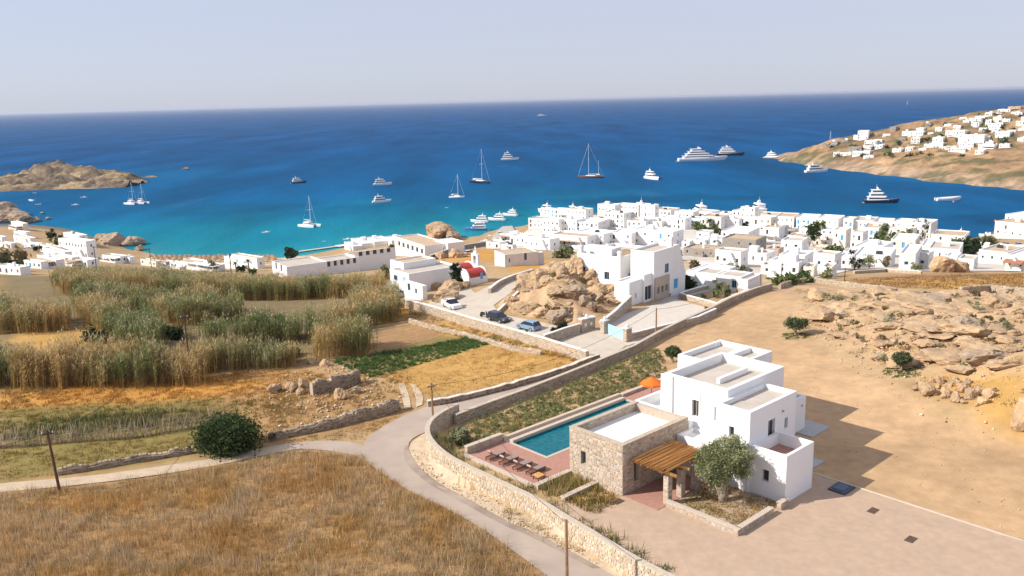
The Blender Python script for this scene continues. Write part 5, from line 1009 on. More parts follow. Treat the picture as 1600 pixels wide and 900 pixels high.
# ================================================================ CARS
M_tyre = mat('tyre_rubber', (0.02, 0.02, 0.02), 0.9, 0.0); M_rim = mat('wheel_rim', (0.5, 0.5, 0.5), 0.4, 0.0, metal=0.6); M_lamp = mat('lamp_clear', (0.7, 0.7, 0.68), 0.2, 0.0); M_rlamp = mat('lamp_red', (0.4, 0.02, 0.02), 0.3, 0.0)
def car(px, py, rz, label, paint, L=4.1, W=1.75, kind='hatch', group='cars parked on the lane', world=None):
    P = gnd(px, py) if world is None else world; e = empty('parked_car', (P[0], P[1], P[2]+0.06), rz, label, 'car', group)
    pr = {'hatch': [(-0.5, 0.55), (-0.49, 0.85), (-0.44, 0.92), (0.20, 0.92), (0.46, 0.74), (0.5, 0.55)], 'pickup': [(-0.5, 0.6), (-0.5, 0.98), (-0.12, 0.98), (0.22, 0.98), (0.47, 0.85), (0.5, 0.6)]}[kind]
    gh = {'hatch': [(-0.47, 0.92), (-0.40, 1.44), (0.05, 1.47), (0.26, 0.92)], 'pickup': [(-0.12, 0.98), (-0.09, 1.62), (0.08, 1.62), (0.26, 0.98)]}[kind]
    def prof(pts, w, z0=None): q = [(x*L, z) for x, z in pts]; return q
    b = MB(); low = [(-0.5, 0.28)]+pr+[(0.5, 0.28)]; secs = []
    for y, k in ((-W/2, 0.96), (-W/2+0.08, 1.0), (W/2-0.08, 1.0), (W/2, 0.96)): secs.append([(x*L*(0.985 if k < 1 else 1), y, z if z < 0.6 else z*k+0.6*(1-k)) for x, z in low])
    b.loft(secs); b.build('body', paint, e)
    g = MB(); g.loft([[(x*L, s_*(W/2-0.06-(0.16 if z > 1.2 else 0)), z) for x, z in gh] for s_ in (-1, 1)]); g.build('windows', M_tint, e)
    r_ = MB(); x0, x1 = gh[1][0]*L, gh[2][0]*L; zt = gh[1][1]; r_.box(x0, x1, -W/2+0.2, W/2-0.2, zt-0.03, zt+0.05, t=0.04); 
    r_.build('roof', paint, e)
    for s_ in (-1, 1):
        q = MB(); y = s_*(W/2-0.1); q.add([(gh[0][0]*L, y+s_*0.02, gh[0][1]), (gh[0][0]*L+0.14, y+s_*0.02, gh[0][1]), (gh[1][0]*L+0.1, y-s_*0.1, gh[1][1]), (gh[1][0]*L, y-s_*0.1, gh[1][1])], [(0, 1, 2, 3)]); q.build('pillar', paint, e)
        for x in (-0.31*L, 0.31*L):
            wh = MB(); wh.tube([(x, s_*(W/2-0.2), 0.31), (x, s_*(W/2+0.01), 0.31)], 0.32, 14); wo = wh.build('wheel', M_tyre, e); hb = MB(); hb.tube([(x, s_*(W/2+0.0), 0.31), (x, s_*(W/2+0.025), 0.31)], 0.2, 10); hb.build('rim', M_rim, wo)
        q = MB(); q.box(L*0.485, L*0.5+0.01, s_*W*0.36-0.16, s_*W*0.36+0.16, 0.6, 0.74); q.build('headlight', M_lamp, e); q = MB(); q.box(-L*0.5-0.01, -L*0.485, s_*W*0.4-0.1, s_*W*0.4+0.1, 0.62, 0.86); q.build('tail_light', M_rlamp, e)
        q = MB(); q.box(0.17*L, 0.2*L, s_*(W/2+0.0), s_*(W/2+0.16), 0.92, 1.05); q.build('mirror', paint, e)
    if kind == 'pickup':
        for bx in ((-0.49*L, -0.14*L, -W/2+0.03, -W/2+0.1), (-0.49*L, -0.14*L, W/2-0.1, W/2-0.03), (-0.49*L, -0.47*L, -W/2+0.1, W/2-0.1)): q = MB(); q.box(*bx, 0.98, 1.22); q.build('bed_side', paint, e)
    return e
P_w = mat('paint_white', (0.75, 0.75, 0.74), 0.3, 0.0, spec=0.5); P_b = mat('paint_light_blue', (0.22, 0.33, 0.46), 0.3, 0.0, spec=0.5); P_d = mat('paint_charcoal', (0.04, 0.045, 0.055), 0.25, 0.0, spec=0.5); P_s = mat('paint_silver', (0.45, 0.46, 0.48), 0.3, 0.0, spec=0.5)
_a, _b = gnd(720, 490), gnd(840, 517); lane = math.atan2(_b[1]-_a[1], _b[0]-_a[0])
car(706, 481, lane-0.15, 'white pickup parked nearest the stepped white house', P_w, 4.8, 1.8, 'pickup')
car(779, 502, lane, 'charcoal hatchback parked between the pickup and the blue car', P_d, 4.4)
car(826, 515, lane+math.pi+0.1, 'light blue hatchback parked by the blue gate', P_b, 4.0)
car(734, 397, 0.6, 'white van on the rocky lot behind the hall', P_w, 4.4, 1.8, group='cars on the back lots'); car(717, 394, 1.2, 'dark car in the shade of the hall wall', P_d, group='cars on the back lots')
for k, (px, py, c_) in enumerate(((612, 456, P_s), (616, 459, P_w), (620, 462, P_b), (623, 465, P_s))): car(px, py, 0.55, f"car parked on the slope beside the reeds, {ORD[k]} from the top", c_, group='cars beside the reeds')
for k, (px, py, c_) in enumerate(((1124, 421, P_s), (1138, 421, P_w), (1148, 423, P_s), (1166, 427, P_d), (782, 366, P_w), (802, 371, P_d), (1590, 384, P_b), (1570, 384, P_d))):
    car(px, py, 0.3+0.2*k, ['silver car below the long village house', 'white car below the long village house', 'second silver car below the long village house', 'dark car beside the bushes above the annex', 'white car out on the harbour quay', 'dark car on the harbour quay by the terraces', 'blue car behind the wide tan-roofed house', 'dark car behind the wide tan-roofed house'][k], c_, group='cars in the village')
def scooter(px, py, rz, label, c_):
    P = gnd(px, py); e = empty('motor_scooter', (P[0], P[1], P[2]+0.06), rz, label, 'scooter', 'scooters on the lane')
    for x in (-0.6, 0.6): MB().tube([(x, -0.06, 0.28), (x, 0.06, 0.28)], 0.28, 12).build('wheel', M_tyre, e)
    MB().loft([[(-0.75, y, 0.5), (-0.7, y, 0.75), (0.0, y, 0.7), (0.1, y, 0.35), (-0.6, y, 0.35)] for y in (-0.15, 0.15)]).build('body', c_, e); m = MB(); m.box(-0.65, 0.05, -0.14, 0.14, 0.75, 0.84); m.build('seat', M_tyre, e)
    MB().tube([(0.6, 0, 0.3), (0.38, 0, 1.05)], 0.05, 6).build('fork', M_rim, e); MB().tube([(0.38, -0.33, 1.05), (0.38, 0.33, 1.05)], 0.03, 6).build('handlebar', M_tyre, e); m = MB(); m.box(0.35, 0.45, -0.2, 0.2, 0.45, 0.95); m.build('leg_shield', c_, e)
scooter(687, 472, lane, 'pale scooter behind the white pickup', P_w); scooter(757, 496, lane+0.4, 'dark scooter behind the charcoal hatchback', P_d)

# ================================================================ POLES AND WIRES
M_pole = mat('creosoted_pole', (0.10, 0.06, 0.035), 0.9, 0.2, 3); M_pole2 = mat('weathered_pole', (0.30, 0.19, 0.11), 0.9, 0.2, 3); M_wire = mat('black_wire', (0.03, 0.03, 0.03), 0.6, 0.0)
PT = {}
def pole(key, px, py, ytop, label, m_=None, arm=True, r0=0.14, lean=0.0):
    P = gnd(px, py); v = ray(px, ytop); t = math.hypot(P[0], P[1])/math.hypot(v[0], v[1]); h = CAMZ+v[2]*t-P[2]
    e = empty('utility_pole', P, 0.4, label, 'pole', 'utility poles'); MB().tube([(0, 0, -0.5), (lean*h, 0, h)], [r0, r0*0.72], 8).build('post', m_ or M_pole, e)
    if arm:
        m = MB(); m.box(-0.5+lean*h, 0.5+lean*h, -0.05, 0.05, h-0.45, h-0.33); m.build('crossarm', m_ or M_pole, e)
        for x in (-0.42, 0.42): MB().tube([(x+lean*h, 0, h-0.33), (x+lean*h, 0, h-0.18)], 0.05, 6).build('insulator', M_wframe, e)
    PT[key] = np.array([P[0], P[1], P[2]+h-0.25])
pole('a', 94, 769, 668, 'dark pole beside the dirt path at the western edge', lean=-0.05); pole('b', 299, 596, 490, 'dark pole rising out of the front reed bed'); pole('c', 677, 665, 598, 'brown pole at the bend of the road by the boundary wall', M_pole2); pole('d', 886, 925, 812, 'brown pole at the bottom edge below the boundary wall', M_pole2, False, 0.15)
pole('e', 152, 428, 384, 'dark pole by the western cluster houses'); pole('f', 237, 420, 387, 'dark pole behind the beach bars on the west side'); pole('g', 363, 442, 395, 'dark pole beside the pitched beach bar roof'); pole('h', 1025, 528, 481, 'pale wooden pole by the blue driveway gate', M_pole2, False); pole('i', 1187, 457, 428, 'wooden pole at the end of the low annex', M_pole2, False); pole('j', 1221, 440, 411, 'dark pole in front of the upper village row'); pole('k', 481, 462, 432, 'thin grey pole standing in the reeds', M_pole2, False, 0.09); pole('l', 1319, 448, 418, 'dark thin pole on the bare ground below the village', None, False, 0.1); pole('m', 694, 412, 386, 'rusty pole on the rocks beside the hall', M_pole2, False)
def wire(a_, b_, sag, label):
    A = PT[a_] if isinstance(a_, str) else a_; Bq = PT[b_] if isinstance(b_, str) else b_; pts = [A+(Bq-A)*i/14-np.array([0, 0, sag*4*(i/14)*(1-i/14)]) for i in range(15)]
    o = MB().tube(pts, 0.022, 4).build('overhead_wire', M_wire); tag(o, label, 'wire', 'overhead wires')
wire('a', 'b', 2.2, 'sagging wire from the western path pole to the reed bed pole'); wire('b', 'g', 3.0, 'wire from the reed bed pole toward the beach'); wire('c', 'd', 0.8, 'wire along the boundary wall between the two brown poles'); wire('c', 'h', 2.0, 'wire over the field from the bend pole to the gate pole'); wire('a', np.array([-75.0, 52.0, 46.0]), 1.0, 'wire leaving the frame at the western edge'); wire('e', 'f', 1.0, 'wire between the two western dark poles'); wire('f', 'g', 1.5, 'wire along the back of the beach bars'); wire('h', 'i', 1.0, 'wire from the gate pole to the annex pole')

# ================================================================ ROCKS
M_rock = mat('granite_tan', (0.47, 0.325, 0.195), 0.95, 0.25, 0.9, 0.10, 2.5, spec=0.1, col2=(0.36, 0.25, 0.155), detail=9)
M_rockg = mat('granite_grey', (0.33, 0.25, 0.18), 0.95, 0.3, 0.9, 0.10, 2.5, spec=0.1, col2=(0.40, 0.29, 0.19), detail=9)
def rock_mesh(seed, sub=4, amp=0.32, facet=0.5):
    bm = bmesh.new(); bmesh.ops.create_icosphere(bm, subdivisions=sub, radius=1.0); r_ = random.Random(seed)
    planes = [(Vector((r_.gauss(0, 1), r_.gauss(0, 1), r_.gauss(0, 0.8))).normalized(), r_.uniform(0.5, 0.85)) for _ in range(15)]
    off = Vector((r_.uniform(0, 50), r_.uniform(0, 50), r_.uniform(0, 50)))
    from mathutils import noise as mn
    for v in bm.verts:
        p = v.co.copy(); 
        for nrm, d in planes:
            k = p.dot(nrm)
            if k > d: p -= nrm*(k-d)*0.93
        n = mn.fractal(v.co*2.2+off, 0.7, 2.1, 5); v.co = p*(1+amp*0.55*n-0.10*max(0, 0.25-abs(mn.noise(v.co*1.7+off*2)))*4*0.5)*1.25
    me = bpy.data.meshes.new('boulder'); bm.to_mesh(me); bm.free(); return me
ROCKS = [rock_mesh(i) for i in range(10)]; ROCKSG = []
for k in ROCKS: k.materials.append(M_rock)
for k in range(4): q = rock_mesh(40+k); q.materials.append(M_rockg); ROCKSG.append(q)
rk_ = random.Random(21)
def boulder(px, py, wpx, label, group, flat=0.7, sink=0.3, grey=False, P=None, rz=None, asp=1.0, big=1.0):
    P = gnd(px, py) if P is None else P; s = wpx*math.hypot(P[0], P[1])/FPX/2*1.05
    o = bpy.data.objects.new('boulder', rk_.choice(ROCKSG if grey else ROCKS)); COL.objects.link(o); o.scale = (s*asp, s*rk_.uniform(0.75, 1.0), s*flat); o.rotation_euler = (rk_.uniform(-0.15, 0.15), rk_.uniform(-0.15, 0.15), rk_.uniform(0, 6.28) if rz is None else rz)
    o.location = (P[0], P[1], P[2]+s*flat*(1-2*sink)*0.9); tag(o, label, 'boulder', group); return o
for px, py, s in ((1449,617,28),(1478,616,17),(1492,626,23),(1505,611,22),(1491,598,20),(1469,598,16),(1517,622,23),(1535,630,19),(1545,620,21),(1527,612,17),(1456,597,14),(1442,605,18),(1430,610,15),(1467,607,12),(1482,604,12),(1476,622,12),(1505,630,12),(1460,618,12),(1512,600,14),(1526,634,9),(1436,600,11),(1500,603,13),(1552,612,13)):
    boulder(px, py, s*0.86, 'rounded tan boulder in the heap beside the sandy yard', 'boulders of the heap by the yard', 0.8, 0.22)
boulder(1602, 668, 34, 'tall rounded boulder cut by the eastern photo edge', None, 1.5, 0.2)
boulder(1556, 484, 36, 'large squared boulder standing alone near the eastern stone wall', None, 0.75, 0.15)
boulder(1470, 425, 34, 'large double boulder in front of the blue-shaded village house', None, 0.9, 0.2); boulder(1494, 425, 30, 'large rounded boulder right of the double boulder', None, 0.85, 0.2)
HR = gpoly([(1270,466),(1590,466),(1600,575),(1480,585),(1390,572),(1320,545),(1290,505)])
hx = np.array(HR); n_ = 0
while n_ < 170:
    x, y = rk_.uniform(hx[:, 0].min(), hx[:, 0].max()), rk_.uniform(hx[:, 1].min(), hx[:, 1].max())
    if not inpoly(np.array([x]), np.array([y]), HR)[0]: continue
    px, py = proj((x, y, hz(x, y))); s = rk_.choice((9, 14, 20, 30, 44, 60))*(0.7+0.5*rk_.random()); fl = rk_.uniform(0.16, 0.34) if s > 20 else rk_.uniform(0.4, 0.8)
    P = np.array([x, y, hz(x, y)+0.2]); boulder(0, 0, s, 'weathered granite slab on the rocky rise behind the sandy yard', 'granite slabs of the rocky rise', fl, 0.42, rk_.random() < 0.15, P); n_ += 1
# the boulder mound in front of the big white house
MP = gpoly([(782,478),(800,455),(850,432),(905,425),(955,440),(972,462),(950,492),(905,512),(850,500),(800,492)])
cx_, cy_ = np.mean(np.array(MP), 0); Pm = np.array([cx_, cy_, hz(cx_, cy_)])
def mound_h(x, y):
    d = polydist(np.array([x]), np.array([y]), MP+[MP[0]])[0] if inpoly(np.array([x]), np.array([y]), MP)[0] else 0.0
    return hz(x, y)+min(d, 9)*0.27
mv = []; mf = []; gxs = np.linspace(min(p[0] for p in MP)-1, max(p[0] for p in MP)+1, 46); gys = np.linspace(min(p[1] for p in MP)-1, max(p[1] for p in MP)+1, 46); X_, Y_ = np.meshgrid(gxs, gys, indexing='ij'); xf, yf = X_.ravel(), Y_.ravel()
dd = np.where(inpoly(xf, yf, MP), polydist(xf, yf, MP+[MP[0]]), 0); zf_ = H(xf, yf)-0.3+np.minimum(dd, 9)*0.27+(fbm(xf/3, yf/3, 4, 8)-0.45)*2.6*np.clip(dd/2, 0, 1)
I_ = np.arange(46*46).reshape(46, 46); F_ = np.stack([I_[:-1, :-1], I_[1:, :-1], I_[1:, 1:], I_[:-1, 1:]], -1).reshape(-1, 4)
nz_ = fbm(xf/2, yf/2, 3, 12); mc = np.array((0.42, 0.285, 0.165))[None]*(0.45+1.1*nz_)[:, None]
tag(npmesh('mound', np.stack([xf, yf, zf_], 1), F_, MATS['ground'], mc, smooth=True), kind='structure')
for px, py, s, f_ in ((900,440,46,0.8),(922,443,34,0.95),(875,446,30,0.8),(962,463,36,0.7),(935,470,20,1.1),(912,480,18,1.1),(925,482,16,1.2)):
    x, y = gxy(px, py+8); boulder(px, py, s, {46:'broad weathered boulder crowning the mound below the white house', 34:'tall rounded boulder beside the crowning one against the house wall', 30:'boulder on the west shoulder of the mound top', 36:'smooth pale boulder between the mound and the sloping wall', 20:'grey upright boulder in the middle of the mound', 18:'dark upright boulder beside the cacti on the mound', 16:'narrow dark boulder low on the mound'}[s], None, f_, 0.25, s < 21, P=np.array([x, y, mound_h(x, y)]))
n_ = 0; mx = np.array(MP)
while n_ < 120:
    x, y = rk_.uniform(mx[:, 0].min(), mx[:, 0].max()), rk_.uniform(mx[:, 1].min(), mx[:, 1].max())
    if not inpoly(np.array([x]), np.array([y]), MP)[0]: continue
    boulder(0, 0, rk_.choice((12, 18, 26, 36, 48)), 'tan boulder scattered over the mound below the white house', 'boulders of the mound', rk_.uniform(0.4, 0.62), 0.42, rk_.random() < 0.12, P=np.array([x, y, mound_h(x, y)])); n_ += 1
for px, py, s, f_, lb in ((699,468,52,0.35,'lowest flat rock slab beside the white pickup'),(704,455,44,0.42,'upper flat rock slab in front of the chapel'),(682,452,18,0.7,'rounded rock left of the slabs by the chapel'),(727,450,18,0.9,'upright dark rock against the chapel wall'),(690,404,22,0.6,'rounded rock on the lot behind the chapel, left one'),(715,402,34,0.5,'long rock on the lot behind the chapel, right one')): boulder(px, py, s, lb, None, f_, 0.25)
for px, py, s, lb in ((690, 371, 46, 'big tan rock at the shore behind the hall'), (708, 374, 26, 'dark lower rock at the shore behind the hall'), (207, 386, 30, 'dark shore rock at the tip of the western point'), (180, 382, 34, 'large shore rock behind the western houses'), (218, 392, 16, 'outermost small rock of the western point'), (160, 378, 24, 'shore rock nearest the western houses')): boulder(px, py, s, lb, None, 0.55, 0.2, 'dark' in lb or 'shore rock' in lb)
for px, py, s, lb in ((10, 345, 46, 'large brown sea rock at the western edge'), (32, 348, 34, 'brown sea rock next to the western edge'), (58, 346, 16, 'small rock standing in the sea off the western houses'), (74, 343, 9, 'smallest rock in the sea off the western houses'), (-4, 340, 50, 'tallest sea rock at the western photo edge'), (66, 334, 7, 'awash rock beyond the western sea rocks'), (290, 265, 10, 'low reef rock right of the islet')):
    P = onz(px, py, 0.0); boulder(px, py, s, lb, None, 0.45, 0.25, True, P=P)
# tumbledown stones by the ruin
for px, py, s, lb in ((428,612,24,'pale rounded boulder left of the ruin'),(456,610,20,'boulder second from the left by the ruin'),(474,604,20,'boulder third from the left by the ruin'),(470,616,16,'low boulder in front of the ruin heap'),(532,622,24,'boulder under the ruin wall on its right'),(555,614,20,'dark boulder at the right end of the ruin'),(486,568,14,'boulder at the top of the ruin bank'),(508,572,16,'boulder beside the red stone on the ruin bank')): boulder(px, py, s, lb, None, 0.75, 0.2, 'dark' in lb)
DRY = dict(base=(0.30, 0.235, 0.165), var=0.4, rough=0.5, stone=(0.38, 0.24), cap=None, step=0.7, proud=0.09)
rubble_wall('ruined_wall', [(487,617),(505,612),(522,609),(545,603),(560,596)], lambda s: 1.5, 0.7, 'ruined dry-stone wall with a gap on the rocky bank', **DRY)
rubble_wall('dry_stone_wall', [(420,688),(470,678),(520,668),(565,656),(600,648),(622,640)], lambda s: 0.5+min(1.0, s/18), 0.7, 'rough dark dry-stone wall along the road bend by the track', **DRY)
rubble_wall('dry_stone_wall', [(90,742),(150,733),(210,722),(260,714),(300,708)], lambda s: 0.5, 0.6, 'low crumbled stone wall beside the dirt path', **DRY)
rubble_wall('dry_stone_wall', [(668,636),(700,631),(740,622),(800,607),(870,586),(935,562)], lambda s: 0.75, 0.5, 'whitewash-topped dry-stone wall between stubble field and road', base=(0.26, 0.2, 0.15), var=0.4, rough=0.25, stone=(0.4, 0.25), cap=0.03, capm=mat('limewashed_top', (0.62, 0.55, 0.46), 0.9, 0.2, 3), captop=0.06, step=0.8, proud=0.07)
WW = dict(cap=0.03, capm=M_whiteold, captop=0.1, base=(0.48, 0.39, 0.29), var=0.25, stone=(0.4, 0.25), step=1.0)
rubble_wall('stone_wall', [(632,480),(700,499),(780,523),(850,544),(918,566)], 1.5, 0.45, 'long stone retaining wall with white coping below the parked cars', **WW)
rubble_wall('stone_wall', [(850,540),(880,529),(905,521)], 1.5, 0.4, 'short stone wall at the blue gate by the green bushes', **WW)
rubble_wall('stone_wall', [(640,505),(720,525),(800,548),(846,555)], 0.7, 0.4, 'lower stone terrace wall above the stubble field', base=(0.46, 0.36, 0.25), var=0.3, stone=(0.4, 0.25))
rubble_wall('stone_wall', [(775,494),(800,470),(840,440)], 0.6, 0.4, 'low wall along the lane beside the mound', **WW)
rubble_wall('stone_wall', [(765,459),(780,447),(832,428)], 1.0, 0.5, 'white-topped wall on the far side of the chapel lane', **WW)
rubble_wall('garden_wall', [(938,516),(962,500),(985,482)], lambda s: 1.2+s*0.06, 0.4, 'sloping white-capped wall from the gate pillar up to the big house', **WW)
rubble_wall('stone_wall', [(985,532),(1040,518),(1090,505),(1118,492)], 1.0, 0.4, 'stone wall with white coping along the driveway', **WW)
CB = dict(cap=0.03, capm=M_white, captop=0.08, base=(0.46, 0.38, 0.29), var=0.25, stone=(0.4, 0.25), step=1.0)
rubble_wall('planter_wall', [(1062,465),(1122,449),(1170,459),(1120,481),(1062,465)], 0.8, 0.35, 'white-capped wall round the cactus bed by the annex', **CB)
rubble_wall('stone_wall', [(1218,452),(1240,444),(1270,441),(1300,446),(1345,452),(1400,458)], 0.9, 0.5, 'stone wall along the far edge of the sandy yard, western stretch', base=(0.40, 0.32, 0.23), var=0.3)
rubble_wall('stone_wall', [(1500,462),(1545,459),(1610,464)], 1.3, 0.5, 'stone wall at the far edge of the rocky rise, eastern stretch', base=(0.40, 0.32, 0.23), var=0.3)
rubble_wall('stone_wall', [(1334,428),(1385,425),(1440,428)], 0.7, 0.4, 'low wall below the upper village houses', **WW)
rubble_wall('stone_wall', [(672,407),(700,397),(735,388),(758,384)], 1.8, 0.5, 'tall grey retaining wall stepping down to the harbour', base=(0.22, 0.2, 0.18), var=0.2, cap=0.05, capm=M_whiteold, captop=0.15)
# gates and pillars of the driveway
def gate(px0, py0, px1, py1, h, label):
    A, Bq = gnd(px0, py0), gnd(px1, py1); d = Bq-A; L = math.hypot(d[0], d[1]); e = empty('gate', A, math.atan2(d[1], d[0]), label, 'gate')
    n = max(4, int(L/0.3))
    for i in range(n): q = MB(); q.box(i*L/n+0.01, (i+1)*L/n-0.01, -0.03, 0.03, 0.08, h); q.build('board', M_paleblue, e)
    q = MB(); q.box(0, L, 0.031, 0.07, h*0.2, h*0.3); q.box(0, L, 0.031, 0.07, h*0.75, h*0.85); q.build('rail', M_paleblue, e)
gate(948, 521, 976, 532, 1.6, 'pale blue driveway gate between the stone pillars'); gate(884, 527, 898, 520, 1.6, 'pale blue gate at the end of the parking lane')
for px, py, lb in ((945, 521, 'stone gate pillar with white ball, left of the blue driveway gate'), (980, 534, 'stone gate pillar with white ball, right of the blue driveway gate'), (917, 517, 'broad stone pillar with meter plates by the driveway')):
    P = gnd(px, py); e = empty('gate_pillar', P, 0.6, lb, 'pillar'); w2 = 0.5 if 'broad' not in lb else 1.3; q = MB(); q.box(-w2, w2, -0.4, 0.4, -0.5, 2.0); q.build('shaft', M_mortar, e); f_ = MB(); facing(f_, lambda s, z, d: (-w2+s, -0.4-d, z), STB, 0.25, rk_, 2*w2, 2.0, 0.35, 0.22, 0.03); facing(f_, lambda s, z, d: (-w2-d, 0.4-s, z), STB, 0.25, rk_, 0.8, 2.0, 0.35, 0.22, 0.03); tag(f_.build('stone_facing', M_stone, e), kind='stuff')
    q = MB(); q.box(-w2-0.06, w2+0.06, -0.46, 0.46, 2.001, 2.12); q.build('cap', M_white, e); q = MB(); q.tube([(0, 0, 2.12), (0, 0, 2.2), (0, 0, 2.4), (0, 0, 2.56), (0, 0, 2.62)], [0.12, 0.2, 0.26, 0.16, 0.03], 10); q.build('finial', M_white, e, True)
    if 'broad' in lb: [MB().box(x-0.2, x+0.2, -0.47, -0.44, 0.9, 1.4).build('meter_plate', M_white, e) for x in (-0.6, 0.5)]
# thatched beach umbrellas
M_thatch = mat('thatch', (0.36, 0.22, 0.12), 0.95, 0.2, 2); um = None; r5 = random.Random(9); k5 = 0
for rowi, (y_, n5) in enumerate(((406.5, 26), (409, 26), (412, 22))):
    for i in range(n5):
        px = 236+i*(200/n5)+r5.uniform(-1.5, 1.5); P = gnd(px, y_+r5.uniform(-0.6, 0.6))
        if P[2] < 0.2: P = np.array([P[0], P[1], 0.4])
        e = empty('beach_umbrella', P, 0, f"thatched umbrella, {ORD[i]} from the left in the {('seaward', 'middle', 'landward')[rowi]} beach row", 'umbrella', 'thatched umbrellas on the beach')
        if um is None:
            c1 = MB(); n = 8; c1.add([(0, 0, 2.9)]+[(1.7*math.cos(2*math.pi*q/n), 1.7*math.sin(2*math.pi*q/n), 2.1) for q in range(n)]+[(1.75*math.cos(2*math.pi*q/n), 1.75*math.sin(2*math.pi*q/n), 1.95) for q in range(n)], [(0, 1+q, 1+(q+1) % n) for q in range(n)]+[(1+q, 1+n+q, 1+n+(q+1) % n, 1+(q+1) % n) for q in range(n)])
            um = (c1.mesh('canopy', M_thatch), MB().tube([(0, 0, 0), (0, 0, 2.7)], 0.06, 6).mesh('post', M_teak))
        link(bpy.data.objects.new('canopy', um[0]), e); link(bpy.data.objects.new('post', um[1]), e)
# ================================================================ VEGETATION
M_leaf = mat('leaf', (0, 0, 0), 0.75, 0.0, attr=True, spec=0.15, trans=0.25)
M_dry = mat('dry_grass', (0, 0, 0), 0.9, 0.0, attr=True, spec=0.08, trans=0.3)
M_bark = mat('bark', (0.28, 0.22, 0.17), 0.95, 0.3, 4, 0.03, 12, detail=8)
def sample_poly(poly, n, g):
    P = np.array(poly); lo, hi = P.min(0), P.max(0); out = np.zeros((0, 2))
    while len(out) < n:
        q = lo+(hi-lo)*g.random((n*2, 2)); out = np.concatenate([out, q[inpoly(q[:, 0], q[:, 1], poly)]])
    return out[:n]
def area(poly): p = np.array(poly); x, y = p[:, 0], p[:, 1]; return abs(np.sum(x*np.roll(y, -1)-y*np.roll(x, -1)))/2
def leaves(cen, rad, n, size, cols, g, squash=0.8, clump=None, asp=2.2, shell=0.55):
    """cloud of leaf quads in clumps: cen (3), rad (3); returns V,F,C"""
    cen = np.array(cen, float); rad = np.array(rad, float); k = clump or max(6, n//60)
    d = g.normal(size=(k, 3)); d /= np.linalg.norm(d, axis=1)[:, None]; rr_ = (shell+(1-shell)*g.random((k, 1)))*(0.8+0.35*g.random((k, 1))); cc = d*rr_*rad; cc[:, 2] = np.where(cc[:, 2] < -0.6*rad[2], -0.6*rad[2]*g.random(k), cc[:, 2])
    ci = g.integers(0, k, n); cr = (0.22+0.2*g.random(k))*rad.mean(); p = cc[ci]+g.normal(size=(n, 3))*cr[ci][:, None]*0.6+cen
    a = g.normal(size=(n, 3)); a /= np.linalg.norm(a, axis=1)[:, None]; b_ = np.cross(a, g.normal(size=(n, 3))); b_ /= np.linalg.norm(b_, axis=1)[:, None]
    s = size*(0.6+0.8*g.random((n, 1))); V = np.stack([p-a*s*asp/2, p-b_*s/2, p+a*s*asp/2, p+b_*s/2], 1).reshape(-1, 3)
    F = np.arange(n*4).reshape(n, 4); cols = np.array(cols); cb = cols[g.integers(0, len(cols), k)]*(0.75+0.5*g.random((k, 1))); C = cb[ci]*(0.75+0.5*g.random((n, 1))); return V, F, np.repeat(C, 4, 0)
GREEN = [(0.085, 0.12, 0.035), (0.12, 0.15, 0.05), (0.06, 0.09, 0.03)]; OLIVE = [(0.26, 0.275, 0.135), (0.205, 0.225, 0.10), (0.33, 0.33, 0.19), (0.16, 0.18, 0.08)]; DRYSH = [(0.20, 0.16, 0.085), (0.25, 0.19, 0.10), (0.15, 0.13, 0.06)]; DARKG = [(0.03, 0.05, 0.015), (0.05, 0.075, 0.02), (0.025, 0.04, 0.015)]
def merge(parts):
    V = []; F = []; C = []; n = 0
    for v, f, c in parts: V.append(v); F.append(f+n); C.append(c); n += len(v)
    return np.concatenate(V), np.concatenate(F), np.concatenate(C)
vg = np.random.default_rng(11)
def bush(px, py, wpx, hp, label, cols=GREEN, cat='bush', group=None, n=420, size=None, name='bush', P=None, stems=True):
    P = gnd(px, py) if P is None else np.array(P, float); sc = math.hypot(P[0], P[1])/FPX; w_ = wpx*sc/2; h = hp*sc*1.05
    e = empty(name, P, 0, label, cat, group); size = size or max(0.14*w_, 0.9*sc)
    V, F, C = leaves((0, 0, h*0.5), (w_*0.85, w_*0.85, h*0.5), n, size, cols, vg, shell=0.35); V[:, 2] = np.maximum(V[:, 2], 0.02)
    npmesh('crown', V, F, M_leaf, C, e)
    if stems:
        m = MB()
        for k in range(4): a = k*1.6; m.tube([(0, 0, -0.2), (math.cos(a)*w_*0.3, math.sin(a)*w_*0.3, h*0.55)], [0.05*h**0.5, 0.02], 5)
        m.build('stems', M_bark, e)
    return e
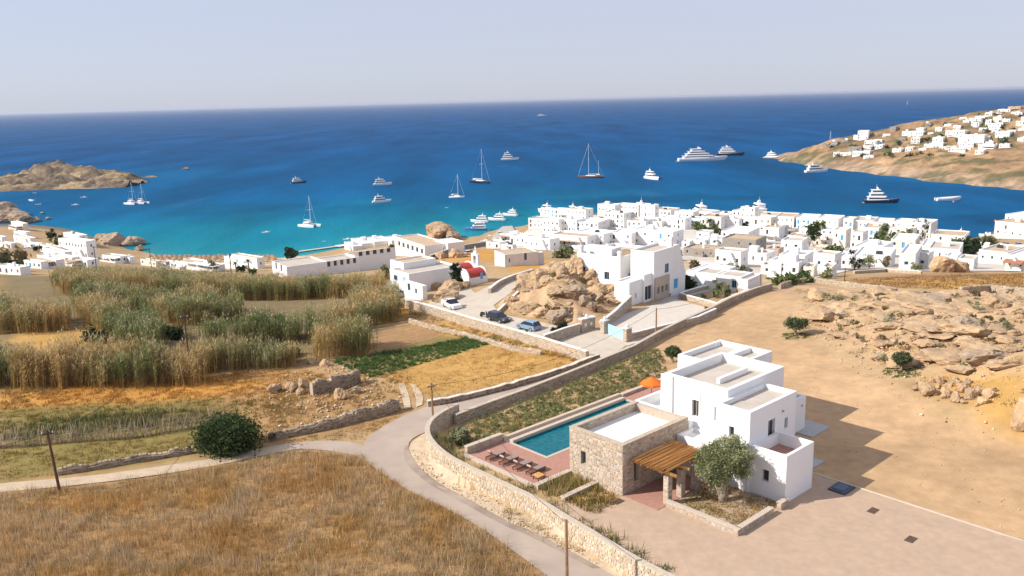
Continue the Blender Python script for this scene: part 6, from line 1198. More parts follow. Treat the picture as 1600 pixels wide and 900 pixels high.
def olive_tree(P, w_, h, label, seed, n=9000, size=0.16, trunkh=0.36, thick=0.3, group=None, cols=OLIVE):
    g = np.random.default_rng(seed); r_ = random.Random(seed); e = empty('olive_tree', P, 0, label, 'tree', group)
    m = MB(); th = h*trunkh
    m.tube([(0, 0, -0.2), (0.08*th, 0.0, th*0.4), (-0.05*th, 0.05, th*0.8), (0.05, 0, th*1.15)], [thick*1.35, thick, thick*0.85, thick*0.7], 10)
    m.tube([(0.12, 0.1, -0.2), (-0.12*th, 0.12, th*0.5), (-0.25*w_, 0.1, th*1.4)], [thick*0.9, thick*0.7, thick*0.35], 8)
    tips = []
    for k in range(9):
        a = k*0.7+r_.uniform(-0.2, 0.2); q = np.array([math.cos(a)*w_*0.3, math.sin(a)*w_*0.3, h*r_.uniform(0.58, 0.8)]); m.tube([(0, 0, th*0.9), tuple(q*0.5+np.array([0, 0, th*0.45])), tuple(q)], [thick*0.5, thick*0.3, 0.03], 6); tips.append(q)
    m.build('trunk', M_bark, e, True)
    parts = [leaves((0, 0, h*0.68), (w_*0.46, w_*0.46, h*0.30), n//2, size, cols, g, shell=0.55, clump=46)]
    for q in tips: parts.append(leaves(q*np.array([1.15, 1.15, 1.08]), (w_*0.2, w_*0.2, h*0.17), n//18, size, cols, g, shell=0.4, clump=12))
    V, F, C = merge(parts); npmesh('crown', V, F, M_leaf, C, e); return e
olive_tree(vw(-3.0, 4.0, 0.05), 4.3, 5.0, 'large olive tree with twisted trunk in front of the pergola', 5, 34000, 0.075, 0.36, 0.34)
for px, py, wp, hp_, lb, sd in ((1244, 524, 34, 26, 'young olive tree on the sand above the villa', 1), (1408, 579, 26, 25, 'young olive tree nearest the boulder heap', 2), (1051, 566, 25, 24, 'small round olive tree at the villa garden corner', 3)):
    P = gnd(px, py); sc = math.hypot(P[0], P[1])/FPX; olive_tree(P, wp*sc, hp_*sc*1.05, lb, sd, 5000, 0.10, 0.36, 0.13, 'young olive trees', cols=[(0.09, 0.115, 0.05), (0.13, 0.15, 0.07), (0.07, 0.09, 0.04)])
bush(718, 694, 44, 26, 'round grey-green shrub inside the wall bend', OLIVE, n=1500, size=0.2)
bush(358, 703, 112, 46, 'large dark fig bush beside the dirt path', [(0.05, 0.08, 0.025), (0.075, 0.105, 0.035), (0.035, 0.055, 0.018)], n=15000, size=0.15); bush(425, 690, 22, 12, 'small dry bush at the end of the dark fig', DRYSH, n=350)
bush(714, 450, 15, 40, 'tall dark conifer against the chapel', DARKG, 'tree', n=1600, size=0.28); bush(1074, 452, 28, 20, 'round dark citrus tree in the house court', DARKG, 'tree', n=900, size=0.35)
bush(878, 524, 34, 18, 'dark green bush by the parking gate', DARKG, n=800); bush(815, 530, 34, 10, 'green bush on the terrace below the cars', GREEN, n=500)
bush(1100, 467, 14, 9, 'small round cactus bush in the walled bed', GREEN, n=250); bush(1130, 466, 30, 22, 'tall prickly pear clump in the walled bed', OLIVE, n=500, size=0.4); bush(1105, 488, 18, 8, 'low green bush on the driveway edge', GREEN, n=300)
bush(455, 405, 24, 18, 'round dark tree on the beach by the pontoon', DARKG, 'tree', n=700, size=0.9); bush(604, 436, 26, 16, 'bright bush beside the stepped white house', GREEN, n=500, size=0.5); bush(612, 392, 16, 8, 'bush between the hall and the beach building', GREEN, n=250, size=0.6)
bush(882, 403, 34, 18, 'grey-green tree beside the big white house', OLIVE, 'tree', n=800, size=0.6); bush(949, 383, 12, 15, 'clipped round tree on the village square', DARKG, 'tree', n=500, size=0.6); bush(1085, 424, 26, 16, 'dry yellow shrub behind the big white house', DRYSH, n=700, size=0.4); bush(1060, 407, 14, 14, 'dark tree beside the house chimney', DARKG, 'tree', n=400, size=0.6)
for px, py, wp, hp_, c_, lb in ((1095,362,22,12,GREEN,'palm-side shrub in the village garden, west end'),(1112,364,24,14,GREEN,'shrub in the village garden next to the west end'),(1060,354,10,7,DARKG,'small dark tree between waterfront houses'),(1165,356,14,9,DARKG,'round tree by the tower house'),(1218,353,18,9,DARKG,'dark tree right of the tower house'),(1204,333,8,7,OLIVE,'lone round tree on the waterfront roofs'),(1265,382,22,24,DARKG,'dark tree left of the blue-shuttered house, lower one'),(1278,371,24,16,GREEN,'tree left of the blue-shuttered house, upper one'),(1300,396,28,10,GREEN,'flat green tree below the blue-shuttered house'),(1290,432,22,10,OLIVE,'shrub at the foot of the upper village row'),(1335,418,16,18,DARKG,'dark tree beside the low upper-row house'),(1358,417,16,16,OLIVE,'grey tree in front of the long upper-row house'),(1385,415,12,12,DRYSH,'yellow-brown shrub in front of the long upper-row house'),(1380,382,22,16,GREEN,'green tree among the eastern gardens, first'),(1402,378,24,14,GREEN,'green tree among the eastern gardens, second'),(1422,380,26,14,OLIVE,'olive-coloured tree among the eastern gardens'),(1390,388,30,9,GREEN,'low hedge among the eastern gardens'),(1444,378,9,26,DARKG,'tall dark cypress beside the chimneyed waterfront house'),(1512,396,36,22,DARKG,'large dark pine in the eastern gardens'),(1492,396,24,12,GREEN,'lower tree left of the large dark pine'),(1540,388,26,12,OLIVE,'tree right of the large dark pine'),(1430,420,14,10,OLIVE,'shrub at the corner of the blue-shaded house'),(1158,430,26,9,OLIVE,'shrub row above the low annex'),(1230,442,40,8,GREEN,'green scrub behind the far wall, first'),(1262,438,36,8,GREEN,'green scrub behind the far wall, second'),(1140,420,14,8,OLIVE,'small tree by the parked silver cars'),(1206,408,10,6,GREEN,'small green bush by the brown block house'),(1036,386,20,7,DARKG,'dark shrub in front of the long middle-row house'),(1000,352,8,6,GREEN,'small shrub between waterfront houses'),
    (80,372,20,12,DARKG,'dark tree above the western houses'),(90,384,18,14,GREEN,'tree beside the largest western house'),(60,394,14,9,DARKG,'dark shrub among the western houses'),(30,366,12,7,GREEN,'shrub by the highest western house'),(20,410,50,14,DRYSH,'brown scrub on the western slope, upper patch'),(10,424,44,12,DARKG,'dark scrub on the western slope, lower patch'),(120,426,20,10,DARKG,'dark bush in front of the tall western house'),(335,424,24,16,OLIVE,'grey bush behind the beach bars'),(380,426,22,12,DARKG,'dark bush below the pitched beach bar'),(395,430,22,9,GREEN,'bright green bush below the pitched beach bar')):
    if px > 1000: py += 3; wp *= 1.35; hp_ *= 1.55
    bush(px, py, wp, hp_, lb, c_, 'tree' if 'tree' in lb or 'pine' in lb or 'cypress' in lb else 'bush', 'village trees and shrubs', 420, None, 'garden_tree')
def palm(px, py, hp_, label):
    P = gnd(px, py); sc = math.hypot(P[0], P[1])/FPX; h = hp_*sc; e = empty('palm_tree', P, 0, label, 'palm', 'palms'); MB().tube([(0, 0, -0.3), (0.1, 0, h*0.5), (0, 0, h*0.78)], [0.3, 0.22, 0.2], 7).build('trunk', M_bark, e)
    V = []; F = []; C = []
    for k in range(26):
        a = k*2.4; el = 0.9-1.3*(k/26); L = h*0.42; prev = np.array([0, 0, h*0.78]); d = np.array([math.cos(a)*math.cos(el), math.sin(a)*math.cos(el), math.sin(el)]); sd = np.array([-math.sin(a), math.cos(a), 0])*L*0.11
        for s_ in range(3):
            nx = prev+d*L/3; i = len(V); w0 = (0.5, 1.0, 0.7, 0.05); V += [prev-sd*w0[s_], prev+sd*w0[s_], nx+sd*w0[s_+1], nx-sd*w0[s_+1]]; F.append((i, i+1, i+2, i+3)); c = np.array((0.07, 0.09, 0.03))*(0.7+0.6*vg.random()); C += [c]*4; prev = nx; d = d+np.array([0, 0, -0.38]); d /= np.linalg.norm(d)
    npmesh('fronds', np.array(V), np.array(F), M_leaf, np.array(C), e)
for px, py, h, lb in ((1090,363,18,'palm left in the village garden'),(1108,362,22,'palm right in the village garden'),(369,426,18,'palm left of the pitched beach bar'),(389,424,20,'palm in front of the pitched beach bar'),(787,386,15,'palm on the harbour quay')): palm(px, py, h, lb)
# headland scrub: countable clumps on the slope
gnd = lambda px, py: hgnd(px, py, HT)
for k, (px, py, wp, hp_) in enumerate(((1310,246,16,5),(1345,240,14,6),(1364,236,12,7),(1382,234,12,8),(1390,245,20,7),(1404,232,12,10),(1404,226,10,8),(1436,244,18,6),(1453,246,16,5),(1448,222,14,7),(1477,198,7,6),(1500,208,12,5),(1540,208,16,6),(1580,205,14,5),(1556,182,10,5),(1592,184,14,5),(1560,224,26,6),(1350,246,22,4),(1330,232,16,5),(1300,232,10,5),(1470,215,10,5),(1495,222,10,6),(1530,184,10,5),(1566,203,6,6),(1500,246,18,4),(1420,247,22,5))):
    bush(px, py, wp, hp_, 'dark green shrub on the headland slope', DARKG if k % 2 else GREEN, 'bush', 'headland shrubs', 130, None, 'headland_shrub', stems=False)
gnd = _g0
# shrubs on the rocky rise
rs_ = random.Random(4)
for k in range(46):
    while True:
        x, y = rs_.uniform(hx[:, 0].min(), hx[:, 0].max()), rs_.uniform(hx[:, 1].min(), hx[:, 1].max())
        if inpoly(np.array([x]), np.array([y]), HR)[0]: break
    bush(0, 0, rs_.uniform(8, 20), rs_.uniform(5, 11), 'low dry shrub among the granite slabs', DRYSH if k % 3 else OLIVE, 'bush', 'shrubs of the rocky rise', 190, None, 'dry_shrub', P=(x, y, hz(x, y)+0.4), stems=False)
for k in range(26):
    x, y = sample_poly(MP, 1, vg)[0]; bush(0, 0, rs_.uniform(8, 18), rs_.uniform(6, 12), 'spiky grey-green cactus clump on the boulder mound', OLIVE if k % 2 else DRYSH, 'plant', 'plants of the mound', 170, None, 'cactus_clump', P=(x, y, mound_h(x, y)+0.3), stems=False)
# ---------------------------------------------------------------- grasses
def blades(name, poly, dens, hgt, cols, wid=0.03, lean=0.35, tuft=0.0, seed=0, zoff=0.0, zf=None, world=False, label=None, patch=6.0, cw=None, nmax=400000):
    g = np.random.default_rng(seed+100); P = poly if world else gpoly(poly); n = min(int(area(P)*dens), nmax)
    if tuft > 0:
        k = max(1, n//14); c = sample_poly(P, k, g); ti = g.integers(0, k, n); ts = (0.5+g.random(k))[ti]; xy = c[ti]+g.normal(size=(n, 2))*tuft*ts[:, None]
    else: xy = sample_poly(P, n, g); ti = np.arange(n); ts = np.ones(n)
    z = (H(xy[:, 0], xy[:, 1]) if zf is None else zf(xy[:, 0], xy[:, 1]))+zoff-0.05
    pn = fbm(xy[:, 0]/patch, xy[:, 1]/patch, 3, seed+7); h = (hgt[0]+(hgt[1]-hgt[0])*g.random(n))*(0.45+1.1*pn)*np.clip(ts, 0.6, 1.4); a = g.random(n)*6.283; w_ = wid*(0.6+0.8*g.random(n))
    base = np.stack([xy[:, 0], xy[:, 1], z], 1); dx = np.stack([np.cos(a), np.sin(a), np.zeros(n)], 1); la = g.random(n)*6.283; l = lean*h*g.random(n); tip = base+np.stack([np.cos(la)*l, np.sin(la)*l, h], 1)
    V = np.stack([base-dx*w_[:, None], base+dx*w_[:, None], tip], 1).reshape(-1, 3); F = np.arange(n*3).reshape(n, 3)
    cols = np.array(cols); pc = fbm(xy[:, 0]/(patch*1.7), xy[:, 1]/(patch*1.7), 3, seed+19); q = np.clip((pc-0.25)/0.5+g.normal(size=n)*0.22, 0, 0.999)*len(cols); C = cols[q.astype(int)]*(0.7+0.6*g.random((n, 1)))
    if tuft > 0: C = C*(0.75+0.5*g.random(int(ti.max())+1))[ti][:, None]
    o = npmesh(name, V, F, M_dry, np.repeat(C, 3, 0)); tag(o, label, None, None, 'stuff'); return o
STRAW = [(0.46, 0.28, 0.105), (0.55, 0.385, 0.195), (0.50, 0.385, 0.25), (0.60, 0.475, 0.31), (0.48, 0.36, 0.225), (0.36, 0.28, 0.12), (0.52, 0.315, 0.115)]
blades('dry_grass', [(-60,782),(0,772),(130,761),(240,748),(340,732),(420,714),(480,706),(552,716),(575,732),(632,771),(708,806),(766,842),(830,890),(870,930),(-60,960)], 120, (0.25, 0.85), STRAW, 0.022, 0.55, 0.2, 1, label='tall dry grass filling the near field', patch=4.0, nmax=520000)
blades('verge_grass', [(790,795),(850,826),(915,868),(905,872),(840,838),(795,812)], 60, (0.2, 0.5), [(0.16, 0.17, 0.05), (0.3, 0.24, 0.09), (0.40, 0.28, 0.1)], 0.03, 0.4, 0.2, 2, label='weeds along the foot of the boundary wall')
blades('dry_grass', [(0,642),(200,632),(340,622),(480,640),(420,690),(300,706),(160,732),(0,752),(-40,750)], 40, (0.12, 0.32), [(0.26, 0.19, 0.06), (0.20, 0.17, 0.05), (0.36, 0.22, 0.07), (0.32, 0.24, 0.09)], 0.035, 0.5, 0.2, 3, label='olive brown dry grass between the fence and the path', patch=8)
blades('dry_grass', [(0,608),(470,575),(540,600),(430,640),(330,622),(0,640)], 45, (0.15, 0.4), [(0.44, 0.23, 0.055), (0.40, 0.26, 0.09), (0.30, 0.2, 0.07), (0.2, 0.18, 0.06)], 0.04, 0.5, 0.22, 4, label='orange dry grass in front of the reeds', patch=8)
blades('dry_grass', [(430,600),(560,570),(640,590),(632,640),(560,660),(420,690)], 22, (0.15, 0.5), [(0.36, 0.23, 0.09), (0.42, 0.28, 0.13), (0.28, 0.19, 0.08)], 0.035, 0.5, 0.2, 5, label='dry grass round the ruined wall')
blades('stubble', [(600,586),(700,556),(770,536),(900,558),(868,588),(720,618),(655,632)], 34, (0.06, 0.26), [(0.44, 0.27, 0.09), (0.48, 0.31, 0.12), (0.38, 0.24, 0.09)], 0.035, 0.6, 0.25, 6, label='golden stubble in the walled field', patch=10)
blades('dry_grass', [(640,485),(780,525),(905,560),(905,566),(770,540),(640,505)], 40, (0.2, 0.55), [(0.46, 0.29, 0.1), (0.4, 0.26, 0.1), (0.3, 0.22, 0.1)], 0.04, 0.5, 0.2, 7, label='dry grass between the two terrace walls')
A_, B_ = np.array(gxy(555, 580)), np.array(gxy(765, 530)); dirn = (B_-A_)/np.linalg.norm(B_-A_); nrm_ = np.array([-dirn[1], dirn[0]])
for k in range(12):
    o_ = (k-4)*0.95; a_ = A_+nrm_*o_; b_ = B_+nrm_*o_*0.5; blades('crop_row', [tuple(a_-nrm_*0.32), tuple(b_-nrm_*0.3), tuple(b_+nrm_*0.3), tuple(a_+nrm_*0.32)], 130, (0.2, 0.45), [(0.10, 0.165, 0.045), (0.14, 0.21, 0.07), (0.08, 0.13, 0.04)], 0.05, 0.9, 0.08, 20+k, world=True, label=f"row of green crop in the field, {ORD[k]} from the road")
blades('verge_grass', [(432,692),(500,687),(560,692),(585,676),(612,658),(632,644),(600,655),(520,674)], 60, (0.12, 0.4), [(0.46, 0.28, 0.1), (0.38, 0.25, 0.1), (0.3, 0.22, 0.09)], 0.03, 0.5, 0.2, 70, label='dry grass verge below the rough dark wall')
blades('verge_grass', [(545,714),(566,712),(600,742),(640,770),(710,804),(770,842),(760,846),(700,812),(620,772),(560,735)], 70, (0.2, 0.6), STRAW, 0.025, 0.6, 0.2, 71, label='dry grass spilling onto the road edge')
def pebbles(name, poly, n, s0, s1, cols, label, seed, zoff=0.0):
    g = np.random.default_rng(seed); P = gpoly(poly); xy = sample_poly(P, n, g); z = H(xy[:, 0], xy[:, 1])+zoff; s = s0+(s1-s0)*g.random(n)**3; d = np.array([(1, 0, 0), (0, 1, 0), (-1, 0, 0), (0, -1, 0), (0, 0, 0.8), (0, 0, -0.5)], float); V = (np.stack([xy[:, 0], xy[:, 1], z+s*0.25], 1)[:, None]+d[None]*s[:, None, None]*(0.6+0.6*g.random((n, 6, 1)))).reshape(-1, 3); f = np.array([(0, 1, 4), (1, 2, 4), (2, 3, 4), (3, 0, 4), (1, 0, 5), (2, 1, 5), (3, 2, 5), (0, 3, 5)]); F = (np.arange(n)[:, None, None]*6+f[None]).reshape(-1, 3)
    c = np.array(cols)[g.integers(0, len(cols), n)]*(0.7+0.6*g.random((n, 1))); tag(npmesh(name, V, F, M_stone, np.repeat(c, 6, 0)), label, None, None, 'stuff')
PB = [(0.5, 0.36, 0.22), (0.42, 0.3, 0.19), (0.56, 0.45, 0.32)]
pebbles('pebbles', [(1245,455),(1600,470),(1600,700),(1450,660),(1300,560),(1250,510)], 1300, 0.05, 0.28, PB, 'loose stones on and below the rocky rise', 5)
pebbles('pebbles', [(1000,560),(1130,490),(1240,450),(1300,560),(1450,660),(1600,700),(1600,840),(1300,700)], 900, 0.03, 0.12, PB, 'small stones scattered over the sandy yard', 6)
pebbles('pebbles', [(640,700),(670,712),(690,735),(790,790),(930,870),(940,888),(800,822),(660,740)], 700, 0.03, 0.14, PB, 'loose stones at the foot of the boundary wall', 7, 0.06)
pebbles('pebbles', [(420,690),(630,640),(630,600),(500,565),(420,600)], 900, 0.05, 0.3, PB, 'rubble strewn round the ruined wall', 8)
pebbles('pebbles', [(782,478),(905,430),(955,445),(965,470),(905,512),(800,492)], 500, 0.08, 0.4, PB, 'stones at the foot of the boulder mound', 9, 0.5)
# bare ploughed ridges
for k in range(9):
    A2, B2 = np.array(gxy(575, 512+5.5*k)), np.array(gxy(690, 492+4.0*k)); 
    pts = resample([A2, B2], 1.5); m = MB(); secs = []
    for p in pts: z = hz(*p); secs.append([(p[0]-nrm_[0]*0.35, p[1]-nrm_[1]*0.35, z-0.06), (p[0], p[1], z+0.13+rs_.uniform(0, 0.06)), (p[0]+nrm_[0]*0.35, p[1]+nrm_[1]*0.35, z-0.06)])
    o = m.loft(secs, False, False).build('furrow_ridge', mat('ploughed_soil', (0.36, 0.22, 0.11), 0.95, 0.2, 2), smooth=True); tag(o, kind='structure')
# garden planting between road wall and pool, rows of low plants
GC = [(0.20, 0.225, 0.095), (0.28, 0.28, 0.13), (0.40, 0.32, 0.12), (0.46, 0.34, 0.13), (0.15, 0.175, 0.07)]
def vpoly(pts): return [tuple(vw(u, v)[:2]) for u, v in pts]
_gin = [np.array(gxy(*p)) for p in ((724,666),(760,651),(820,629),(880,605),(940,580),(990,560),(1026,545))]
gp = [tuple(p) for p in _gin]+vpoly(((21, 27.5), (10, 27.3), (-7, 27.3), (-11.5, 27.3), (-13.2, 25.5)))
blades('garden_planting', gp, 34, (0.12, 0.3), [(0.36, 0.25, 0.10), (0.42, 0.3, 0.12), (0.24, 0.2, 0.08)], 0.04, 0.9, 0.15, 40, world=True, label='straw mulch between the garden plants')
gpx = sample_poly(gp, 1300, vg); parts = []
gpx = gpx[np.argsort(gpx[:, 0])]
for x, y in gpx:
    s = 0.2+0.22*vg.random(); u = (x-VO[0])*VV[0]+(y-VO[1])*VV[1]
    if (u/1.15) % 1.0 > 0.62: continue
    parts.append(leaves((x, y, hz(x, y)+s*0.6), (s*1.3, s*1.3, s*0.9), 90, 0.06, [GC[int(vg.integers(0, 3))], GC[0], GC[4]], vg, clump=5, shell=0.2))
V, F, C = merge(parts); tag(npmesh('garden_shrubs', V, F, M_leaf, C), 'rows of low green shrubs in the pool garden', kind='stuff')
blades('bed_plants', vpoly(((-6.7, 0.25), (-2.0, 0.25), (-0.2, 0.1), (-0.2, 6.6), (-2.0, 6.6), (-6.7, 6.5))), 120, (0.08, 0.26), [(0.40, 0.25, 0.075), (0.44, 0.29, 0.09), (0.19, 0.18, 0.06), (0.30, 0.24, 0.08)], 0.04, 1.0, 0.18, 41, world=True, zoff=0.06, label='brown and green ground cover in the olive bed')
blades('bed_plants', vpoly(((-12.3, 13.7), (-8.4, 13.7), (-8.4, 16.2), (-12.4, 16.2))), 110, (0.2, 0.8), [(0.40, 0.29, 0.10), (0.2, 0.2, 0.07), (0.34, 0.26, 0.1), (0.45, 0.34, 0.15)], 0.035, 0.6, 0.14, 42, world=True, label='tall straw grass in the upper planter')
blades('bed_plants', vpoly(((-12.3, 9.9), (-10, 9.9), (-8.4, 11.4), (-8.4, 13.1), (-12.3, 13.1))), 120, (0.15, 0.6), [(0.42, 0.27, 0.08), (0.16, 0.17, 0.05), (0.30, 0.22, 0.08), (0.45, 0.3, 0.12)], 0.04, 0.7, 0.16, 43, world=True, label='golden grass in the lower planter')
# strip along the inside of the boundary wall
st = []
for i in range(len(WALLW)): 
    p = np.array(WALLW[i]); t = np.array(WALLW[min(i+1, len(WALLW)-1)])-np.array(WALLW[max(i-1, 0)]); t /= np.linalg.norm(t); n = np.array([t[1], -t[0]]); n = n if n@(vw(-4, 12)[:2]-p) > 0 else -n; st.append((p+n*0.45, p+n*1.7))
sp = [tuple(a) for a, b in st[1:11]]+[tuple(b) for a, b in reversed(st[1:11])]
blades('wall_weeds', sp, 34, (0.15, 0.75), [(0.15, 0.18, 0.07), (0.25, 0.23, 0.09), (0.36, 0.28, 0.12), (0.11, 0.14, 0.05)], 0.035, 0.5, 0.22, 44, world=True, zf=lambda x, y: np.full(x.shape, VZ), zoff=0.05, label='weeds along the inside of the boundary wall')
for px, py, r_, s_ in ((1244, 525, 22, 50), (1410, 580, 27, 51)): 
    c = np.array(gxy(px, py)); rad = r_*np.hypot(*c)/FPX; blades('tree_ring_grass', [tuple(c+rad*np.array([math.cos(k*math.pi/8), math.sin(k*math.pi/8)])) for k in range(16)], 140, (0.08, 0.2), [(0.08, 0.12, 0.03), (0.12, 0.15, 0.045)], 0.04, 0.6, 0.1, s_, world=True, label='ring of green grass under the young olive tree '+('above the villa' if s_ == 50 else 'near the boulder heap'))
# scattered tufts on the rise and the right fields
blades('dry_tufts', [(1245,452),(1600,466),(1600,660),(1540,640),(1440,590),(1330,556),(1260,505)], 7, (0.1, 0.35), [(0.42, 0.26, 0.09), (0.36, 0.24, 0.1), (0.28, 0.2, 0.09)], 0.06, 0.6, 0.3, 46, label='dry grass tufts between the granite slabs', patch=9)
blades('dry_tufts', [(1300,440),(1600,428),(1600,456),(1350,450)], 8, (0.15, 0.4), [(0.44, 0.27, 0.09), (0.30, 0.17, 0.08), (0.3, 0.2, 0.09)], 0.09, 0.6, 0.4, 47, label='dry scrub behind the eastern stone walls', patch=9)
# ---------------------------------------------------------------- reeds
def reeds(name, poly, dens, hgt, label, dry=0.3, seed=0, world=False):
    g = np.random.default_rng(seed+500); P = poly if world else gpoly(poly); n = int(area(P)*dens); k = max(1, n//9); c = sample_poly(P, k, g); ti = g.integers(0, k, n); c = c+g.normal(size=(k, 2))*0.45; xy = c[ti]+g.normal(size=(n, 2))*0.3
    z = H(xy[:, 0], xy[:, 1])-0.1; pn = fbm(xy[:, 0]/5, xy[:, 1]/5, 3, seed+3); h = (hgt*(0.72+0.2*g.random(n)))*(0.55+0.88*pn)*(0.82+0.36*g.random(k))[ti]; la = 0.3+g.normal(size=n)*1.3; le = h*(0.04+0.16*g.random(n)); top = np.stack([xy[:, 0]+np.cos(la)*le, xy[:, 1]+np.sin(la)*le, z+h], 1); base = np.stack([xy[:, 0], xy[:, 1], z], 1)
    a = g.random(n)*6.283; w_ = 0.022+0.02*g.random(n); sx_ = np.stack([np.cos(a), np.sin(a), np.zeros(n)], 1)*w_[:, None]
    pd_ = fbm(xy[:, 0]/7, xy[:, 1]/7, 3, seed+31); dk = np.clip((pd_-0.5)*3.2+dry-0.05+0.25*g.normal(size=n), 0, 1)[:, None]
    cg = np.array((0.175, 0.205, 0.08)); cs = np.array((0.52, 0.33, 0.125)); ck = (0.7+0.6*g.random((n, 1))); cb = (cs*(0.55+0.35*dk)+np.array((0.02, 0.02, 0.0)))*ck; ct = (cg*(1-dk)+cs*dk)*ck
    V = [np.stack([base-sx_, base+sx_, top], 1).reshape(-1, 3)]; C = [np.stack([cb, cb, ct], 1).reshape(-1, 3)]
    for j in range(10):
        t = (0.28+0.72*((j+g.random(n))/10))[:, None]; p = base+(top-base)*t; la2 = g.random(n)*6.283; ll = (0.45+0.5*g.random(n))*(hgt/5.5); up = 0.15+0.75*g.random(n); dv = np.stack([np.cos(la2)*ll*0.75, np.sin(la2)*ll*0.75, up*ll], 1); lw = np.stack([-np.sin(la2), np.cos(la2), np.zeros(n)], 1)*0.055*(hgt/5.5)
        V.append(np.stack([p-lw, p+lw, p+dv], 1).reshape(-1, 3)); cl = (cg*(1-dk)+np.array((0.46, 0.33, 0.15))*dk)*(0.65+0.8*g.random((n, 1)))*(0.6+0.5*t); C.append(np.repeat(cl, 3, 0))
    sel = g.random(n) < 0.3; q = top[sel]; m_ = len(q); d2 = g.normal(size=(m_, 3))*np.array([0.1, 0.1, 0.02]); up = np.array([0, 0, 0.45])*(hgt/5.5); wv = np.stack([np.cos(a[sel]), np.sin(a[sel]), np.zeros(m_)], 1)*0.07
    V.append(np.stack([q-wv, q+wv, q+up+d2], 1).reshape(-1, 3)); C.append(np.repeat(np.array((0.58, 0.47, 0.31))*(0.7+0.5*g.random((m_, 1))), 3, 0))
    V = np.concatenate(V); C = np.concatenate(C); o = npmesh(name, V, np.arange(len(V)).reshape(-1, 3), M_dry, C); tag(o, label, None, None, 'stuff'); return o
RB = [([(-60,612),(0,609),(150,607),(308,605),(312,590),(160,586),(0,590),(-60,592)], 13, 6.2, 'tall reed bed along the orange grass, western front', 0.5),
 ([(303,588),(390,580),(474,574),(470,562),(310,570)], 13, 4.6, 'straw-coloured reed bed behind the rocky bank', 0.75),
 ([(492,564),(575,556),(578,538),(500,542)], 14, 5.4, 'round green reed clump beside the ploughed strip', 0.12),
 ([(300,546),(470,538),(590,508),(622,502),(622,492),(560,498),(460,524),(300,534)], 9, 5.2, 'long reed band running to the road wall', 0.1),
 ([(540,502),(622,503),(618,474),(560,474)], 9, 5.2, 'reed bed nearest the stepped white house', 0.65),
 ([(110,472),(150,468),(205,500),(262,536),(240,552),(190,545),(140,510)], 9, 5.0, 'grey-green reed band slanting down the slope', 0.1),
 ([(-40,524),(60,522),(108,518),(112,500),(-40,502)], 9, 5.4, 'dark reed block at the western edge', 0.4),
 ([(120,488),(200,492),(290,512),(375,500),(380,488),(250,477),(130,476)], 8, 5.4, 'reed thicket in the middle of the valley', 0.15),
 ([(240,505),(330,512),(385,500),(380,490),(260,492)], 7, 3.6, 'short olive reed patch beside the green plot', 0.1),
 ([(90,461),(250,466),(440,470),(540,466),(600,463),(600,453),(440,457),(250,452),(100,450)], 8, 5.6, 'far reed belt below the beach buildings', 0.6),
 ([(80,448),(250,452),(420,458),(440,450),(250,442),(90,440)], 7, 4.6, 'thin reed belt nearest the beach bars', 0.35)]
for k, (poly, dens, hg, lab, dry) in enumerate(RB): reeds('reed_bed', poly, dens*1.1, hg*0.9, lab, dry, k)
for px, py, wp, hp_, lb in ((150,535,40,20,'dark bramble bush among the reeds, western one'),(330,560,40,14,'bramble bush among the reeds, middle one'),(225,505,36,20,'dark bramble bush in the valley reeds'),(520,535,26,14,'bramble bush beside the round reed clump'),(270,530,50,18,'long dark bramble bank behind the pole'),(420,506,44,12,'dark bramble bank in front of the far reed belt'),(180,478,40,12,'dark bramble bank below the western reed belt'),(455,556,40,12,'dark bramble bank behind the straw-coloured reeds')): bush(px, py, wp, hp_, lb, DARKG, n=900, size=0.3)
# cane fence
e = empty('cane_fence', gnd(80, 690), 0, 'broken fence of grey dry canes on poles beside the fig bush', 'fence'); o0 = np.array(e.location); FL = [gnd(*p) for p in ((-40,702),(40,697),(120,690),(200,685),(280,672),(355,660))]; FLr = resample(FL, 0.16); m = MB(); r8 = random.Random(8)
for p in FLr:
    for _ in range(2):
        h = r8.uniform(1.0, 2.6); lx, ly = r8.uniform(-0.35, 0.7), r8.uniform(-0.4, 0.3); k = r8.uniform(0.6, 1.3); q = np.array([p[0]+r8.uniform(-0.3, 0.3), p[1]+r8.uniform(-0.5, 0.5), hz(p[0], p[1])-0.05])-o0; m.tube([q, q+np.array([lx*h*0.6, ly*h*0.5, h])], [0.04, 0.02], 3, (0.42*k, 0.34*k, 0.25*k), False)
tag(m.build('canes', M_reedroof, e), kind='stuff')
for i in range(len(FL)-1):
    a = FL[i]-o0; b_ = FL[i+1]-o0; MB().tube([a+np.array([0, 0, 0.9]), (a+b_)/2+np.array([0, 0, 0.75]), b_+np.array([0, 0, 1.05])], 0.045, 6).build('rail', mat('grey_pole', (0.36, 0.28, 0.2), 0.9, 0.15, 3), e); MB().tube([a+np.array([0, 0, -0.3]), a+np.array([0.1, 0, 1.3])], 0.05, 6).build('post', MATS['grey_pole'], e)
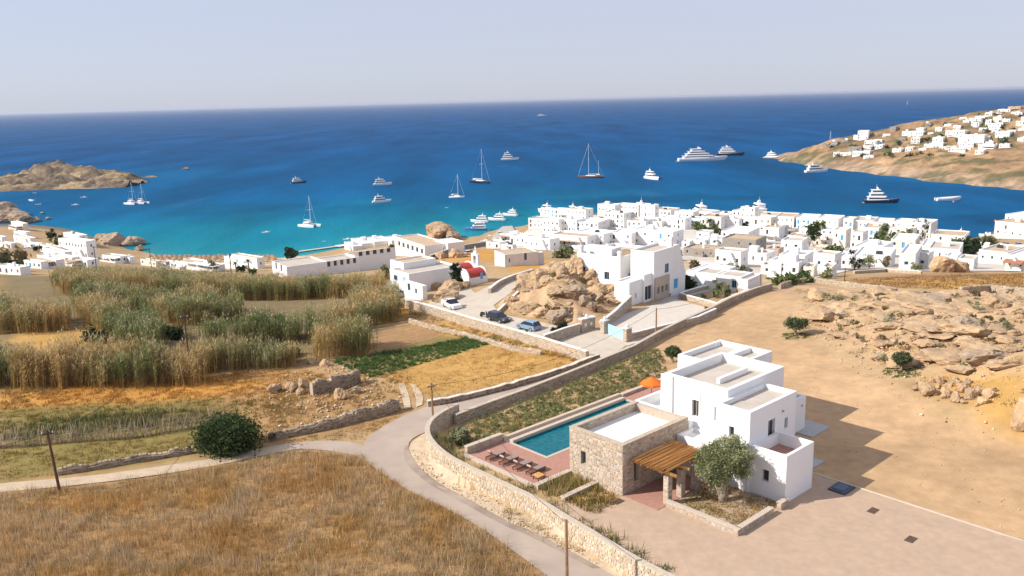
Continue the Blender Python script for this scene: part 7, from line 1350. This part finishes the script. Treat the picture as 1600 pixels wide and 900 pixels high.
blades('fence_weeds', [(0,690),(120,682),(290,664),(350,650),(300,640),(120,652),(0,660)], 45, (0.3, 0.9), [(0.12, 0.14, 0.05), (0.16, 0.16, 0.06), (0.24, 0.2, 0.1), (0.11, 0.13, 0.045)], 0.035, 0.4, 0.2, 60, label='green weeds growing through the cane fence')
# ---------------------------------------------------------------- labels that single out each of the look-alikes
bpy.context.view_layer.update()
def relabel(group, text, per, bandname):
    L = [(proj(o.matrix_world.translation), o) for o in COL.objects if o.parent is None and o.get('group') == group]; L.sort(key=lambda t: -t[0][1]); nb = max(1, math.ceil(len(L)/per))
    for b in range(nb):
        for i, (p, o) in enumerate(sorted(L[b*per:(b+1)*per], key=lambda t: t[0][0])): o['label'] = f"{text}, {ORD[i]} from the left in the {ORD[b]} {bandname}"
relabel('granite slabs of the rocky rise', 'weathered granite slab', 17, 'band up the rocky rise')
relabel('boulders of the mound', 'tan boulder', 15, 'band up the mound below the house')
relabel('shrubs of the rocky rise', 'low dry shrub', 12, 'line up the rocky rise')
relabel('boulders of the heap by the yard', 'rounded tan boulder', 8, 'course of the yard heap')
relabel('headland shrubs', 'dark green shrub', 13, 'line up the headland slope')
relabel('plants of the mound', 'spiky grey-green cactus', 13, 'line up the boulder mound')
# ---------------------------------------------------------------- haze
hb = MB(); hb.box(-62000, 62000, -400, 62000, -10.5, 82); ho = hb.build('haze', None) if False else None
me = bpy.data.meshes.new('haze'); me.from_pydata(hb.v, [], hb.f); hm = bpy.data.materials.new('haze_air'); hm.use_nodes = True; hn = hm.node_tree; hn.nodes.remove(hn.nodes['Principled BSDF']); pv = hn.nodes.new('ShaderNodeVolumePrincipled'); pv.inputs['Color'].default_value = (0.72, 0.78, 0.92, 1); pv.inputs['Density'].default_value = 0.00004; pv.inputs['Anisotropy'].default_value = 0.2
hn.links.new(pv.outputs[0], hn.nodes['Material Output'].inputs['Volume']); me.materials.append(hm); ho = bpy.data.objects.new('haze', me); COL.objects.link(ho); tag(ho, 'pale summer haze over the sea', None, None, 'stuff')
